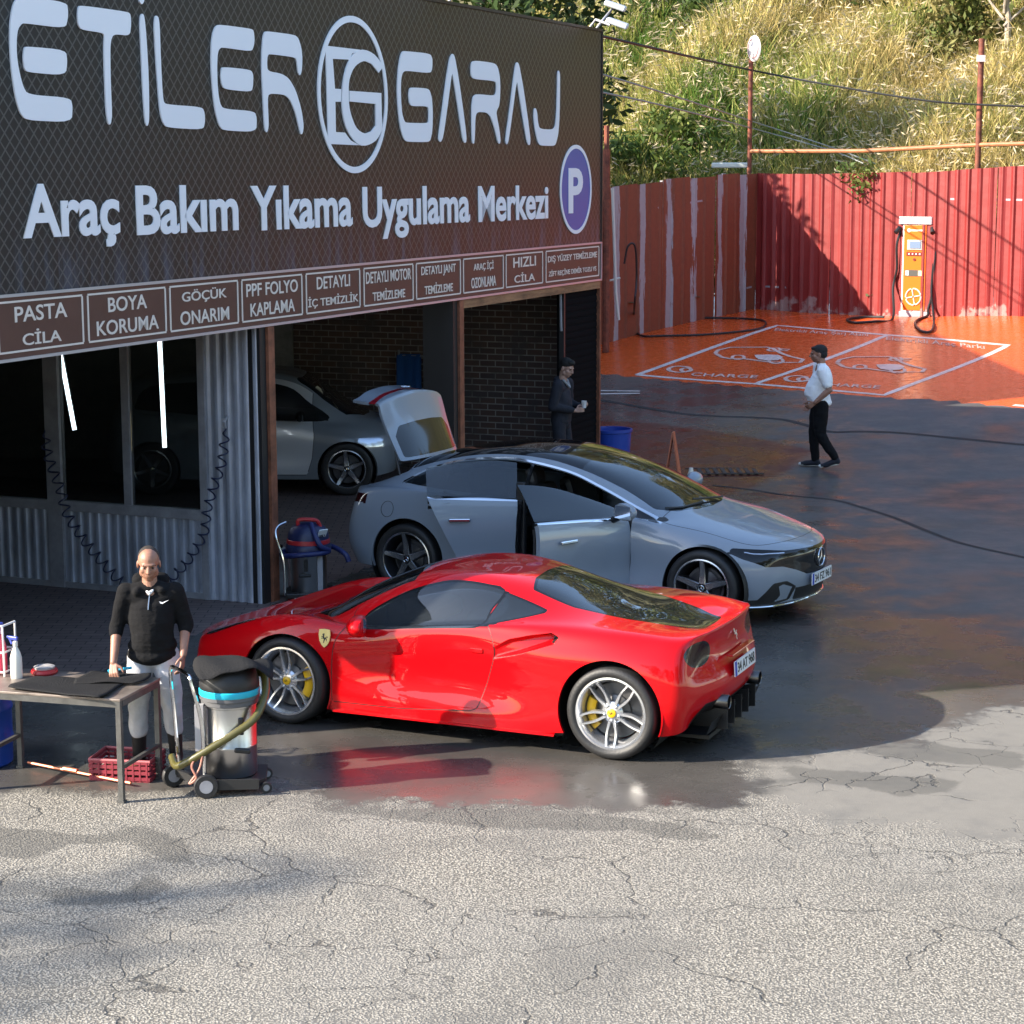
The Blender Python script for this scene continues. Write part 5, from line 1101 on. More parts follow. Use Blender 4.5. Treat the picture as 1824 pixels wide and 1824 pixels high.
def build_sportscar():
    root = thing('sports_car', 'low glossy red two-seat sports car with silver twin-spoke wheels and yellow brake calipers', 'sports car', (FX, FY, 0), FYAW)
    st = [
     (3.55, [(.69,.17),(.73,.28),(.74,.41),(.71,.51),(.64,.565)], [(.52,.565,.06),(.35,.55,.14),(.18,.54,.19),(0,.535,.21)]),
     (3.28, [(.83,.15),(.865,.28),(.87,.44),(.85,.585),(.755,.675)], [(.60,.655,.03),(.40,.62,.07),(.2,.605,.10),(0,.60,.12)]),
     (2.97, [(.90,.15),(.93,.28),(.945,.47),(.93,.665),(.81,.78)], [(.63,.745,.01),(.41,.70,.03),(.2,.68,.05),(0,.675,.06)]),
     (2.65, [(.92,.15),(.945,.28),(.95,.48),(.945,.70),(.83,.835)], [(.66,.80),(.44,.775),(.22,.768),(0,.77)]),
     (2.36, [(.905,.145),(.93,.28),(.93,.48),(.925,.70),(.845,.815)], [(.735,.80),(.62,.825),(.32,.91),(0,.93)]),
     (2.06, [(.92,.145),(.93,.28),(.905,.47),(.905,.67),(.865,.785)], [(.80,.80),(.655,.955),(.35,1.05),(0,1.075)]),
     (1.75, [(.94,.145),(.94,.28),(.895,.46),(.895,.66),(.872,.81)], [(.815,.825),(.585,1.085),(.3,1.158),(0,1.175)]),
     (1.40, [(.955,.145),(.945,.27),(.893,.45),(.897,.66),(.880,.845)], [(.82,.862),(.555,1.15),(.3,1.20),(0,1.212)]),
     (1.06, [(.96,.145),(.95,.27),(.90,.45),(.912,.68),(.888,.875)], [(.81,.90),(.545,1.138),(.3,1.187),(0,1.198)]),
     (.74, [(.965,.15),(.96,.28),(.935,.47),(.945,.70),(.892,.90)], [(.78,.94),(.52,1.075),(.3,1.13),(0,1.143)]),
     (.40, [(.965,.17),(.972,.31),(.968,.51),(.965,.73),(.893,.905)], [(.745,.95),(.50,1.0),(.3,1.02),(0,1.026)]),
     (.06, [(.965,.20),(.976,.35),(.976,.55),(.965,.755),(.885,.905)], [(.72,.935),(.48,.94),(.28,.948),(0,.95)]),
     (-.24, [(.94,.20),(.962,.36),(.963,.55),(.94,.74),(.85,.885)], [(.70,.915),(.46,.905),(.24,.885),(0,.885)]),
     (-.46, [(.88,.22),(.915,.36),(.92,.53),(.89,.695),(.79,.865)], [(.62,.90),(.42,.895),(.2,.862),(0,.858)]),
     (-.55, [(.74,.25,.03),(.79,.37,.0),(.805,.53,-.01),(.77,.67,.01),(.675,.870,.01)], [(.54,.903,-.045),(.36,.918,-.08),(.18,.928,-.10),(0,.932,-.11)]),
    ]
    rear = []
    for y, dx in ((.58, .06), (.40, .015), (.20, -.005), (0, -.01)):
        rear.append([(-.60+dx, y*.98, .30), (-.675+dx, y, .40), (-.69+dx, y, .56), (-.615+dx, y, .73)])
    front = []
    for y, dx in ((.53, 0), (.36, .10), (.18, .15), (0, .17)):
        front.append([(3.63+dx, y, .15), (3.66+dx, y, .25), (3.67+dx, y, .36), (3.65+dx, y, .46)])
    V, F, Z, idx, mir = car_cage(st, rear, front)
    cr = {}
    crease_path([('s',14,4)]+[('t',14,1)], idx, mir, .45, cr); crease_path([('t',14,m) for m in range(1,5)], idx, mir, .85, cr)          # spoiler lip
    crease_path([('s',i,0) for i in range(15)], idx, mir, 1, cr)
    crease_path([('s',i,1) for i in range(4,10)], idx, mir, .35, cr)                        # sill edge
    crease_path([('t',i,1) for i in range(4,10)], idx, mir, .5, cr)                         # window line
    crease_path([('s',i,4) for i in range(12,15)], idx, mir, .3, cr)
    me = cage_mesh(V, F, Z, cr, level=3)
    bm = bmesh.new(); bm.from_mesh(me); bpy.data.meshes.remove(me)
    bmesh.ops.recalc_face_normals(bm, faces=bm.faces[:]); bm.normal_update()
    lay = bm.verts.layers.float_vector.new('n0')
    for v in bm.verts: v[lay] = v.normal
    def zsel(*zs): return lambda f: f.material_index in zs
    # outlines, side view (x, z)
    win = spline([(2.08,.775),(2.03,.87),(1.93,.945),(1.74,1.047),(1.49,1.125),(1.317,1.142),(1.13,1.130),(.985,1.098),(1.03,.99),(1.085,.888),(1.5,.842),(1.85,.800)], 6, True)
    qwin = [(.955,1.088),(.80,1.045),(.615,.992),(.80,.95),(1.04,.895),(1.0,.985)]
    dgap = spline([(2.16,.80),(2.235,.68),(2.262,.5),(2.262,.215)], 6)[:-1] + [(2.262,.215),(1.7,.222),(1.10,.262)] + spline([(1.045,.285),(.955,.55),(.915,.72),(.975,.89),(1.06,.91)], 6) + [(1.06,1.5),(2.16,1.5)]
    door_line = lambda P: poly_sdf(P, dgap)
    ws = [(2.72,0),(2.69,.25),(2.60,.46),(2.40,.645),(2.32,.655),(2.02,.61),(1.74,.52),(1.77,.3),(1.79,0)]          # windshield, top view (x, |y|)
    ws = ws + [(x, -y) for x, y in ws[::-1] if y > 0]
    rg = [(.84,0),(.83,.25),(.775,.45),(.45,.49),(.05,.43),(-.25,.32),(-.45,.20),(-.46,0)]
    rg = rg + [(x, -y) for x, y in rg[::-1] if y > 0]
    rgo = [(.86,0),(.85,.27),(.79,.472),(.45,.512),(.05,.452),(-.25,.345),(-.47,.22),(-.482,0)]; rgo = rgo + [(x, -y) for x, y in rgo[::-1] if y > 0]
    fa = lambda co: np.hypot(co[:,0]-2.655, (co[:,2]-.33)*1.0)-.382
    ra = lambda co: np.hypot(co[:,0]-.005, (co[:,2]-.352))-.39
    for f in (fa, ra): cut(bm, f, zsel(0, 1))
    sxz = lambda poly: (lambda co: poly_sdf(co[:, [0, 2]], poly))
    sxy = lambda poly: (lambda co: poly_sdf(co[:, [0, 1]], poly))
    cut(bm, sxz(win), zsel(1, 2, 3)); cut(bm, sxz(qwin), zsel(2, 3))
    cut(bm, lambda co: poly_sdf(co[:, [0,2]], win)-.014, zsel(1, 2, 3)); cut(bm, lambda co: poly_sdf(co[:, [0,2]], qwin)-.009, zsel(2, 3))
    GW = .0035
    for s_ in (-1, 1): cut(bm, lambda co, s_=s_: door_line(co[:, [0,2]])-s_*GW, zsel(0, 1, 2))
    cut(bm, sxy(ws), zsel(3, 4, 2)); cut(bm, lambda co: poly_sdf(co[:, [0,1]], ws)+.03, zsel(3, 4, 2))
    cut(bm, sxy(rg), zsel(2, 3, 4)); cut(bm, sxy(rgo), zsel(2, 3, 4))
    # engine cover seam, hood seam
    hood = spline([(3.66,0),(3.60,.35),(3.2,.60),(2.8,.66),(2.5,.66),(2.45,.60)], 6) ; hoodp = hood + [(2.7,.2),(2.7,0)]
    hoodp = hoodp + [(x, -y) for x, y in hoodp[::-1] if y > 0]
    for s_ in (-1, 1): cut(bm, lambda co, s_=s_: poly_sdf(co[:, [0,1]], hoodp)-s_*.003, zsel(1, 2, 3, 4))
    # tail lamps: round lens on the rear corner, seen from behind (y, z)
    TLY, TLZ = .625, .765
    def tl(P, g=0): return (np.hypot((np.abs(P[:,1])-TLY)/1.45, (P[:,2]-TLZ)/.74)-.125)*.9-g
    cut(bm, lambda co: tl(co), zsel(9, 0)); cut(bm, lambda co: tl(co, -.016), zsel(9, 0))
    # diffuser / lower rear black area
    dif = [(-.9,.20),(-.9,.435),(-.52,.435),(-.40,.36),(-.40,.0),(-.9,.0)]
    def difd(co):
        y = np.abs(co[:,1]); top = np.interp(y, [0,.25,.42,.60,.72,.80], [.365,.365,.40,.40,.30,.20]); return co[:,2]-top
    cut(bm, difd, zsel(9))
    # plate recess
    def recess(co): return np.maximum(np.abs(co[:,1])-.34, np.maximum(.535-co[:,2], co[:,2]-.735))
    # headlamp strip on the fender, top view
    hl = spline([(3.52,.66),(3.35,.76),(3.1,.82),(2.98,.82),(3.05,.76),(3.3,.68),(3.46,.60)], 5, True)
    hlf = lambda co: poly_sdf(np.stack([co[:,0], np.abs(co[:,1])], 1), hl)
    cut(bm, hlf, zsel(1, 0))
    # side scoop (x, z)
    scoop = [(.93,.655),(.72,.715),(.55,.775),(.44,.815),(.40,.868),(.47,.895),(.62,.87),(.80,.825),(.93,.75)]
    scf = lambda co: poly_sdf(co[:, [0,2]], scoop)
    for rep_ in range(2):
        co = np.array([v.co[:] for v in bm.verts]); bm.verts.index_update(); d0 = scf(co)
        ed = set()
        for f in bm.faces:
            if f.material_index in (0, 1) and len(f.verts) == 4 and min(d0[v.index] for v in f.verts) < (.05 if rep_ == 0 else .02): ed.update(f.edges)
        bmesh.ops.subdivide_edges(bm, edges=list(ed), cuts=1, use_grid_fill=True)
    bm.verts.ensure_lookup_table(); bm.verts.index_update()
    cut(bm, scf, zsel(0, 1))
    co = np.array([v.co[:] for v in bm.verts]); s = scf(co); inz = set()
    for f in bm.faces:
        if f.material_index in (0, 1): inz.update(v.index for v in f.verts)
    low = np.array(scoop[:5])                                     # depth grows from the crest (lower / rear edge) quickly, from the top edge slowly
    for v in bm.verts:
        i = v.index
        if i in inz and s[i] < -.0005 and abs(v.co.y) > .6:
            x_, z_ = v.co.x, v.co.z
            dl = min(np.hypot(*(np.array((x_, z_))-(low[k]+(low[k+1]-low[k])*np.clip(((np.array((x_, z_))-low[k])@(low[k+1]-low[k]))/((low[k+1]-low[k])@(low[k+1]-low[k])), 0, 1)))) for k in range(4))
            ramp = min(1, max(0, (.95-x_)/.52))
            d = (.012+.085*ramp**1.2)*min(1, dl/.022)*min(1, -s[i]/.03)
            v.co.y -= d*(1 if v.co.y > 0 else -1)
    bm.normal_update()
    for v in bm.verts:
        if v.index in inz and s[v.index] < -.0004 and abs(v.co.y) > .6: v[lay] = v.normal
    bm.faces.ensure_lookup_table(); bm.faces.index_update()
    C = np.array([f.calc_center_median()[:] for f in bm.faces]); Cs = C[:, [0,2]]; Ct = C[:, [0,1]]
    D = dict(fa=fa(C), ra=ra(C), win=poly_sdf(Cs, win), q=poly_sdf(Cs, qwin), ws=poly_sdf(Ct, ws), rg=poly_sdf(Ct, rg), rgo=poly_sdf(Ct, rgo), tl=tl(C), dif=difd(C), hl=hlf(C), hood=poly_sdf(Ct, hoodp), door=door_line(Cs), sc=scf(C))
    def key(f):
        i = f.index; c = C[i]; z = f.material_index; y = abs(c[1]); side = 'L' if c[1] > 0 else 'R'; g = lambda k: D[k][i]
        if z in (0, 1) and (g('fa') < 0 or g('ra') < 0): return None
        if z in (1, 2, 3) and y > .45:
            if g('win') < 0: return 'glass'+side
            if g('q') < 0: return 'quarter'+side
            if g('win') < .014 or g('q') < .009: return 'trim'+side
        if z in (2, 3, 4):
            if g('ws') < 0 and c[0] > 1.5: return 'windscreen' if g('ws') < -.03 else 'wsedge'
            if c[0] < 1.2:
                if g('rg') < 0: return 'engine_window'
                if g('rgo') < 0: return 'rgedge'
        if z == 9 or (z == 0 and c[0] < -.5):
            if g('tl') < -.016: return 'tail'+side
            if g('tl') < 0: return 'tailring'+side
        if z == 9 and g('dif') < 0: return 'diffuser'
        if z in (1, 0) and g('hl') < 0 and c[2] > .5: return 'head'+side
        if z in (1, 2, 3, 4) and abs(g('hood')) < .003 and c[0] > 2.4: return 'gap'
        if z in (0, 1, 2) and c[2] > .2:
            if abs(g('door')) < GW: return 'gap'
            if g('door') < 0: return 'door'+side
        if z in (0, 1) and g('sc') < -.004 and c[0] < .475 and c[2] > .825: return 'intake'+side
        return 'body'
    parts = split_parts(bm, key); bm.free()
    T = .022
    body = skin('body', parts['body'], T, M_RED, root)
    skin('panel_gap', parts['gap'], .03, M_GAP, body)
    for s_, sd_ in (('L', 1), ('R', -1)):
        d = skin('door', parts['door'+s_], T, M_RED, root)
        skin('side_window', parts['glass'+s_], .005, M_SIDEGLASS, d)
        skin('window_trim', parts['trim'+s_], .012, M_BLKG, d)
        skin('quarter_window', parts['quarter'+s_], .005, M_CARGLASS, root)
        if 'intake'+s_ in parts: skin('air_intake', parts['intake'+s_], .01, M_BLK, root)
        t = skin('tail_lamp', parts['tail'+s_], .01, mat('dark_tail_lens', (.012,.001,.002), rough=.22, spec=.3), root)
        skin('lamp_ring', parts['tailring'+s_], .02, M_BLKG, t)
        # glowing-red inner ring of the lamp as dark red moulding
        skin('headlamp', parts['head'+s_], .01, M_CARGLASS, root)
        # handle
        hb = MB(); hb.box((1.06, sd_*.918, .715), (.105, .012, .035), bev=.005, M=Matrix.Rotation(sd_*-.05, 3, 'Z')); hb.build('handle', M_RED, d)
        # mirror
        mb = MB(); M = Matrix.Translation((1.985, sd_*1.00, .835)) @ Matrix.Rotation(sd_*.25, 4, 'Z') @ Matrix.Diagonal((.095, .125, .085, 1))
        bs = bmesh.new(); bmesh.ops.create_icosphere(bs, subdivisions=3, radius=1)
        for v in bs.verts:
            if v.co.x < -.35: v.co.x = -.35
            v.co.z *= 1-.15*v.co.y*sd_
        mb.add([M @ v.co for v in bs.verts], [[v.index for v in f.verts] for f in bs.faces], True); bs.free()
        mb.tube([(1.99, sd_*.93, .80), (2.02, sd_*.86, .785), (2.03, sd_*.80, .785)], [.024, .02, .022], n=10)
        mo = mb.build('door_mirror', M_RED, root)
        gm = MB(); gm.lathe([(.001,0),(.062,0)], c=(1.953, sd_*1.0, .835), n=20, M=Matrix.Rotation(-pi/2+.0, 3, 'Y'), cap=False); gm.build('mirror_glass', M_CHROME, mo)
        # exhaust
        ex = MB(); M = Matrix.Translation((-.70, sd_*.40, .375)) @ Matrix.Rotation(-pi/2, 4, 'Y')
        ex.lathe([(.052,-.10),(.054,.02),(.050,.025),(.045,.02),(.044,-.09),(0,-.09)], n=24, M=M, cap=False)
        ex.build('exhaust_pipe', mat('dark_steel', (.16,.15,.14), rough=.3, metal=1), root)
    ws_ = skin('windscreen', parts['windscreen'], .005, M_CARGLASS, root); skin('windscreen_edge', parts['wsedge'], .006, M_BLKG, ws_)
    rg_ = skin('engine_window', parts['engine_window'], .005, M_CARGLASS, root); skin('window_trim', parts['rgedge'], .012, M_BLKG, rg_)
    df = skin('diffuser', parts['diffuser'], .02, M_BLK, root)
    fin = MB()
    for y in (-.36, -.18, 0, .18, .36):
        fin.prism([(-.70,.34),(-.70,.16),(-.35,.13),(-.35,.25)], -.006, .006, M=Matrix.Translation((0, y, 0)) @ Matrix.Rotation(pi/2, 4, 'X'))
    fin.grid([[(-.66, y, .27) for y in np.linspace(-.62,.62,8)], [(-.62, y, .17) for y in np.linspace(-.62,.62,8)], [(.2, y, .13) for y in np.linspace(-.62,.62,8)]])
    fin.build('diffuser_fins', M_BLK, df)
    # arch liners, floor, dark cabin
    for sd_ in (1, -1):
        arch_well('wheel_arch', 2.655, .33, .40, .55, .925, M_GAP, root, sd_); arch_well('wheel_arch', .005, .352, .405, .55, .94, M_GAP, root, sd_)
    fl = MB(); fl.box((1.33, 0, .16), (1.9, 1.80, .05)); fl.box((1.33, 0, .135), (3.9, 1.1, .03)); fl.build('floor_pan', M_GAP, root)
    cab = MB()
    for sy in (-1, 1):
        cab.box((1.28, sy*.36, .62), (.22, .46, .62), bev=.07, M=Matrix.Rotation(-.35, 3, 'Y')); cab.box((1.55, sy*.36, .38), (.55, .46, .16), bev=.05)
    cab.box((2.1, 0, .70), (.5, 1.3, .16), bev=.06)
    cab.tube([(1.98+.03*cos(t), .36+.175*sin(t), .80+.17*cos(t)) for t in np.linspace(0, 2*pi, 25)[:-1]], .014, n=6, closed=True)
    cab.build('cabin', mat('dark_leather', (.03,.028,.026), rough=.6), root)
    # rear plate in its red recess frame
    P = Matrix.Translation((-.715, .0, .585)) @ Matrix(((0,0,-1),(-1,0,0),(0,1,0))).to_4x4() @ Matrix.Rotation(-.06, 4, 'X')
    number_plate(root, P, '34 AT 968')
    rc = MB()
    rc.box((-.685, 0, .69), (.05, .56, .014), bev=.005); rc.build('plate_hood', M_RED, root)
    em = MB(); em.prism([(x*.10, y*.10) for x, y in HORSE], 0, .006, M=Matrix.Translation((-.640, 0, .80)) @ Matrix(((0,0,-1),(-1,0,0),(0,1,0))).to_4x4() @ Matrix.Rotation(-.32, 4, 'X'))
    em.build('horse_emblem', M_CHROME, root)
    # fender shield
    sh = [(-.036,.052),(0,.056),(.036,.052),(.040,.02),(.034,-.016),(.02,-.042),(0,-.058),(-.02,-.042),(-.034,-.016),(-.040,.02)]
    for sd_ in (1, -1):
        Mx = Matrix.Translation((2.315, sd_*.9285, .705)) @ Matrix(((-sd_,0,0),(0,0,sd_),(0,1,0))).to_4x4() @ Matrix.Rotation(-.10, 4, 'X')
        s1 = MB(); s1.prism([(x*1.25, y*1.25) for x, y in sh], -.003, .004, M=Mx); so_ = s1.build('shield_badge', mat('shield_yellow', (.80,.62,.22), rough=.3, coat=.5), root)
        s2 = MB(); s2.prism([(x*.075, y*.075) for x, y in HORSE], .0042, .0052, M=Mx); s2.build('shield_horse', M_LETTER, so_)
    # side sill blade (lighter strip catches the sun)
    for sd_ in (1, -1):
        sl = MB(); rows = []
        for x in np.linspace(2.24, .42, 16):
            t = (2.24-x)/1.82; y0 = .925+.03*t
            rows.append([(x, sd_*(y0-.03), .165), (x, sd_*(y0+.035), .158+.0*t), (x, sd_*(y0+.035), .146), (x, sd_*(y0-.03), .140)])
        sl.grid(rows); sl.build('side_skirt', M_RED, root)
    # wiper, sticker
    wp = MB(); wp.tube([(2.52,.1,.835),(2.3,.30,.93),(1.95,.33,1.08)], .008, n=6); wp.build('wiper', M_BLK, root)
    # wheels: front steered a little
    sport_wheel(root, 2.65, .835, .34, .340, .245, 1, -pi/2+.05, steer=-.06, caliper_ang=pi)
    sport_wheel(root, 0.0, .805, .345, .345, .305, 1, pi/2-.02, caliper_ang=0.15)
    sport_wheel(root, 2.65, -.835, .34, .340, .245, -1, .3, detail=False); sport_wheel(root, 0.0, -.805, .345, .345, .305, -1, .3, detail=False)
    return root
sports_car = build_sportscar()
# ================================================================== grey electric saloon, right doors and tailgate open
EX, EY, EYAW = -0.622, 21.302, -0.4949
M_GREY = mat('grey_car_paint', (0.225, 0.262, 0.31), rough=0.38, coat=1.0, coat_rough=0.02, spec=0.4)
M_TRIM = mat('dark_trim', (0.02, 0.02, 0.022), rough=0.55)
M_LEATH = mat('black_leather', (0.025, 0.024, 0.024), rough=0.5)
M_DRIM = mat('dark_alloy', (0.05, 0.05, 0.055), rough=0.3, metal=0.7)

def saloon_wheel(parent, x, y, z, side, rot, R_t=.362, wid=.255, detail=True, rr=.272):
    o, T = wheel_base(parent, x, y, z, R_t, rr, wid, side)
    hw = wid/2*0.86
    ed = MB(); ed.lathe([(rr-.004, hw), (rr+.006, hw+.006), (rr-.006, hw+.009), (rr-.012, hw+.002)], n=64, cap=False, M=T); 
    rim = MB(); rim.lathe([(rr-.012, hw+.002), (rr-.03, hw-.03), (rr-.05, hw-.11), (rr-.055, -hw)], n=64, cap=False, M=T)
    rim.lathe([(.16, hw-.075), (.05, hw-.05), (0, hw-.045)], n=40, cap=False, M=T)
    for k in range(5):
        a = rot+2*pi*k/5; ca, sa = cos(a), sin(a)
        def spoke(mb, w0, w1, z0, z1, h):
            vs = []; fs = []
            for t in np.linspace(0, 1, 6):
                rad = .04+(rr-.014-.04)*t; wv = w0+(w1-w0)*t; zz = z0+(z1-z0)*t-.012*sin(pi*t)
                for dx, dz in ((-wv*1.2, -h), (-wv, 0), (wv, 0), (wv*1.2, -h)):
                    vs.append(T @ Vector((rad*ca-dx*sa, rad*sa+dx*ca, zz+dz)))
            for i in range(5):
                for j in range(4): fs.append((i*4+j, i*4+(j+1) % 4, (i+1)*4+(j+1) % 4, (i+1)*4+j))
            mb.add(vs, fs, False)
        spoke(rim, .040, .026, hw-.02, hw-.006, .05)
        spoke(ed, .028, .018, hw-.014, hw-.0005, .006)
    rim.build('rim', M_DRIM, o); ed.build('spoke_faces', mat('machined_alloy', (.45,.46,.48), rough=.25, metal=.9), o)
    cp = MB(); cp.lathe([(.036, hw-.03), (.036, hw-.008), (.03, hw-.004), (0, hw-.003)], n=24, cap=False, M=T); cp.build('centre_cap', M_BLKG, o)
    st = MB(); star(st, .028, .003, T @ Matrix.Translation((0,0,hw))); st.build('cap_star', M_CHROME, o)
    ds = MB(); ds.lathe([(.19, -.02), (.19, .01), (.10, .01)], n=40, cap=False, M=T); ds.build('brake_disc', M_DISC, o)
    return o
def star(mb, r, w, M):
    """three-pointed star in a ring, in M's XY plane"""
    mb.tube([M @ Vector((r*cos(t), r*sin(t), 0)) for t in np.linspace(0, 2*pi, 33)[:-1]], w, n=6, closed=True)
    for k in range(3):
        a = pi/2+2*pi*k/3; d = Vector((cos(a), sin(a), 0)); p = Vector((-sin(a), cos(a), 0))
        vs = [M @ (d*r), M @ (p*r*.14), M @ (-p*r*.14), M @ Vector((0,0,w)), M @ Vector((0,0,-w))]
        mb.add(vs, [(0,1,3),(0,3,2),(0,4,1),(0,2,4)], False)
def rot_part(part, hinge, ang, axis='Z'):
    me, ns = part; R_ = Matrix.Rotation(ang, 3, axis); h = Vector(hinge)
    for v in me.vertices: v.co = R_ @ (v.co-h) + h
    me.update(); return me, [tuple(R_ @ Vector(n)) for n in ns]
def offset_copy(part, d):
    me, ns = part; m2 = me.copy()
    for v, n in zip(m2.vertices, ns): v.co = v.co - Vector(n).normalized()*d
    return m2, list(ns)

def build_saloon():
    root = thing('electric_saloon', 'grey fastback saloon with both right-hand doors swung open and its tailgate raised', 'car', (EX, EY, 0), EYAW)
    st = [
     (3.74, [(.70,.20),(.74,.33),(.755,.46),(.74,.60),(.68,.70)], [(.53,.725,.09),(.36,.735,.16),(.18,.738,.20),(0,.738,.21)]),
     (3.48, [(.86,.19),(.90,.33),(.905,.49),(.885,.66),(.79,.775)], [(.62,.82,.02),(.41,.838,.04),(.2,.848,.05),(0,.85,.05)]),
     (3.20, [(.93,.19),(.955,.33),(.96,.51),(.95,.70),(.85,.84)], [(.66,.895),(.43,.92),(.2,.93),(0,.932)]),
     (2.90, [(.94,.19),(.95,.33),(.94,.52),(.945,.73),(.875,.885)], [(.73,.94),(.50,.985),(.25,1.0),(0,1.005)]),
     (2.60, [(.94,.19),(.945,.33),(.925,.52),(.94,.745),(.89,.925)], [(.815,.955),(.69,1.04),(.38,1.12),(0,1.145)]),
     (2.30, [(.945,.19),(.945,.33),(.92,.52),(.938,.755),(.90,.955)], [(.85,.985),(.665,1.165),(.36,1.255),(0,1.28)]),
     (1.95, [(.945,.19),(.945,.33),(.92,.52),(.938,.77),(.905,.985)], [(.86,1.01),(.63,1.285),(.34,1.375),(0,1.395)]),
     (1.55, [(.945,.19),(.945,.33),(.92,.53),(.938,.78),(.905,1.01)], [(.86,1.035),(.60,1.38),(.32,1.46),(0,1.477)]),
     (1.15, [(.945,.19),(.945,.33),(.925,.54),(.94,.79),(.905,1.03)], [(.86,1.055),(.59,1.415),(.32,1.495),(0,1.51)]),
     (.75, [(.945,.19),(.95,.33),(.935,.54),(.945,.79),(.905,1.045)], [(.855,1.07),(.585,1.405),(.32,1.485),(0,1.50)]),
     (.38, [(.945,.19),(.955,.34),(.95,.55),(.95,.79),(.905,1.05)], [(.84,1.075),(.585,1.35),(.32,1.43),(0,1.446)]),
     (.02, [(.94,.22),(.96,.36),(.963,.56),(.955,.79),(.895,1.045)], [(.81,1.08),(.60,1.25),(.33,1.345),(0,1.36)]),
     (-.30, [(.92,.25),(.945,.38),(.95,.57),(.935,.80),(.865,1.025)], [(.76,1.07),(.59,1.15),(.33,1.225),(0,1.24)]),
     (-.60, [(.86,.27),(.90,.40),(.905,.58),(.885,.80),(.80,.99)], [(.68,1.035),(.50,1.075),(.27,1.11),(0,1.115)]),
     (-.78, [(.70,.30,.06),(.765,.42,.02),(.78,.58,0),(.75,.78,.03),(.67,.965,.05)], [(.54,1.01,-.0),(.37,1.035,-.03),(.18,1.045,-.05),(0,1.048,-.06)]),
    ]
    rear = []
    for y, dx in ((.55, 0), (.37, -.05), (.18, -.07), (0, -.08)):
        rear.append([(-.76+dx, y, .30), (-.81+dx, y, .42), (-.83+dx, y, .58), (-.79+dx, y, .82)])
    front = []
    for y, dx in ((.54, 0), (.36, .085), (.18, .13), (0, .145)):
        front.append([(3.83+dx, y, .20), (3.87+dx, y, .33), (3.89+dx, y, .46), (3.88+dx, y, .60)])
    V, F, Z, idx, mir = car_cage(st, rear, front)
    cr = {}
    crease_path([('s',i,0) for i in range(15)], idx, mir, 1, cr)
    crease_path([('s',14,4)]+[('t',14,m) for m in range(1,5)], idx, mir, .55, cr)
    crease_path([('t',i,1) for i in range(4,11)], idx, mir, .6, cr)
    crease_path([('s',i,1) for i in range(3,12)], idx, mir, .3, cr)
    me = cage_mesh(V, F, Z, cr, level=3)
    bm = bmesh.new(); bm.from_mesh(me); bpy.data.meshes.remove(me)
    bmesh.ops.recalc_face_normals(bm, faces=bm.faces[:]); bm.normal_update()
    lay = bm.verts.layers.float_vector.new('n0')
    for v in bm.verts: v[lay] = v.normal
    def zsel(*zs): return lambda f: f.material_index in zs
    sxz = lambda poly, o=0: (lambda co: poly_sdf(co[:, [0, 2]], poly)-o)
    sxy = lambda poly, o=0: (lambda co: poly_sdf(np.stack([co[:,0], np.abs(co[:,1])], 1), poly)-o)
    bx = [-.2, .3, .8, 1.28, 1.8, 2.4, 2.80]; bz = [1.105, 1.09, 1.075, 1.06, 1.022, .975, .915]
    belt = lambda x: np.interp(x, bx, bz)
    top = spline([(-.13,1.112),(.094,1.235),(.42,1.335),(.85,1.392),(1.18,1.39),(1.67,1.318),(2.03,1.205),(2.40,1.065),(2.74,.928)], 6)
    dlo = top + [(x, z) for x, z in zip(bx[::-1], bz[::-1]) if -.1 < x < 2.7]
    fa = lambda co: np.hypot(co[:,0]-3.22, co[:,2]-.355)-.405
    ra = lambda co: np.hypot(co[:,0]-.02, co[:,2]-.37)-.415
    for f in (fa, ra): cut(bm, f, zsel(0, 1))
    cut(bm, sxz(dlo), zsel(1, 2, 3)); cut(bm, sxz(dlo, .020), zsel(0, 1, 2, 3)); cut(bm, sxz(dlo, .004), zsel(0, 1, 2, 3))
    # door outlines (x, z)
    fd = [(1.30,1.6),(1.30,.95),(1.275,.6),(1.30,.26),(1.36,.235),(2.38,.235),(2.45,.28),(2.485,.6),(2.48,.97),(2.48,1.6)]
    rd = [(1.265,1.6),(1.265,.95),(1.24,.6),(1.262,.26),(1.2,.235),(.80,.235),(.74,.30),(.66,.52),(.51,.82),(.385,1.08),(.35,1.6)]
    for pl in (fd, rd): cut(bm, sxz(pl), zsel(0, 1, 2, 3))
    cut(bm, lambda co: co[:,2]-belt(co[:,0])+.022, zsel(0, 1)); 
    # glass roof and windscreen in one dark sweep, top view
    gr = [(2.93,0),(2.90,.3),(2.80,.55),(2.62,.69),(2.30,.635),(1.95,.60),(1.5,.565),(1.1,.555),(.5,.55),(.05,.55),(-.14,.55),(-.15,0)]
    gr2 = gr + [(-.15,-.2),(2.93,-.2)]
    cut(bm, sxy(gr2), zsel(2, 3, 4)); cut(bm, lambda co: co[:,0]-1.80-.0*co[:,1], zsel(3, 4))
    # tailgate
    tg = [(-.17,-.2),(-.17,.575),(-.45,.60),(-.62,.62),(-1.2,.60),(-1.2,-.2)]
    cut(bm, sxy(tg), zsel(1, 2, 3, 4))
    cut(bm, lambda co: np.maximum(np.abs(co[:,1])-.60, .70-co[:,2]), zsel(9, 0))
    tgw = [(-.20,-.2),(-.20,.52),(-.42,.53),(-.52,.44),(-.54,.2),(-.545,-.2)]
    cut(bm, sxy(tgw), zsel(3, 4, 2))
    # tail lamps and light bar
    def tlf(co): y = np.abs(co[:,1]); return np.maximum(np.abs(co[:,2]-np.interp(y,[0,.5,.75,.9],[.90,.905,.925,.95]))-np.interp(y,[0,.5,.7,.9],[.028,.032,.05,.045]), co[:,0]+.50)
    cut(bm, tlf, zsel(9, 0))
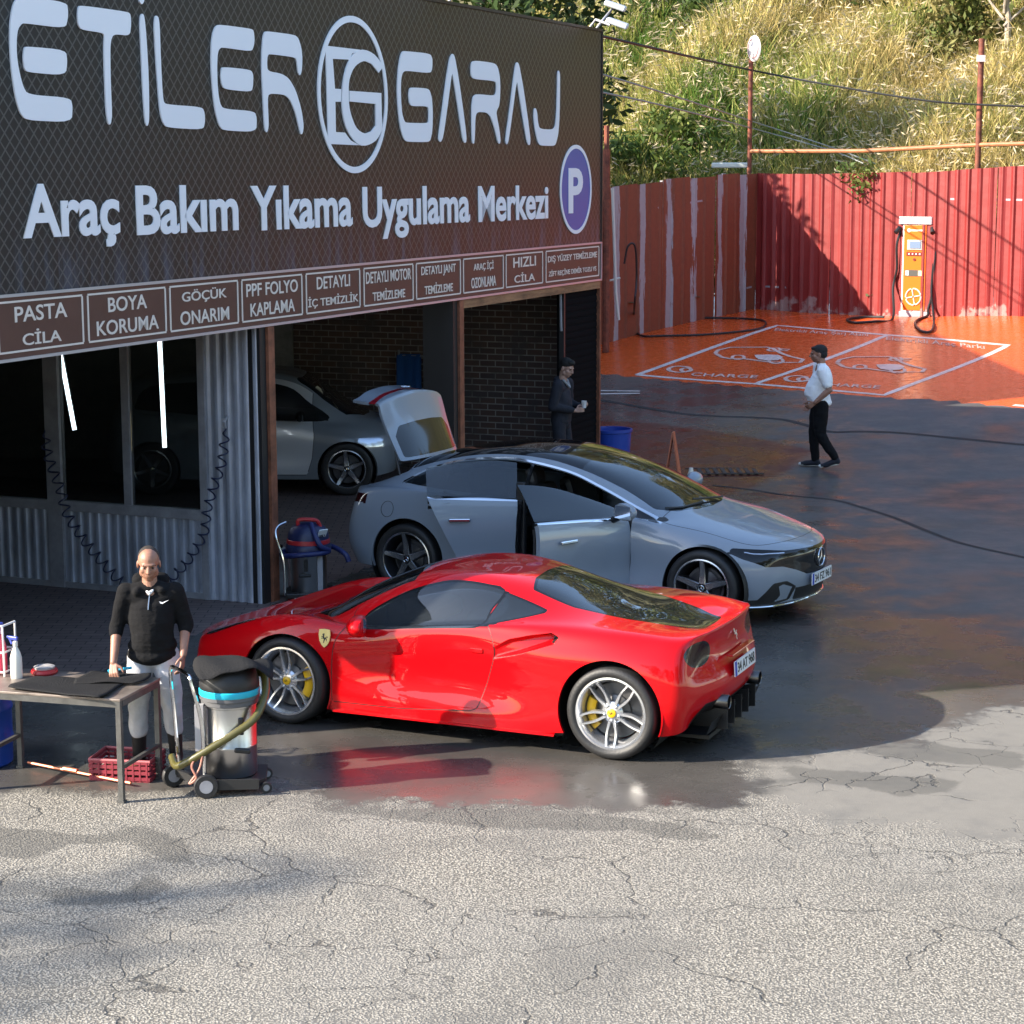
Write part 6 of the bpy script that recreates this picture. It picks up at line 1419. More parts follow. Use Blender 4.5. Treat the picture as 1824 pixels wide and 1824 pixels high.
    # front mask
    fzu = lambda y: np.interp(y, [0,.5,.72,.88,.92], [.700,.708,.735,.755,.75]); fzl = lambda y: np.interp(y, [0,.27,.42,.56,.72,.84,.90], [.455,.46,.52,.565,.575,.655,.745])
    def fm(co): y = np.abs(co[:,1]); return np.maximum(np.maximum(co[:,2]-fzu(y), fzl(y)-co[:,2]), 3.46-co[:,0])
    cut(bm, fm, zsel(8, 0, 1, 2))
    cut(bm, lambda co: np.abs(co[:,1])-.50, zsel(8, 0))
    li = [(.44,.23),(.40,.36),(.52,.425),(.66,.415),(.74,.30),(.78,.22),(.62,.205)]
    lif = lambda co: np.maximum(poly_sdf(np.stack([np.abs(co[:,1]), co[:,2]], 1), li), 3.3-co[:,0])
    cut(bm, lif, zsel(8, 0))
    lif2 = lambda co: np.maximum(poly_sdf(np.stack([np.abs(co[:,1]), co[:,2]], 1), [(.47,.245),(.45,.36),(.55,.395),(.60,.38),(.56,.29),(.60,.235)]), 3.3-co[:,0])
    cut(bm, lif2, zsel(8))
    def cg(co): return np.maximum(np.abs(co[:,1])-.40, np.maximum(co[:,2]-.345, .225-co[:,2]))
    cut(bm, cg, zsel(8))
    cut(bm, lambda co: co[:,2]-.212, zsel(8, 0))
    # bonnet seam
    bon = spline([(3.86,0),(3.83,.30),(3.70,.60),(3.50,.74),(3.1,.805),(2.85,.83),(2.72,.80)], 5)+[(2.8,.0)]
    bon2 = bon + [(x, -y) for x, y in bon[::-1] if y > 0]
    for s_ in (-1, 1): cut(bm, lambda co, s_=s_: poly_sdf(co[:, [0,1]], bon2)-s_*.003, zsel(1, 2, 3, 4))
    cut(bm, lambda co: co[:,2]-.265, zsel(0, 9))
    bm.faces.ensure_lookup_table(); bm.faces.index_update()
    C = np.array([f.calc_center_median()[:] for f in bm.faces]); Cs = C[:, [0,2]]; Ct = np.stack([C[:,0], np.abs(C[:,1])], 1)
    D = dict(fa=fa(C), ra=ra(C), dlo=poly_sdf(Cs, dlo), fd=poly_sdf(Cs, fd), rd=poly_sdf(Cs, rd), gr=poly_sdf(Ct, gr2), tg=poly_sdf(Ct, tg), tgw=poly_sdf(Ct, tgw), tl=tlf(C), fm=fm(C), li=lif(C), li2=lif2(C), cg=cg(C), bon=poly_sdf(C[:, [0,1]], bon2))
    def key(f):
        i = f.index; c = C[i]; z = f.material_index; y = abs(c[1]); sd = 'L' if c[1] > 0 else 'R'; g = lambda k: D[k][i]
        if z in (0, 1) and (g('fa') < 0 or g('ra') < 0): return None
        if z in (8,) or (z in (0, 1, 2) and c[0] > 3.46):
            if g('fm') < 0: return 'mask' if y < .5 else 'head'+sd
            if z == 8 and g('li2') < 0: return 'fin'+sd
            if z in (8, 0) and g('li') < 0: return 'lowint'+sd
            if z == 8 and g('cg') < 0: return 'lowintC'
            if z in (8, 0) and c[2] < .212 and c[0] > 3.5: return 'lip'
        lid = (z in (1, 2, 3, 4) and g('tg') < 0) or ((z == 9 or (z == 0 and c[0] < -.6)) and y < .60 and c[2] > .70)
        if lid:
            if z in (2, 3, 4) and g('tgw') < 0: return 'lidglass'
            if g('tl') < 0 and z in (9, 0): return 'lidlamp'
            return 'lid'
        if z in (9, 0) and g('tl') < 0 and c[0] < -.5: return 'tail'+sd
        if z in (2, 3, 4) and g('gr') < 0: return 'roofglass' if c[0] < 1.80 else 'windscreen'
        dr = 'F' if g('fd') < 0 else ('B' if g('rd') < 0 else '')
        if z in (1, 2, 3) and g('dlo') < 0 and y > .5: return 'glass'+dr+sd if dr else ('qglass'+sd if c[0] < .5 else 'mglass'+sd if c[0] > 2.3 else 'pillar'+sd)
        if z in (0, 1, 2, 3) and .004 < g('dlo') < .020 and y > .5 and c[2] > belt(c[0])+.0: return 'chrome'
        if z in (0, 1):
            if c[2] > belt(c[0])-.022 and dr and z in (0, 1): return 'beltchrome'+dr+sd
            if dr and c[2] < belt(c[0]): return 'door'+dr+sd
            if 1.2 < c[0] < 1.31 and c[2] > .26: return 'pillar'+sd
            if c[2] < .265: return 'sill'
        if z == 9 and c[2] < .42: return 'sill'
        if z in (1, 2, 3, 4) and abs(g('bon')) < .003 and c[0] > 2.6: return 'gap'
        return 'body'
    P = split_parts(bm, key); bm.free(); T = .02
    body = skin('body', P['body'], T, M_GREY, root)
    if 'gap' in P: skin('panel_gap', P['gap'], .02, M_GAP, body)
    [skin('pillar_trim', P[k], .02, M_BLKG, body) for k in ('pillarL', 'pillarR') if k in P]
    skin('window_surround', P['chrome'], .012, M_CHROME, body)
    skin('lower_cladding', P['sill'], .02, M_TRIM, root)
    rf = skin('glass_roof', P['roofglass'], .006, M_BLKG, root)
    ws = skin('windscreen', P['windscreen'], .006, M_CARGLASS, root)
    mk = skin('grille_panel', P['mask'], .02, M_BLKG, root)
    from mathutils.bvhtree import BVHTree
    def onsurf(tree, pts, off):
        o = []
        for p in pts:
            q, n, _, _ = tree.find_nearest(Vector(p)); o.append(q + (Vector(p)-q).normalized()*0 + n*off)
        return o
    def tree_of(me): return BVHTree.FromPolygons([v.co for v in me.vertices], [list(p.vertices) for p in me.polygons])
    tb = tree_of(body.data)
    for s_ in 'LR':
        th = tree_of(P['head'+s_][0])
        h = skin('headlamp', P['head'+s_], .012, M_BLKG, root)
        sg = -1 if s_ == 'R' else 1
        b = MB(); b.tube(onsurf(th, spline([(3.60, sg*.83, .738), (3.72, sg*.76, .722), (3.82, sg*.62, .70), (3.87, sg*.53, .69)], 5), .001), .007, n=6); b.build('light_bar', mat('lamp_silver', (.6,.65,.75), rough=.2, metal=.6), h)
        if 'tail'+s_ in P: skin('tail_lamp', P['tail'+s_], .01, mat('tail_lens', (.03,.004,.006), rough=.08), root)
        if 'mglass'+s_ in P and s_ == 'R':
            tm = tree_of(P['mglassR'][0]); q, n_, _, _ = tm.find_nearest(Vector((2.585, -.9, .99)))
            X = Vector((1,0,0)); Zn = n_ if n_.y < 0 else -n_; X = (X-Zn*X.dot(Zn)).normalized(); Yn = Zn.cross(X)
            Mx = Matrix((X, Yn, Zn)).transposed().to_4x4(); Mx.translation = q+Zn*.004; fit_text('EQS', 'lettering', Mx, .095, .026, M_CHROME, root, .01, .001)
        if 'mglass'+s_ in P: skin('mirror_triangle', P['mglass'+s_], .005, M_BLKG, root)
        if 'qglass'+s_ in P: skin('quarter_window', P['qglass'+s_], .005, M_CARGLASS, root)
    for k in ('lowintL', 'lowintR', 'lowintC'): skin('lower_intake', P[k], .01, M_BLK, root)
    for k in ('finL', 'finR'):
        if k in P: skin('bumper_fin', P[k], .012, M_GREY, root)
    skin('front_lip', P['lip'], .02, mat('satin_silver', (.55,.56,.58), rough=.2, metal=.9), root)
    lt = MB(); pts = spline([(3.40,-.90,.20),(3.62,-.80,.198),(3.76,-.66,.197),(3.87,-.45,.20),(3.93,-.25,.21),(3.96,0,.215)], 6)
    lt.tube([(x+.03, y, z) for x, y, z in pts]+[(x+.03, -y, z) for x, y, z in pts[::-1][1:]], .011, n=8); lt.build('chrome_lip', M_CHROME, root)
    ff = MB(); ff.tube(onsurf(tb, [(-.22+.075*cos(t), -.97, .87+.085*sin(t)) for t in np.linspace(0, 2*pi, 29)[:-1]], .0005), .0028, n=5, closed=True); ff.build('flap_seam', M_GAP, body)
    # left side: doors shut
    for dr in 'FB':
        d = skin('door', P['door'+dr+'L'], T, M_GREY, root); skin('belt_trim', P['beltchrome'+dr+'L'], .008, M_CHROME, d); skin('side_window', P['glass'+dr+'L'], .005, M_CARGLASS, d)
    # right side: doors swung open
    for dr, hx, ang in (('F', 2.47, R(71)), ('B', 1.255, R(29))):
        hinge = (hx, -.925, 0)
        lin = offset_copy(P['door'+dr+'R'], .0)
        for v in lin[0].vertices: v.co.y += .062; v.co.z = min(v.co.z, .985)
        pd = rot_part(P['door'+dr+'R'], hinge, ang); pl = rot_part(lin, hinge, ang)
        d = skin('door', pd, .05, M_GREY, root); d['label'] = 'open front door' if dr == 'F' else 'open rear door'
        skin('door_trim', pl, .03, M_LEATH, d)
        skin('belt_trim', rot_part(P['beltchrome'+dr+'R'], hinge, ang), .012, M_CHROME, d)
        skin('side_window', rot_part(P['glass'+dr+'R'], hinge, ang), .005, M_SIDEGLASS, d)
        Rz = Matrix.Translation(hinge) @ Matrix.Rotation(ang, 4, 'Z') @ Matrix.Translation((-hinge[0], 0.925, 0))
        hx0 = 1.64 if dr == 'F' else .70; hz = .845 if dr == 'F' else .865
        hb = MB(); hb.box(Rz @ Vector((hx0, -.968 if dr == 'B' else -.958, hz)), (.21, .03, .034), bev=.009, M=(Matrix.Rotation(ang, 3, 'Z'))); hb.build('handle', M_CHROME, d)
    # left handles
    # mirrors
    for sg in (-1, 1):
        ang = R(71) if sg < 0 else 0; hinge = Vector((2.47, sg*.925, 0))
        Rz = Matrix.Translation(hinge) @ Matrix.Rotation(ang, 4, 'Z') @ Matrix.Translation(-hinge)
        mb = MB(); bs = bmesh.new(); bmesh.ops.create_icosphere(bs, subdivisions=3, radius=1)
        M = Rz @ Matrix.Translation((2.27, sg*1.055, 1.065)) @ Matrix.Diagonal((.085, .135, .085, 1))
        for v in bs.verts:
            if v.co.x < -.4: v.co.x = -.4
        mb.add([M @ v.co for v in bs.verts], [[v.index for v in f.verts] for f in bs.faces], True); bs.free()
        mo = mb.build('door_mirror', M_GREY, root)
        ft = MB(); ft.tube([Rz @ Vector((2.27, sg*1.0, 1.02)), Rz @ Vector((2.27, sg*.94, .985)), Rz @ Vector((2.27, sg*.90, .975))], [.035, .028, .035], n=8); ft.build('mirror_foot', M_BLKG, mo)
        gm = MB(); gm.box(Rz @ Vector((2.232, sg*1.06, 1.065)), (.004, .20, .12), M=Matrix.Rotation(ang, 3, 'Z')); gm.build('mirror_glass', M_CHROME, mo)
    # tailgate raised
    hinge = (-.17, 0, 1.30); A = R(87)
    lid = skin('tailgate', rot_part(P['lid'], hinge, A, 'Y'), .03, M_GREY, root)
    skin('rear_window', rot_part(P['lidglass'], hinge, A, 'Y'), .006, M_BLKG, lid)
    if 'lidlamp' in P: skin('light_strip', rot_part(P['lidlamp'], hinge, A, 'Y'), .012, mat('red_lens', (.28,.01,.02), rough=.12, coat=.5), lid)
    Rl = Matrix.Translation(hinge) @ Matrix.Rotation(A, 4, 'Y') @ Matrix.Translation((.17, 0, -1.30))
    em = MB(); star(em, .05, .005, Rl @ Matrix.Translation((-.885, 0, .95)) @ Matrix.Rotation(-pi/2, 4, 'Y')); em.build('star_emblem', M_CHROME, lid)
    for sg in (-1, 1):
        sb = MB(); sb.tube([(-.25, sg*.60, 1.10), Rl @ Vector((-.50, sg*.54, 1.08))], .011, n=8); sb.build('gas_strut', M_BLK, root)
    # boot, floor, cabin
    bo = MB(); bo.box((-.40, 0, .55), (.75, 1.15, .04)); bo.box((-.03, 0, .80), (.04, 1.2, .6)); bo.build('boot_lining', M_TRIM, root)
    fl = MB(); fl.box((1.6, 0, .27), (2.3, 1.72, .05)); fl.box((1.6, 0, .20), (4.4, 1.2, .06)); fl.build('floor_pan', M_TRIM, root)
    for k, (sx, w_) in enumerate(((1.62, 0), (.55, 1))):
        for sg in (-1, 1):
            s_ = MB(); y0 = sg*.40
            s_.box((sx, y0, .52), (.55, .54, .2), bev=.06); s_.box((sx-.30, y0, .83), (.17, .54, .66), bev=.07, M=Matrix.Rotation(-.32, 3, 'Y')); s_.box((sx-.43, y0, 1.22), (.11, .27, .19), bev=.05, M=Matrix.Rotation(-.25, 3, 'Y'))
            s_.build('car_seat', M_LEATH, root)
    db = MB(); db.box((2.55, 0, .86), (.55, 1.66, .22), bev=.08); db.box((1.95, 0, .56), (1.0, .26, .3), bev=.05); db.build('dashboard', M_LEATH, root)
    sw = MB(); sw.tube([(2.14+.06*cos(t), .40+.18*sin(t), .93+.17*cos(t)) for t in np.linspace(0, 2*pi, 25)[:-1]], .015, n=6, closed=True); sw.bar((2.14,.40,.93), (2.35,.40,.87), .08, .06); sw.build('steering_wheel', M_LEATH, root)
    bp = MB(); bp.box((1.27, -.85, .72), (.09, .05, 1.0), bev=.01); bp.build('pillar_lining', M_BLK, body)
    for sg in (-1, 1):
        arch_well('wheel_arch', 3.22, .355, .42, .55, .93, M_GAP, root, sg); arch_well('wheel_arch', .02, .37, .43, .55, .935, M_GAP, root, sg)
    # emblem, plate, wipers
    em = MB(); star(em, .085, .008, Matrix.Translation((4.045, 0, .585)) @ Matrix.Rotation(pi/2, 4, 'Y') @ Matrix.Rotation(pi/2, 4, 'Z')); em.build('star_emblem', M_CHROME, mk)
    number_plate(root, Matrix.Translation((4.048, 0, .405)) @ Matrix(((0,0,1),(1,0,0),(0,1,0))).to_4x4(), '34 FZ 961')
    wp = MB(); wp.tube([(2.86,-.10,1.04),(2.80,-.45,1.03),(2.70,-.62,1.04)], .010, n=6); wp.tube([(2.88,.35,1.03),(2.84,0,1.06),(2.80,-.2,1.075)], .010, n=6); wp.build('wipers', M_BLK, ws)
    saloon_wheel(root, 3.21, -.825, .362, -1, pi/2); saloon_wheel(root, 0.0, -.825, .362, -1, pi/2+.12)
    saloon_wheel(root, 3.21, .825, .362, 1, .3); saloon_wheel(root, 0.0, .825, .362, 1, .5)
    return root
saloon = build_saloon()
# ================================================================== silver hatchback standing inside the garage
def build_hatchback():
    root = thing('hatchback', 'silver hatchback, shade on its body coloured dark grey, washed inside the garage, cream cloth on its windscreen', 'car', (-4.72, 27.95, 0), R(-1.5))
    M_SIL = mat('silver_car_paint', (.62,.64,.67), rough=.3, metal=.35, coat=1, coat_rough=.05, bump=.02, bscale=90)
    M_DARKSHADE = mat('dark_shaded_paint', (.17,.19,.215), rough=.3, coat=.8, coat_rough=.06)  # dark bonnet colour; on the body, shade put into the silver
    st = [
     (3.02, [(.60,.25),(.66,.38),(.68,.52),(.68,.66),(.62,.76)], [(.47,.79,.06),(.32,.80,.11),(.16,.80,.14),(0,.80,.15)]),
     (2.80, [(.78,.22),(.82,.36),(.83,.52),(.82,.70),(.74,.83)], [(.62,.90,.02),(.42,.97,.03),(.2,.985,.04),(0,.99,.04)]),
     (2.55, [(.86,.22),(.88,.36),(.885,.54),(.875,.74),(.80,.89)], [(.69,.95),(.57,1.06),(.28,1.11),(0,1.12)]),
     (2.25, [(.87,.22),(.885,.36),(.88,.55),(.875,.77),(.82,.91)], [(.76,.985),(.655,1.24),(.33,1.31),(0,1.325)]),
     (1.95, [(.87,.22),(.88,.36),(.87,.55),(.875,.78),(.835,.93)], [(.79,.99),(.625,1.44),(.32,1.50),(0,1.51)]),
     (1.60, [(.87,.22),(.88,.36),(.865,.55),(.875,.79),(.84,.95)], [(.795,.995),(.605,1.53),(.31,1.575),(0,1.585)]),
     (1.20, [(.87,.22),(.88,.36),(.865,.55),(.875,.79),(.845,.97)], [(.80,1.01),(.60,1.55),(.3,1.595),(0,1.60)]),
     (.75, [(.87,.22),(.88,.36),(.865,.55),(.875,.80),(.845,.99)], [(.79,1.03),(.59,1.535),(.3,1.58),(0,1.59)]),
     (.30, [(.87,.22),(.885,.36),(.88,.56),(.88,.82),(.84,1.03)], [(.77,1.07),(.58,1.52),(.3,1.56),(0,1.57)]),
     (-.15, [(.86,.24),(.88,.38),(.88,.58),(.87,.84),(.81,1.06)], [(.73,1.11),(.56,1.46),(.3,1.50),(0,1.51)]),
     (-.48, [(.72,.28),(.78,.40),(.79,.60),(.77,.84),(.71,1.05)], [(.63,1.12,.03),(.5,1.38,.10),(.27,1.42,.10),(0,1.43,.10)]),
    ]
    rear = [[(-.58+dx, y, .30), (-.64+dx, y, .42), (-.65+dx, y, .62), (-.62+dx, y, .9)] for y, dx in ((.56,.0),(.42,-.02),(.22,-.03),(0,-.03))]
    front = [[(3.08+dx, y, .25), (3.13+dx, y, .38), (3.15+dx, y, .52), (3.13+dx, y, .67)] for y, dx in ((.48,0),(.32,.05),(.16,.07),(0,.08))]
    V, F, Z, idx, mir = car_cage(st, rear, front); cr = {}
    crease_path([('t',i,1) for i in range(3,10)], idx, mir, .6, cr)
    me = cage_mesh(V, F, Z, cr, level=2); bm = bmesh.new(); bm.from_mesh(me); bpy.data.meshes.remove(me)
    bmesh.ops.recalc_face_normals(bm, faces=bm.faces[:]); bm.normal_update()
    lay = bm.verts.layers.float_vector.new('n0')
    for v in bm.verts: v[lay] = v.normal
    def zsel(*zs): return lambda f: f.material_index in zs
    fa = lambda co: np.hypot(co[:,0]-2.57, co[:,2]-.34)-.385; ra = lambda co: np.hypot(co[:,0], co[:,2]-.34)-.385
    for f in (fa, ra): cut(bm, f, zsel(0, 1))
    dlo = spline([(2.32,.99),(2.05,1.24),(1.80,1.42),(1.3,1.49),(.4,1.47),(-.1,1.40),(-.2,1.15),(.3,1.09),(.75,1.05),(1.3,1.005)], 6, True)
    fd = [(2.12,1.02),(2.15,.8),(2.12,.5),(2.05,.28),(.98,.28),(.92,.6),(.95,1.06),(.95,1.6),(2.12,1.6)]
    ws = [(2.80,0),(2.76,.35),(2.55,.60),(2.25,.63),(1.88,.57),(1.92,.3),(1.93,0),(1.93,-.2),(2.80,-.2)]
    hd = [(3.3,-.2),(3.3,.50),(2.95,.62),(2.65,.62),(2.82,.35),(2.86,0),(2.86,-.2)]
    hl = lambda co: np.maximum(np.maximum(np.abs(co[:,2]-.70)-np.interp(np.abs(co[:,1]), [.3,.6,.8], [.05,.075,.06]), .34-np.abs(co[:,1])), 2.72-co[:,0])
    cut(bm, lambda co: poly_sdf(co[:, [0,2]], dlo), zsel(1,2,3)); 
    for s_ in (-.004,.004): cut(bm, lambda co, s_=s_: poly_sdf(co[:, [0,2]], fd)-s_, zsel(0,1,2))
    top_ = lambda poly: (lambda co: poly_sdf(np.stack([co[:,0], np.abs(co[:,1])], 1), poly))
    cut(bm, top_(ws), zsel(2,3,4)); cut(bm, top_(hd), zsel(1,2,3,4)); cut(bm, hl, zsel(0,8,1))
    bm.faces.ensure_lookup_table(); bm.faces.index_update()
    C = np.array([f.calc_center_median()[:] for f in bm.faces]); Cs = C[:, [0,2]]
    D = dict(fa=fa(C), ra=ra(C), dlo=poly_sdf(Cs, dlo), fd=poly_sdf(Cs, fd), ws=top_(ws)(C), hd=top_(hd)(C), hl=hl(C))
    def key(f):
        i = f.index; c = C[i]; z = f.material_index; g = lambda k: D[k][i]; sd = 'L' if c[1] > 0 else 'R'
        if z in (0,1) and (g('fa') < 0 or g('ra') < 0): return None
        if z in (0,8,1) and g('hl') < 0: return 'head'+sd
        if z in (1,2,3) and g('dlo') < 0 and abs(c[1]) > .5: return 'glass'+sd
        if z in (2,3,4) and g('ws') < 0: return 'ws'
        if z in (1,2,3,4) and g('hd') < 0: return 'hood'
        if z in (0,1,2):
            if abs(g('fd')) < .004: return 'gap'+sd
            if g('fd') < 0: return 'door'+sd
        return 'body'
    P = split_parts(bm, key); bm.free()
    b = skin('body', P['body'], .02, M_DARKSHADE, root); [skin('panel_gap', P['gap'+k], .02, M_GAP, b) for k in 'LR']
    skin('windscreen', P['ws'], .006, M_CARGLASS, root); skin('bonnet', P['hood'], .02, M_DARKSHADE, root)
    for s_ in 'LR':
        sg = 1 if s_ == 'L' else -1
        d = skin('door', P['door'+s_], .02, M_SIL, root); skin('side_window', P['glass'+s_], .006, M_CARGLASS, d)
        skin('headlamp', P['head'+s_], .01, mat('lamp_silver', (.6,.65,.75), rough=.2, metal=.6), root)
        h = MB(); h.box((1.12, sg*.89, .86), (.17,.03,.03), bev=.01); h.build('handle', M_BLK, d)
        m = MB(); m.box((1.98, sg*.96, 1.06), (.10,.18,.13), bev=.04); m.bar((2.0,sg*.80,1.0),(1.98,sg*.92,1.03),.05,.03); m.build('door_mirror', M_BLKG, root)
        arch_well('wheel_arch', 2.57, .34, .395, .5, .86, M_GAP, root, sg); arch_well('wheel_arch', 0, .34, .395, .5, .86, M_GAP, root, sg)
        saloon_wheel(root, 2.57, sg*.78, .35, sg, .4, R_t=.35, wid=.17, rr=.25); saloon_wheel(root, 0, sg*.78, .35, sg, .9, R_t=.35, wid=.17, rr=.25)
    f = MB(); f.box((1.3,0,.25),(2.6,1.5,.05)); f.build('floor_pan', M_GAP, root)
    # chrome window line
    c = MB(); c.tube([(x, -(.795+.02), z-.004) for x, z in ((2.0,.995),(1.5,1.0),(1.0,1.03))], .008, n=6); c.build('window_line', M_CHROME, root)
    return root
hatchback = build_hatchback()
# cream cloth left on the windscreen
cb = MB(); rows = []
for i in range(14):
    r = []
    for j in range(9):
        u_, v_ = i/13-.5, j/8-.5
        x = -2.42 - v_*.42 + .05*sin(i*1.3)*(.5+v_); y = 27.62+u_*.62*(1-.35*(v_+.5))+.05*cos(j*1.7)
        z = 1.165 + v_*.33 + .028*sin(i*1.9+j*.8)+.02*sin(i*.9-j*1.6)+.045
        r.append((x, y, z))
    rows.append(r)
cb.grid(rows); tag(cb.build('cloth', mat('cream_cloth', (.55,.50,.36), rough=.9, bump=.4, bscale=30)), 'crumpled cream cloth lying on the windscreen of the car inside the garage', 'cloth')
# ================================================================== people
def V3(*a): return Vector(a)
class Flesh:
    """tapered capsules and ellipsoids fused into ONE continuous surface"""
    def __init__(s): s.mb = MB()
    def cap(s, a, b, ra, rb, flat=None):
        a, b = Vector(a), Vector(b); d = b-a; L = d.length
        if L < 1e-6: return s.ball(a, (ra, ra, ra))
        q = d.to_track_quat('Z', 'Y').to_matrix(); prof = [(max(1e-4, ra*cos(t)), ra*sin(t)) for t in np.linspace(-pi/2, 0, 5)] + [(max(1e-4, rb*cos(t)), L+rb*sin(t)) for t in np.linspace(0, pi/2, 5)]
        s.mb.lathe(prof, c=a, n=14, M=q); return s
    def ball(s, c, r, M=None):
        prof = [(max(1e-4, cos(t)), sin(t)) for t in np.linspace(-pi/2, pi/2, 12)]
        Mx = (M.to_3x3() if M is not None else Matrix.Identity(3)) @ Matrix.Diagonal(r); s.mb.lathe(prof, c=c, n=20, M=Mx); return s
    def chain(s, pts):
        for (a, ra), (b, rb) in zip(pts[:-1], pts[1:]): s.cap(a, b, ra, rb)
        return s
    def build(s, name, m, parent, voxel=.008, smooth=4, folds=0.0, fscale=9):
        me = s.mb.mesh(name); o = bpy.data.objects.new(name, me); COL.objects.link(o)
        r = o.modifiers.new('r', 'REMESH'); r.mode = 'VOXEL'; r.voxel_size = voxel
        if smooth: k = o.modifiers.new('s', 'SMOOTH'); k.iterations = smooth; k.factor = .5
        if folds:
            tx = bpy.data.textures.get('folds%d' % fscale) or bpy.data.textures.new('folds%d' % fscale, 'CLOUDS'); tx.noise_scale = 1.0/fscale; tx.noise_depth = 1
            dm = o.modifiers.new('d', 'DISPLACE'); dm.texture = tx; dm.strength = folds; dm.mid_level = .5; dm.texture_coords = 'LOCAL'
        dg = bpy.context.evaluated_depsgraph_get(); me2 = bpy.data.meshes.new_from_object(o.evaluated_get(dg))
        COL.objects.unlink(o); bpy.data.objects.remove(o); bpy.data.meshes.remove(me)
        me2.polygons.foreach_set('use_smooth', [True]*len(me2.polygons)); me2.name = name; return link(name, me2, parent, m)
def hand(F, wrist, d, palm_n, curl=.5, side=1, spread=.06, size=1.0):
    """palm and five separate fingers; d: pointing direction, palm_n: normal out of the palm side"""
    d = Vector(d).normalized(); pn = Vector(palm_n); pn = (pn-d*pn.dot(d)).normalized(); lat = d.cross(pn).normalized()*side; w = Vector(wrist); k = size
    for o in (-.026, -.009, .009, .026): F.cap(w+d*.02*k+lat*o*.7*k, w+d*.088*k+lat*o*k, .0125*k, .0105*k)
    for i, (o, L) in enumerate(((-.029,.058),(-.010,.068),(.010,.074),(.029,.068))):
        p = w+d*.092*k+lat*o*k; dd = (d+lat*o*2.2*spread/.06*.4).normalized()
        b1 = Matrix.Rotation(curl*.7, 3, lat*side) @ dd if False else (dd*cos(curl*.7)+pn*sin(curl*.7)); b2 = dd*cos(curl*1.7)+pn*sin(curl*1.7)
        m_ = p+b1*L*.52*k; F.cap(p, m_, .0092*k, .0085*k); F.cap(m_, m_+b2*L*.48*k, .0084*k, .0070*k)
    t0 = w+d*.030*k+lat*.024*k; t1 = t0+(d*.5+lat*.75+pn*.25).normalized()*.042*k; t2 = t1+(d*.85+lat*.15+pn*.45).normalized()*.034*k
    F.cap(t0, t1, .0135*k, .0105*k); F.cap(t1, t2, .0100*k, .0080*k)
def head(F, c, R_, beard=False):
    """head of about 0.235 m; c: centre; R_: 3x3 rotation, +x looks forward"""
    P = lambda x, y, z: Vector(c)+R_ @ Vector((x, y, z))
    F.ball(P(-.012,0,.035), (.098,.077,.088), R_); F.ball(P(.025,0,-.035), (.068,.060,.082), R_); F.ball(P(.045,0,-.083), (.036,.036,.030), R_)
    for sg in (-1, 1):
        F.ball(P(.048, sg*.038, -.022), (.034,.026,.032), R_); F.ball(P(.012, sg*.052, -.06), (.03,.018,.036), R_)
        F.ball(P(-.012, sg*.080, -.008), (.020,.009,.032), R_)
    F.ball(P(.077,0,.028), (.018,.052,.014), R_)
    F.cap(P(.088,0,.018), P(.110,0,-.022), .010, .013); F.ball(P(.100,0,-.027), (.014,.019,.010), R_)
    F.ball(P(.084,0,-.056), (.012,.026,.007), R_); F.ball(P(.082,0,-.068), (.012,.023,.008), R_)
def face_bits(root, c, R_, hair='short', hcol=(.012,.010,.009), beard=False):
    P = lambda x, y, z: Vector(c)+R_ @ Vector((x, y, z)); Mh = mat('hair_%d' % int(hcol[0]*1000), hcol, rough=.75, bump=.5, bscale=120)
    for sg in (-1, 1):
        e = MB(); e.lathe([(max(1e-4, .0085*cos(t)), .0085*sin(t)) for t in np.linspace(-pi/2, pi/2, 8)], c=P(.0765, sg*.031, .004), n=12); e.build('eye', mat('eye_dark', (.05,.03,.022), rough=.4), root)
        b = MB(); b.tube([P(.088, sg*.016, .026), P(.088, sg*.034, .031), P(.076, sg*.052, .025)], .0032, n=6); b.build('eyebrow', Mh, root)
    h = Flesh()
    if hair == 'short':
        h.ball(P(-.022,0,.052), (.098,.083,.084), R_); h.ball(P(-.052,0,.0), (.062,.078,.070), R_); h.ball(P(.035,0,.088), (.052,.060,.028), R_)
    elif hair == 'quiff':
        h.ball(P(-.020,0,.058), (.100,.083,.086), R_); h.ball(P(-.055,0,.005), (.058,.077,.068), R_); h.ball(P(.040,0,.100), (.058,.062,.036), R_)
    elif hair == 'buzz':
        h.ball(P(-.030,0,.040), (.092,.0790,.0868), R_); h.ball(P(-.060,0,.004), (.056,.077,.062), R_)
    else:  # thinning: sides and back only
        h.ball(P(-.055,0,.005), (.060,.079,.060), R_); 
        for sg in (-1, 1): h.ball(P(-.022, sg*.062, .03), (.046,.022,.036), R_)
        h.ball(P(-.05,0,.06), (.058,.066,.056), R_)
    h.build('hair', Mh, root, .006, 2)
    if beard:
        q = Flesh(); q.ball(P(.048,0,-.086), (.042,.044,.034), R_); q.ball(P(.082,0,-.046), (.014,.028,.006), R_)
        for sg in (-1, 1): q.cap(P(.0, sg*.068, -.02), P(.028, sg*.052, -.085), .012, .018)
        q.build('beard', Mh, root, .006, 1)
M_SKIN = mat('skin', (.30,.15,.10), rough=.5, var=.12, vscale=14); M_SKIN2 = mat('skin_pale', (.42,.25,.19), rough=.5, var=.1, vscale=14)
def legs(F, j, k=1.0):
    for s in 'LR':
        F.chain([(j['hip'+s], .085*k), (j['hip'+s].lerp(j['knee'+s], .35), .080*k), (j['knee'+s], .055*k), (j['knee'+s].lerp(j['ank'+s], .3), .055*k), (j['ank'+s], .037*k)])
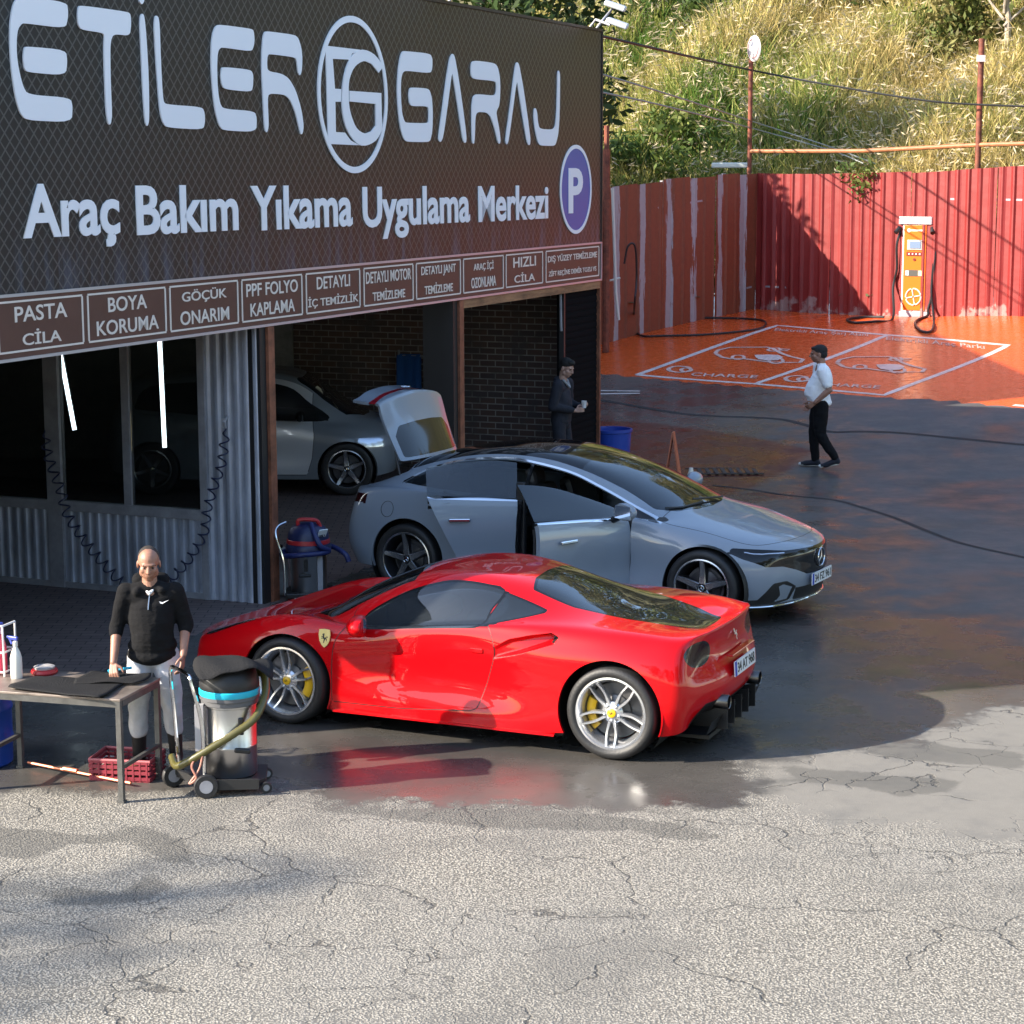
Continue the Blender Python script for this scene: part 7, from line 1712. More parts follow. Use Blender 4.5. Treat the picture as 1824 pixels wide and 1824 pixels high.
def foot(F, a, d, up=0.0, k=1.0, sole=False):
    d = Vector(d).normalized(); F.cap(Vector(a)+Vector((0,0,-.035)), Vector(a)+d*.12+Vector((0,0,-.045-up)), .038*k, .034*k); F.cap(Vector(a)-d*.03+Vector((0,0,-.04)), Vector(a)+Vector((0,0,.02)), .036*k, .038*k); F.cap(Vector(a)+d*.12+Vector((0,0,-.048-up)), Vector(a)+d*.165+Vector((0,0,-.052-up)), .032*k, .026*k)
def torso(F, j, k=1.0, belly=0.0):
    p, b, c, n = j['pelvis'], j['belly'], j['chest'], j['neck']
    for i in range(13):
        t = i/12; q = p.lerp(b, t*2.6) if t < 1/2.6 else b.lerp(c, (t-1/2.6)/(1-1/2.6))
        rx = np.interp(t, [0, .38, .7, 1], [.106, .104, .108, .104])*k + belly*np.interp(t, [0, .35, .7, 1], [.55, 1, .75, .2]); ry = np.interp(t, [0, .38, .7, 1], [.158, .150, .160, .160])*k
        F.ball(q, (rx, ry, .085))
    for s in 'LR':
        F.cap(c+Vector((0,0,.03)), j['sho'+s]+Vector((0,0,-.02)), .088*k, .056*k); F.cap(c.lerp(j['neck'], .75), j['sho'+s], .055*k, .044*k)
def base_body(root, j, hp, R_, skin, fingers, kleg=1.0, kt=.93, belly=0.0, karm=1.0):
    F = Flesh(); torso(F, j, kt, belly*.9); legs(F, j, .92*kleg)
    F.chain([(j['chest']+Vector((0,0,.10)), .075), (j['neck'], .056), (Vector(hp)+R_ @ Vector((-.02,0,-.06)), .054)])
    for s in 'LR':
        F.chain([(j['sho'+s], .052*karm), (j['sho'+s].lerp(j['elb'+s], .5), .045*karm), (j['elb'+s], .038*karm), (j['elb'+s].lerp(j['wri'+s], .35), .038*karm), (j['wri'+s], .026*karm)])
        foot(F, j['ank'+s], j['toe'+s], 0, .85)
        d, pn, curl = fingers[s]; hand(F, j['wri'+s], d, pn, curl, side=1 if s == 'R' else -1)
    head(F, hp, R_); return F.build('body', skin, root, .0047, 3)
M_BLACKCL = mat('black_cotton', (.008,.008,.009), rough=.95, spec=.2, bump=.9, bscale=8, stretch=(1,1,1.8)); M_NAVY = mat('navy_cloth', (.013,.014,.022), rough=.85, bump=.2, bscale=50)
M_WHITECL = mat('white_cotton', (.92,.92,.93), rough=.9, bump=.7, bscale=8, stretch=(1,1,1.8)); M_GREYCL = mat('pale_grey_cloth', (.48,.48,.50), rough=.9, bump=.8, bscale=9, var=.12, vscale=5)
def rotm(yaw=0, pitch=0, roll=0): return Matrix.Rotation(yaw, 3, 'Z') @ Matrix.Rotation(pitch, 3, 'Y') @ Matrix.Rotation(roll, 3, 'X')

def man_at_table():
    root = thing('person', 'man in a black half-zip hoodie and pale grey trousers, standing behind the metal table', 'person', (-2.535, 14.27, 0), R(-86)); root.scale = (.95, .95, .945)
    j = dict(pelvis=V3(0,0,.90), belly=V3(.03,0,1.06), chest=V3(.04,.0,1.27), neck=V3(.055,.0,1.455),
             shoL=V3(.035,.178,1.385), shoR=V3(.05,-.178,1.38), elbL=V3(-.03,.245,1.12), elbR=V3(.01,-.255,1.11), wriL=V3(.12,.235,.915), wriR=V3(.20,-.265,.885),
             hipL=V3(0,.095,.86), hipR=V3(0,-.095,.86), kneeL=V3(.03,.135,.48), kneeR=V3(.035,-.115,.47), ankL=V3(-.03,.15,.10), ankR=V3(-.02,-.125,.10), toeL=V3(1,.25,0), toeR=V3(1,-.2,0))
    hp = V3(.085,.0,1.595); Rh = rotm(R(4), R(16)); 
    base_body(root, j, hp, Rh, M_SKIN, dict(L=(V3(.35,-.1,-.95), V3(-.2,-1,-.1), .55), R=(V3(.45,.05,-.6), V3(-.5,.3,-.8), 1.0)), belly=.02)
    face_bits(root, hp, Rh, 'buzz', (.03,.022,.018))
    f = Flesh(); torso(f, j, 1.10, .035); f.ball(j['pelvis']+V3(.01,0,.0), (.142,.186,.085)); f.ball(j['pelvis']+V3(.01,0,.07), (.146,.184,.085))
    for s in 'LR': f.chain([(j['sho'+s], .067), (j['sho'+s].lerp(j['elb'+s], .5), .064), (j['elb'+s].lerp(j['wri'+s], .05), .060), (j['elb'+s].lerp(j['wri'+s], .16), .055)])
    f.cap(V3(-.06,-.08,1.45), V3(-.06,.08,1.45), .058, .058); f.ball(V3(-.085,0,1.41), (.06,.11,.07)); f.cap(V3(-.04,.0,1.44), V3(.10,.09,1.40), .045, .032); f.cap(V3(-.04,0,1.44), V3(.11,-.09,1.39), .045, .032)
    hd = f.build('hoodie', M_BLACKCL, root, .009, 4, .030, 4)
    def on(y, z, hold=.22):   # first hoodie point seen from the front
        ok, p, n_, i = hd.ray_cast(Vector((.8, y, z)), Vector((-1, 0, 0))); return (p + n_*.003) if ok else Vector((hold, y, z))
    z = MB(); z.tube([on(.005, 1.395)+V3(.004,0,0), on(.0, 1.35), on(-.004, 1.30), on(-.006, 1.265)], .006, n=6); z.build('zip', M_STEEL, hd)
    sw = MB(); pl = [(-.030,.004),(-.022,-.010),(-.010,-.012),(.034,.012),(-.008,-.003),(-.018,.0)]; c = on(.105, 1.315)
    sw.add([on(.105+a*1.1, 1.315+b_*1.1)+V3(.004,0,0) for a, b_ in pl], [(0,1,2),(0,2,5),(2,4,5),(2,3,4)]); sw.build('chest_mark', mat('white_mark', (.7,.7,.72), rough=.6), hd)
    t = Flesh(); t.ball(j['pelvis']+V3(0,0,-.01), (.115,.165,.11))
    for s in 'LR': t.chain([(j['hip'+s]+V3(0,0,.02), .100), (j['hip'+s].lerp(j['knee'+s], .4), .094), (j['knee'+s], .075), (j['knee'+s].lerp(j['ank'+s], .42), .068)])
    t.build('trousers', M_GREYCL, root, .010, 3, .02, 9)
    for s in 'LR':
        b = Flesh(); b.chain([(j['knee'+s].lerp(j['ank'+s], .38), .060), (j['knee'+s].lerp(j['ank'+s], .8), .052), (j['ank'+s], .050)]); foot(b, j['ank'+s], j['toe'+s], 0, 1.12); b.build('boot', mat('black_rubber', (.012,.012,.012), rough=.5), root, .008, 3)
    # inner shirt collar
    c_ = Flesh(); c_.cap(V3(.095,.025,1.405), V3(.118,0,1.375), .015, .010); c_.cap(V3(.095,-.025,1.405), V3(.118,0,1.375), .015, .010); c_.build('shirt_collar', M_WHITECL, root, .006, 2)
def man_walking():
    x, y = 4.33, 29.0; root = thing('person', 'man in a white T-shirt and black trousers walking across the wet yard', 'person', (x, y, gz(x, y)), R(180-8)); root.scale = (1.12, 1.12, 1.0)
    j = dict(pelvis=V3(0,0,.93), belly=V3(.045,0,1.06), chest=V3(.0,0,1.28), neck=V3(-.005,0,1.465),
             shoL=V3(-.03,.195,1.40), shoR=V3(.02,-.19,1.41), elbL=V3(-.11,.25,1.13), elbR=V3(.03,-.25,1.13), wriL=V3(.06,.235,.955), wriR=V3(.13,-.24,.91),
             hipL=V3(-.01,.09,.88), hipR=V3(.01,-.09,.88), kneeL=V3(-.01,.10,.49), kneeR=V3(.07,-.09,.48), ankL=V3(-.20,.095,.145), ankR=V3(.045,-.09,.095), toeL=V3(1,.1,-.45), toeR=V3(1,-.05,0))
    hp = V3(.03,0,1.605); Rh = rotm(0, R(6)); kt = 1.04
    base_body(root, j, hp, Rh, M_SKIN, dict(L=(V3(.75,-.15,-.6), V3(0,-1,0), .6), R=(V3(.35,.1,-.9), V3(0,1,0), .6)), belly=.035, karm=1.1)
    face_bits(root, hp, Rh, 'short', (.012,.010,.009))
    f = Flesh(); torso(f, j, 1.10, .046); f.ball(j['pelvis']+V3(.012,0,.05), (.135,.172,.09)); f.cap(V3(-.01,0,1.43), V3(-.005,0,1.455), .075, .062)
    for s in 'LR': f.chain([(j['sho'+s], .083), (j['sho'+s].lerp(j['elb'+s], .35), .080), (j['sho'+s].lerp(j['elb'+s], .72), .070)])
    f.build('t_shirt', M_WHITECL, root, .010, 3, .026, 5)
    t = Flesh(); t.ball(j['pelvis']+V3(.0,0,-.02), (.128,.165,.11))
    for s in 'LR': t.chain([(j['hip'+s]+V3(0,0,.02), .102), (j['hip'+s].lerp(j['knee'+s], .4), .094), (j['knee'+s], .072), (j['knee'+s].lerp(j['ank'+s], .5), .062), (j['ank'+s]+V3(0,0,.02), .052)])
    t.build('trousers', M_BLACKCL, root, .010, 3, .018, 9)
    for s in 'LR':
        up = .045 if s == 'L' else 0
        b = Flesh(); foot(b, j['ank'+s], V3(j['toe'+s].x, j['toe'+s].y, 0), up, 1.1); sh = b.build('shoe', M_NAVY, root, .008, 2)
        d = Vector((j['toe'+s].x, j['toe'+s].y, 0)).normalized(); a = j['ank'+s]
        so_ = Flesh(); so_.cap(a-d*.035+V3(0,0,-.068), a+d*.165+V3(0,0,-.068-up*1.0), .022, .020); so_.cap(a+d*.15+V3(0,0,-.055-up), a+d*.185+V3(0,0,-.055-up), .030, .024); so_.build('rubber_sole', mat('white_rubber', (.62,.60,.56), rough=.6), sh, .007, 2)
def man_with_cup():
    x, y = .66, 27.55; root = thing('person', 'young man in a black zipped jacket holding a white paper cup in the garage doorway', 'person', (x, y, gz(x, y)), R(-22))
    j = dict(pelvis=V3(0,0,.93), belly=V3(.01,0,1.08), chest=V3(.0,0,1.29), neck=V3(.02,0,1.475),
             shoL=V3(.02,.185,1.415), shoR=V3(.02,-.185,1.41), elbL=V3(.02,.24,1.14), elbR=V3(-.03,-.25,1.13), wriL=V3(.24,.10,1.11), wriR=V3(.22,-.06,1.07),
             hipL=V3(0,.09,.88), hipR=V3(0,-.09,.88), kneeL=V3(.06,.11,.48), kneeR=V3(.02,-.10,.48), ankL=V3(.03,.12,.09), ankR=V3(-.03,-.12,.09), toeL=V3(1,.2,0), toeR=V3(1,-.2,0))
    hp = V3(.075,0,1.625); Rh = rotm(R(-10), R(20))
    base_body(root, j, hp, Rh, M_SKIN2, dict(L=(V3(.8,-.5,.05), V3(0,-.3,1), .9), R=(V3(.85,.35,.15), V3(0,1,.1), 1.0)))
    face_bits(root, hp, Rh, 'quiff', (.008,.007,.006))
    f = Flesh(); torso(f, j, 1.14, .02); f.ball(j['pelvis']+V3(0,0,.0), (.130,.175,.10))
    for s in 'LR': f.chain([(j['sho'+s], .080), (j['sho'+s].lerp(j['elb'+s], .55), .070), (j['elb'+s], .062), (j['elb'+s].lerp(j['wri'+s], .85), .046)])
    f.cap(V3(-.04,-.05,1.47), V3(-.04,.05,1.47), .050, .050)
    f.build('jacket', M_NAVY, root, .010, 3, .022, 10)
    c = Flesh(); c.cap(V3(.06,.06,1.465), V3(.125,.0,1.375), .020, .014); c.cap(V3(.06,-.06,1.465), V3(.125,-.0,1.375), .020, .014); c.build('shirt_collar', mat('grey_cotton', (.30,.30,.31), rough=.9), root, .006, 2)
    t = Flesh(); t.ball(j['pelvis']+V3(0,0,-.04), (.118,.160,.11))
    for s in 'LR': t.chain([(j['hip'+s]+V3(0,0,.02), .098), (j['hip'+s].lerp(j['knee'+s], .4), .090), (j['knee'+s], .070), (j['ank'+s]+V3(0,0,.0), .055)])
    t.build('trousers', M_NAVY, root, .010, 3, .018, 9)
    for s in 'LR': b = Flesh(); foot(b, j['ank'+s], j['toe'+s], 0, 1.1); b.build('shoe', M_BLK, root, .008, 2)
    w = root.matrix_basis if False else (Matrix.Translation((x, y, gz(x, y))) @ Matrix.Rotation(R(-22), 4, 'Z'))
    p = w @ V3(.325, .0, 1.105)
    cp = MB(); cp.lathe([(.026,0),(.036,.092),(.038,.094),(.034,.094),(.025,.006),(0,.006)], c=p, n=20, cap=False); tag(cp.build('paper_cup', mat('paper_white', (.75,.75,.76), rough=.7)), 'white paper cup in the hands of the man in the garage doorway', 'cup')
man_at_table(); man_walking(); man_with_cup()
# ================================================================== work table and what lies on and under it
TA = np.array((-.963, .270)); TB = np.array((.270, .963)); TC = np.array((-2.622, 13.475)); TROT = atan2(TB[1], TB[0])-pi/2
def TP(a, b, z=0.0): p = TC+TA*a+TB*b; return Vector((p[0], p[1], z))
M_TABLE = mat('worn_steel_table', (.20,.165,.14), rough=.42, metal=.35, var=.4, vscale=6)
M_LEG = mat('grey_steel_leg', (.085,.083,.078), rough=.5, metal=.3, var=.3, vscale=9)
def tl(v): return Vector((-v[0], v[1], v[2])) if len(v) == 3 else None
def build_table():
    r = thing('work_table', 'worn grey steel work table with thin square legs, standing on the sunlit asphalt', 'table', (TC[0], TC[1], 0), TROT)
    # local x runs to the left (negative), y runs away from the camera
    Lx, W = 1.46, .63
    b = MB(); b.box((-Lx/2, W/2, .712), (Lx, W, .018), bev=.004); b.build('tabletop', M_TABLE, r)
    f = MB()
    for y in (.022, W-.022): f.box((-Lx/2, y, .682), (Lx-.01, .038, .042))
    for x in (-.022, -Lx+.022): f.box((x, W/2, .682), (.038, W-.09, .042))
    f.build('apron', M_LEG, r)
    for x, y in ((-.022,.022),(-.022,W-.022),(-1.10,W-.022),(-1.10,.022)):
        l = MB(); l.box((x, y, .33), (.036, .036, .66)); l.box((x, y, .008), (.05,.05,.016)); l.build('leg', M_LEG, r)
    for x in (-.022, -1.10):
        c = MB(); c.bar((x, .04, .24), (x, W-.04, .24), .026); c.build('cross_bar', M_LEG, r)
    return r
build_table()
def mat_sheet(name, label, a0, a1, b0, b1, z, seed, rot=0.0):
    r_ = random.Random(seed); mb = MB(); nx, ny = 18, 12; rows = []
    for i in range(nx+1):
        row = []
        for j in range(ny+1):
            u_, v_ = i/nx, j/ny
            # rounded, uneven outline
            cu, cv = u_*2-1, v_*2-1; k = 1-.10*max(0, abs(cu)+abs(cv)-1.35); cu *= k*(1+.05*sin(v_*5+seed)); cv *= k*(1+.08*sin(u_*4+seed*2))
            a = (a0+a1)/2+(a1-a0)/2*cu; b = (b0+b1)/2+(b1-b0)/2*cv+rot*cu
            zz = z+.010*max(0, sin(u_*6+v_*3+seed))+.006*sin(v_*9+seed)*u_; row.append(TP(a, b, zz))
        rows.append(row)
    mb.grid(rows); n = len(rows); 
    o = mb.build(name, mat('rubber_mat', (.011,.011,.012), rough=.85, spec=.25, bump=.4, bscale=90), None); md = o.modifiers.new('t', 'SOLIDIFY'); md.thickness = .007; md.offset = 1
    tag(o, label, 'mat', 'black rubber car mats'); return o
mat_sheet('rubber_mat', 'large black rubber mat hanging over the near edge of the metal table', .12, .86, -.02, .40, .730, 1, .04)
mat_sheet('rubber_mat', 'smaller black rubber mat lying under the hand of the man at the table', .04, .50, .30, .58, .748, 5, -.05)
def cyl(name, m, prof, c, parent=None, n=24, M=None):
    b = MB(); b.lathe(prof, c=c, n=n, cap=False, M=M); return b.build(name, m, parent)
def trigger_bottle(label, p, body_m, liquid_m, cap_m, yaw, h=.19, rad=.038, group=None):
    r = thing('spray_bottle', label, 'bottle', p, yaw, group)
    cyl('bottle', liquid_m, [(0,0),(rad*.96,0),(rad,.012),(rad,h*.62),(rad*.72,h*.80),(rad*.36,h*.94),(rad*.34,h)], (0,0,0), r)
    cyl('neck_ring', body_m, [(rad*.42,h*.97),(rad*.42,h*1.10),(rad*.3,h*1.12),(0,h*1.12)], (0,0,0), r, 16)
    b = MB(); b.box((.018, 0, h*1.20), (.085,.022,.030), bev=.008); b.bar((.048,0,h*1.17), (.030,0,h*1.02), .012, .016); b.box((.066,0,h*1.22), (.016,.016,.018), bev=.004); b.build('trigger', cap_m, r); return r
M_BLUEC = mat('blue_trigger', (.03,.05,.28), rough=.4); M_PINK = mat('pink_liquid', (.55,.045,.09), rough=.2, coat=.6); M_WHITEP = mat('white_translucent_plastic', (.72,.68,.60), rough=.35, coat=.3); M_PINKT = mat('pink_top', (.62,.35,.42), rough=.35)
def build_tabletop_things():
    z = .722
    trigger_bottle('white spray bottle with dark blue trigger standing on the table', TP(.965,.36,z), M_WHITEP, M_WHITEP, M_BLUEC, R(150), .235, .041)
    # wire caddy with pink bottles
    c = thing('bottle_caddy', 'white wire caddy holding pink spray bottles on the table', 'caddy', TP(1.235,.47,z), TROT)
    for zz in (.03, .17):
        b = MB(); b.tube([(-.22,-.10,zz),(.17,-.10,zz),(.17,.07,zz),(-.22,.07,zz)], .008, n=6, closed=True); b.build('rail', mat('white_wire', (.72,.70,.68), rough=.4), c)
    for x, y in ((-.22,-.10),(.17,-.10),(.17,.07),(-.22,.07)): b = MB(); b.tube([(x,y,0),(x,y,.36)], .007, n=6); b.build('upright', mat('white_wire', (.72,.70,.68)), c)
    b = MB(); b.tube([(.17,-.10,.36),(.17,.07,.36)], .008, n=6); b.tube([(-.22,-.10,.36),(.17,-.10,.36)], .008, n=6); b.build('handle', mat('white_wire', (.72,.70,.68)), c)
    for x, lab in ((.10,'pink spray bottle at the right end of the wire caddy'),(.0,'pink spray bottle next to the right-hand one in the wire caddy'),(-.11,'pink spray bottle in the middle of the wire caddy')):
        q = Matrix.Translation(TP(1.235,.47,z)) @ Matrix.Rotation(TROT, 4, 'Z') @ Vector((x,-.015,.004)); trigger_bottle(lab, q, M_PINKT, M_PINK, M_BLUEC, R(200)+x, .29, .043, 'pink bottles in the caddy')
    p = thing('polishing_pad', 'round red and grey polishing pad lying on the table beside the bottles', 'pad', TP(.845,.535,z), 0)
    cyl('base', mat('red_plastic', (.42,.02,.025), rough=.4), [(0,0),(.085,0),(.095,.012),(.09,.03),(.07,.036),(0,.036)], (0,0,0), p)
    cyl('foam_disc', mat('grey_foam', (.33,.31,.30), rough=.9), [(0,.036),(.072,.036),(.075,.05),(.06,.056),(.02,.054),(0,.05)], (0,0,0), p)
    b = MB(); b.tube([TP(.36,.55,.762), TP(.33,.58,.778), TP(.27,.59,.775), TP(.20,.585,.79)], .011, n=8); tag(b.build('blue_brush', mat('cyan_plastic', (.03,.42,.62), rough=.35)), 'bright blue brush handle in the hand of the man at the table', 'brush')
build_tabletop_things()
def build_under_table():
    # blue drum at the left edge
    d = thing('blue_barrel', 'blue plastic barrel under the left end of the table', 'barrel', TP(1.42,.62,0))
    M_BB = mat('blue_drum_plastic', (.012,.06,.36), rough=.35)
    cyl('barrel', M_BB, [(0,0),(.20,0),(.22,.02),(.225,.18),(.232,.19),(.232,.21),(.225,.22),(.225,.40),(.232,.41),(.232,.43),(.225,.44),(.22,.58),(.20,.60),(.19,.605),(0,.60)], (0,0,0), d, 32)
    # red plastic crate
    c = thing('crate', 'low red plastic crate with slatted sides under the table', 'crate', TP(.27,.62,0), TROT+.1)
    M_CR = mat('red_crate', (.24,.025,.04), rough=.5); w, dp, h = .44, .32, .15
    b = MB()
    for zz in (.012, .055, .092, .128): 
        b.box((0,-dp/2,zz+.012), (w,.012,.024)); b.box((0,dp/2,zz+.012), (w,.012,.024)); b.box((-w/2,0,zz+.012), (.012,dp,.024)); b.box((w/2,0,zz+.012), (.012,dp,.024))
    for x in np.linspace(-w/2+.02, w/2-.02, 9): b.box((x,-dp/2-.001,.08), (.012,.014,.14)); b.box((x,dp/2+.001,.08), (.012,.014,.14))
    b.box((0,0,.006), (w,dp,.012)); b.build('basket', M_CR, c)
    q = MB(); q.tube([(-w/2,-dp/2,h),(w/2,-dp/2,h),(w/2,dp/2,h),(-w/2,dp/2,h)], .012, n=6, closed=True); q.build('rim', mat('pink_rim', (.40,.10,.11), rough=.45), c)
    for k, (x, y) in enumerate(((-.10,.03),(.06,-.05))):
        g = MB(); g.lathe([(0,.02),(.06,.02),(.07,.05),(.055,.10),(0,.11)], c=TP(.27,.62,0)+Vector((x,y,0)), n=14, cap=False); tag(g.build('sponge', mat('brown_sponge', (.22,.10,.04), rough=.95, bump=.5, bscale=40)), ('brown sponge at the left in the red crate','brown sponge at the right in the red crate')[k], 'sponge')
    # copper coloured lance, paper, coloured cable
    b = MB(); b.tube([TP(1.05,.62,.035), TP(.6,.50,.03), TP(.12,.36,.03)], .011, n=8); b.tube([TP(.72,.53,.04), TP(.60,.50,.04)], .017, n=8); tag(b.build('spray_lance', mat('copper_rod', (.52,.19,.11), rough=.35, metal=.6)), 'thin copper coloured spray lance lying on the ground under the table', 'lance')
    b = MB(); P = [TP(.60,.80,.0), TP(.40,.80,.0), TP(.42,.97,.0), TP(.64,1.0,.0)]; b.add([(p.x,p.y,.006) for p in P]+[(p.x,p.y,.010+.01*(i % 2)) for i, p in enumerate(P)], [(3,2,1,0),(4,5,6,7),(0,1,5,4),(1,2,6,5),(2,3,7,6),(3,0,4,7)]); tag(b.build('paper_sheet', mat('dirty_paper', (.40,.37,.31), rough=.9, var=.3)), 'dirty scrap of paper on the wet ground behind the table', 'paper')
    b = MB(); b.tube(spline([TP(1.20,.42,.58), TP(1.13,.46,.63), TP(1.06,.42,.60), TP(1.0,.46,.57), TP(.93,.44,.61), TP(.84,.46,.62)], 6), .010, n=6); tag(b.build('coloured_cable', mat('teal_cable', (.10,.42,.42), rough=.4)), 'teal cable tangled beneath the tabletop', 'cable')
build_under_table()

# ================================================================== wet vacuum cleaners
def build_vacuum():
    x, y = -1.945, 13.87; r = thing('wet_vacuum', 'steel drum vacuum cleaner with black head, bright blue band and a rubber mat over it', 'vacuum', (x, y, 0), R(4))
    M_HEAD = mat('black_head', (.014,.014,.015), rough=.5, bump=.05); M_BAND = mat('cyan_band', (.02,.45,.62), rough=.35)
    cyl('drum', M_STEEL, [(0,.10),(.170,.10),(.178,.11),(.180,.30),(.183,.305),(.183,.315),(.180,.32),(.180,.585),(.186,.59),(.186,.60)], (0,0,0), r, 48)
    cyl('drum_rim', mat('grey_rim', (.10,.10,.105), rough=.5), [(.186,.60),(.196,.605),(.196,.635),(.205,.64),(.205,.665)], (0,0,0), r, 48)
    cyl('band', M_BAND, [(.205,.665),(.209,.67),(.209,.705),(.203,.71)], (0,0,0), r, 48)
    cyl('motor_head', M_HEAD, [(.203,.71),(.207,.72),(.205,.76),(.185,.82),(.15,.86),(.08,.885),(0,.89)], (0,0,0), r, 48)
    b = MB(); b.prism([(-.19,-.24),(.16,-.24),(.24,-.14),(.24,.20),(-.19,.20)], .055, .095); b.box((-.0,-.245,.085), (.40,.02,.07)); b.build('base_plate', M_HEAD, r)
    def wheel(cx, cy, rad, w, yaw, nm):
        T = Matrix.Rotation(yaw, 3, 'Z') @ Matrix.Rotation(pi/2, 3, 'X'); q = cyl(nm, M_TYRE, [(rad*.55,-w/2),(rad*.93,-w/2),(rad,-w/4),(rad,w/4),(rad*.93,w/2),(rad*.55,w/2)], (cx,cy,rad), r, 28, T); cyl('hub', M_GREYM, [(0,-w*.52),(rad*.55,-w*.52),(rad*.58,0),(rad*.55,w*.52),(0,w*.52)], (cx,cy,rad), q, 20, T)
    wheel(-.155,-.27,.083,.038,.12,'wheel'); wheel(-.40,.02,.083,.038,.5,'wheel'); wheel(.235,.16,.04,.03,.4,'castor'); wheel(.245,-.18,.04,.03,.2,'castor')
    # tubular trolley handle
    h = MB(); pts = spline([(-.165,-.235,.09),(-.175,-.235,.50),(-.235,-.235,.78),(-.26,-.20,.84),(-.36,-.02,.85),(-.40,.03,.82),(-.385,.03,.55),(-.36,.03,.14)], 6); h.tube(pts, .0135, n=8); h.build('trolley_handle', M_CHROME, r)
    k = MB(); k.bar((-.165,-.235,.10), (-.37,.02,.10), .03, .05); k.bar((-.37,.02,.10), (-.40,.02,.12), .03); k.build('axle_bracket', M_HEAD, r)
    ho = MB(); pts = spline([(.14,.11,.78),(.235,.03,.78),(.245,-.06,.66),(.18,-.17,.53),(.05,-.215,.44),(-.12,-.235,.34),(-.27,-.22,.25),(-.36,-.16,.20),(-.40,-.06,.24)], 10)
    n = len(pts); ho.tube(pts, [.026+.0022*(i % 2) for i in range(n)], n=12); ho.build('hose', mat('olive_hose', (.085,.075,.018), rough=.35, coat=.4), r)
    l = MB(); l.box((.085,-.166,.47), (.035,.03,.12), bev=.008); l.build('latch', M_BLK, r); l = MB(); l.box((.09,-.172,.30), (.11,.035,.035), bev=.01, M=Matrix.Rotation(.1, 3, 'Y')); l.build('drain_handle', M_BLK, r)
    c = MB(); c.tube(spline([(-.21,-.235,.30),(-.25,-.25,.22),(-.22,-.26,.14),(-.27,-.25,.10),(-.20,-.25,.20),(-.17,-.25,.32)], 6), .008, n=6); c.build('power_cord', mat('copper_cord', (.42,.18,.13), rough=.45), r)
    p = MB(); p.prism([(-.03,-.03),(.03,-.03),(.03,.03),(-.03,.03)], .30, .62, M=Matrix.Translation((-.20,-.13,0))); p.build('side_pouch', mat('clear_plastic', (.42,.40,.40), rough=.2), r)
    # rubber mat draped over the head
    mb = MB(); rows = []
    for i in range(15):
        row = []
        for j in range(11):
            u_, v_ = i/14*2-1, j/10*2-1; k_ = 1-.13*max(0, abs(u_)+abs(v_)-1.2)
            px_, py_ = u_*.27*k_+.03, v_*.23*k_-.01; rr = hypot(px_, py_); z = .905-.55*max(0, rr-.05)**1.5-.03*sin(u_*3+.6)*v_+.012*sin(u_*7+v_*2)
            q = Matrix.Rotation(.22, 3, 'Z') @ Vector((px_, py_, max(z, .80-.02*u_))); row.append((x+q.x, y+q.y, q.z))
        rows.append(row)
    mb.grid(rows); o = mb.build('rubber_mat', mat('rubber_mat', (.02,.021,.022))); md = o.modifiers.new('t', 'SOLIDIFY'); md.thickness = .007; md.offset = 1
    tag(o, 'black rubber car mat draped over the head of the steel vacuum', 'mat', 'black rubber car mats')
build_vacuum()
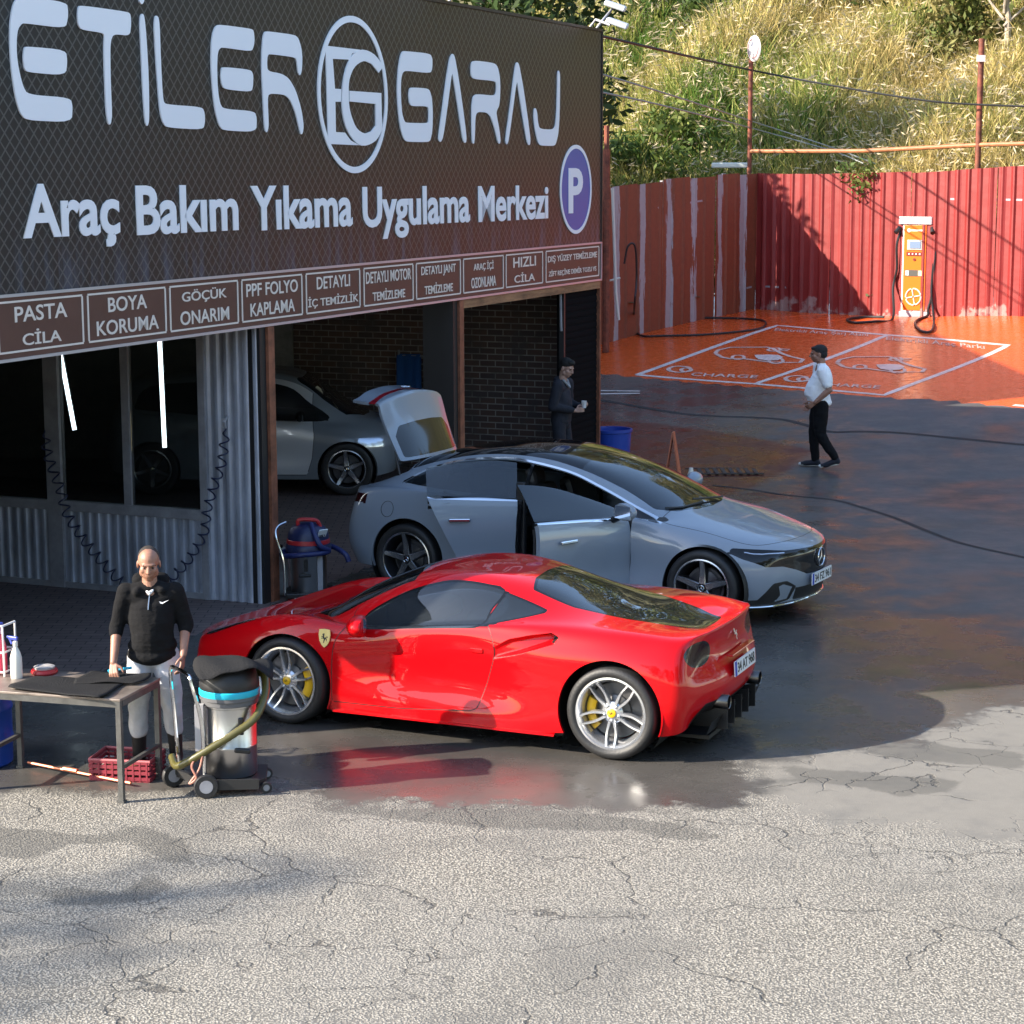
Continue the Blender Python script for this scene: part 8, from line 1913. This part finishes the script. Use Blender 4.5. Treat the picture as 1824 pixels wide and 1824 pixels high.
def build_vacuum_blue():
    x, y = -2.03, 20.35; r = thing('wet_vacuum', 'navy and red topped vacuum cleaner on a steel drum, behind the red car bonnet', 'vacuum', (x, y, 0), R(6))
    NV = mat('navy_plastic', (.012,.018,.065), rough=.4); RD = mat('red_plastic', (.42,.02,.025), rough=.4)
    cyl('drum', M_STEEL, [(0,.08),(.175,.08),(.18,.09),(.18,.46),(.186,.47)], (0,0,0), r, 40)
    cyl('collar', NV, [(.186,.47),(.225,.48),(.23,.53),(.215,.56)], (0,0,0), r, 40); cyl('band', RD, [(.214,.56),(.218,.565),(.214,.60),(.208,.605)], (0,0,0), r, 40)
    cyl('motor_head', NV, [(.208,.605),(.20,.66),(.17,.72),(.11,.755),(0,.765)], (0,0,0), r, 40)
    h = MB(); h.tube(spline([(-.10,-.05,.74),(-.09,-.06,.80),(.02,-.07,.805),(.09,-.07,.79),(.12,-.06,.73)], 5), .020, n=8); h.build('carry_handle', RD, r)
    b = MB(); b.box((.135,-.155,.665), (.10,.012,.13), bev=.004, M=Matrix.Rotation(.6, 3, 'Z') @ Matrix.Rotation(.55, 3, 'X')); lb = b.build('label_plate', mat('label_white', (.70,.74,.74), rough=.4), r)
    fit_text('FRT', 'lettering', Matrix.Translation((.139,-.163,.655)) @ Matrix.Rotation(.6, 4, 'Z') @ Matrix.Rotation(pi/2-.55+1.1-.55*2+.55-.55, 4, 'X') @ Matrix.Translation((0,0,.004)), .07, .04, M_LETTER, lb, .02, .0015)
    ho = MB(); pts = spline([(.03,-.10,.765),(.06,-.20,.68),(.12,-.235,.56),(.20,-.15,.50),(.10,-.24,.49),(-.08,-.25,.48),(-.22,-.16,.46),(-.25,.0,.47),(.0,.22,.50),(.22,.12,.50),(.36,.0,.44),(.40,-.02,.36)], 8); ho.tube(pts, [.026+.002*(i % 2) for i in range(len(pts))], n=10); ho.build('hose', mat('navy_hose', (.014,.022,.10), rough=.45), r)
    l = MB(); l.box((-.03,-.185,.36), (.04,.03,.12), bev=.008); l.build('latch', M_BLK, r); l = MB(); l.box((-.04,-.19,.26), (.12,.03,.03), bev=.008); l.build('drain_handle', M_BLK, r)
    t = MB(); t.box((.11,-.16,.26), (.055,.02,.40), bev=.006); t.build('level_strip', M_GREYM, r)
    f = MB(); f.tube(spline([(-.24,-.16,.06),(-.25,-.16,.40),(-.32,-.14,.66),(-.30,-.08,.74),(-.22,.0,.77)], 6), .013, n=8); f.build('trolley_handle', M_CHROME, r)
    b = MB(); b.box((0,0,.06), (.46,.42,.05), bev=.01); b.build('base_plate', M_BLK, r)
    for sx, sy in ((-.2,-.18),(.2,-.18),(-.2,.18),(.2,.18)): cyl('castor', M_TYRE, [(.02,-.014),(.035,-.01),(.035,.01),(.02,.014)], (sx,sy,.035), r, 16, Matrix.Rotation(pi/2, 3, 'X'))
    b = thing('white_canister', 'grey-white canister standing against the post beside the navy vacuum', 'canister', (x-.34, y+.16, 0), .3); q = MB(); q.box((0,0,.24), (.22,.17,.48), bev=.03); q.build('canister', mat('grey_white_plastic', (.40,.40,.38), rough=.5, var=.2), b); cyl('cap', M_BLK, [(.03,.48),(.03,.51),(0,.51)], (.04,0,0), b, 14)
build_vacuum_blue()

# ================================================================== coil hoses on the glazed front, barrel, board
def coil(name, label, pts, r0, turns):
    P = [Vector(p) for p in spline(pts, 24)]; n = turns*14; out = []
    L = [0]
    for a, b in zip(P[:-1], P[1:]): L.append(L[-1]+(b-a).length)
    for i in range(n+1):
        s = L[-1]*i/n; k = min(len(L)-2, int(np.searchsorted(L, s, side='right'))-1); t = (s-L[k])/max(1e-9, L[k+1]-L[k]); c = P[k].lerp(P[k+1], t); d = (P[k+1]-P[k]).normalized()
        a = d.cross(Vector((FD[0], FD[1], 0))).normalized(); b = d.cross(a); ph = 2*pi*turns*i/n; rr = r0*min(1, i/14, (n-i)/14+.2); out.append(c+a*rr*cos(ph)+b*rr*sin(ph))
    mb = MB(); mb.tube(out, .0085, n=6); tag(mb.build(name, mat('navy_coil', (.012,.017,.055), rough=.35)), label, 'air hose', 'coiled air hoses')
def WP(s, z, t=-.12): return FW(t, s, z)
coil('coil_hose', 'dark blue coiled air hose hanging down the left window post to the ground', [WP(2.48,1.62,-.09), WP(2.42,1.35), WP(2.30,1.05), WP(2.22,.78), WP(2.02,.52), WP(1.72,.22), WP(1.52,.06)], .050, 16)
coil('coil_hose', 'dark blue coiled air hose hanging from a hook on the corrugated panel', [WP(.36,1.74,-.09), WP(.40,1.40), WP(.50,1.15), WP(.58,.92), WP(.62,.70), WP(.80,.42), WP(1.02,.20), WP(1.16,.07)], .046, 16)
hk = MB(); hk.tube([WP(.36,1.85,-.06), WP(.36,1.80,-.12), WP(.36,1.74,-.10)], .016, n=8); hk.box(WP(.37,1.79,-.10), (.035,.035,.09)); tag(hk.build('air_coupling', M_GREYM), 'small metal air coupling fixed on the corrugated panel', 'coupling')
def build_yard_bits():
    x, y = 1.42, 29.3; b = thing('blue_tub', 'blue plastic tub standing beside the black corner shutter', 'tub', (x, y, gz(x, y)))
    M_TUB = mat('blue_tub_plastic', (.015,.055,.34), rough=.35)
    cyl('tub', M_TUB, [(0,0),(.25,0),(.28,.50),(.295,.51),(.295,.55),(.275,.55),(.24,.03),(0,.03)], (0,0,0), b, 32)
    x, y = 2.11, 26.9; s = thing('floor_board', 'narrow orange folding warning board beyond the grey saloon', 'board', (x, y, 0), R(78))
    for sg in (-1, 1):
        p = MB(); p.prism([(-.15,0),(.15,0),(.08,.86),(-.08,.86)], -.008, .008, M=Matrix.Translation((0, sg*.13, 0)) @ Matrix.Rotation(sg*.15, 4, 'X') @ Matrix.Rotation(pi/2, 4, 'X')); p.build('panel', mat('orange_board', (.45,.13,.06), rough=.5), s)
    x, y = 2.32, 26.6; c = thing('white_cone', 'small white plastic bottle standing by the orange board', 'bottle', (x, y, 0)); cyl('bottle', M_WHITEP, [(0,0),(.06,0),(.06,.30),(.03,.38),(.025,.42),(0,.42)], (0,0,0), c, 16)
build_yard_bits()
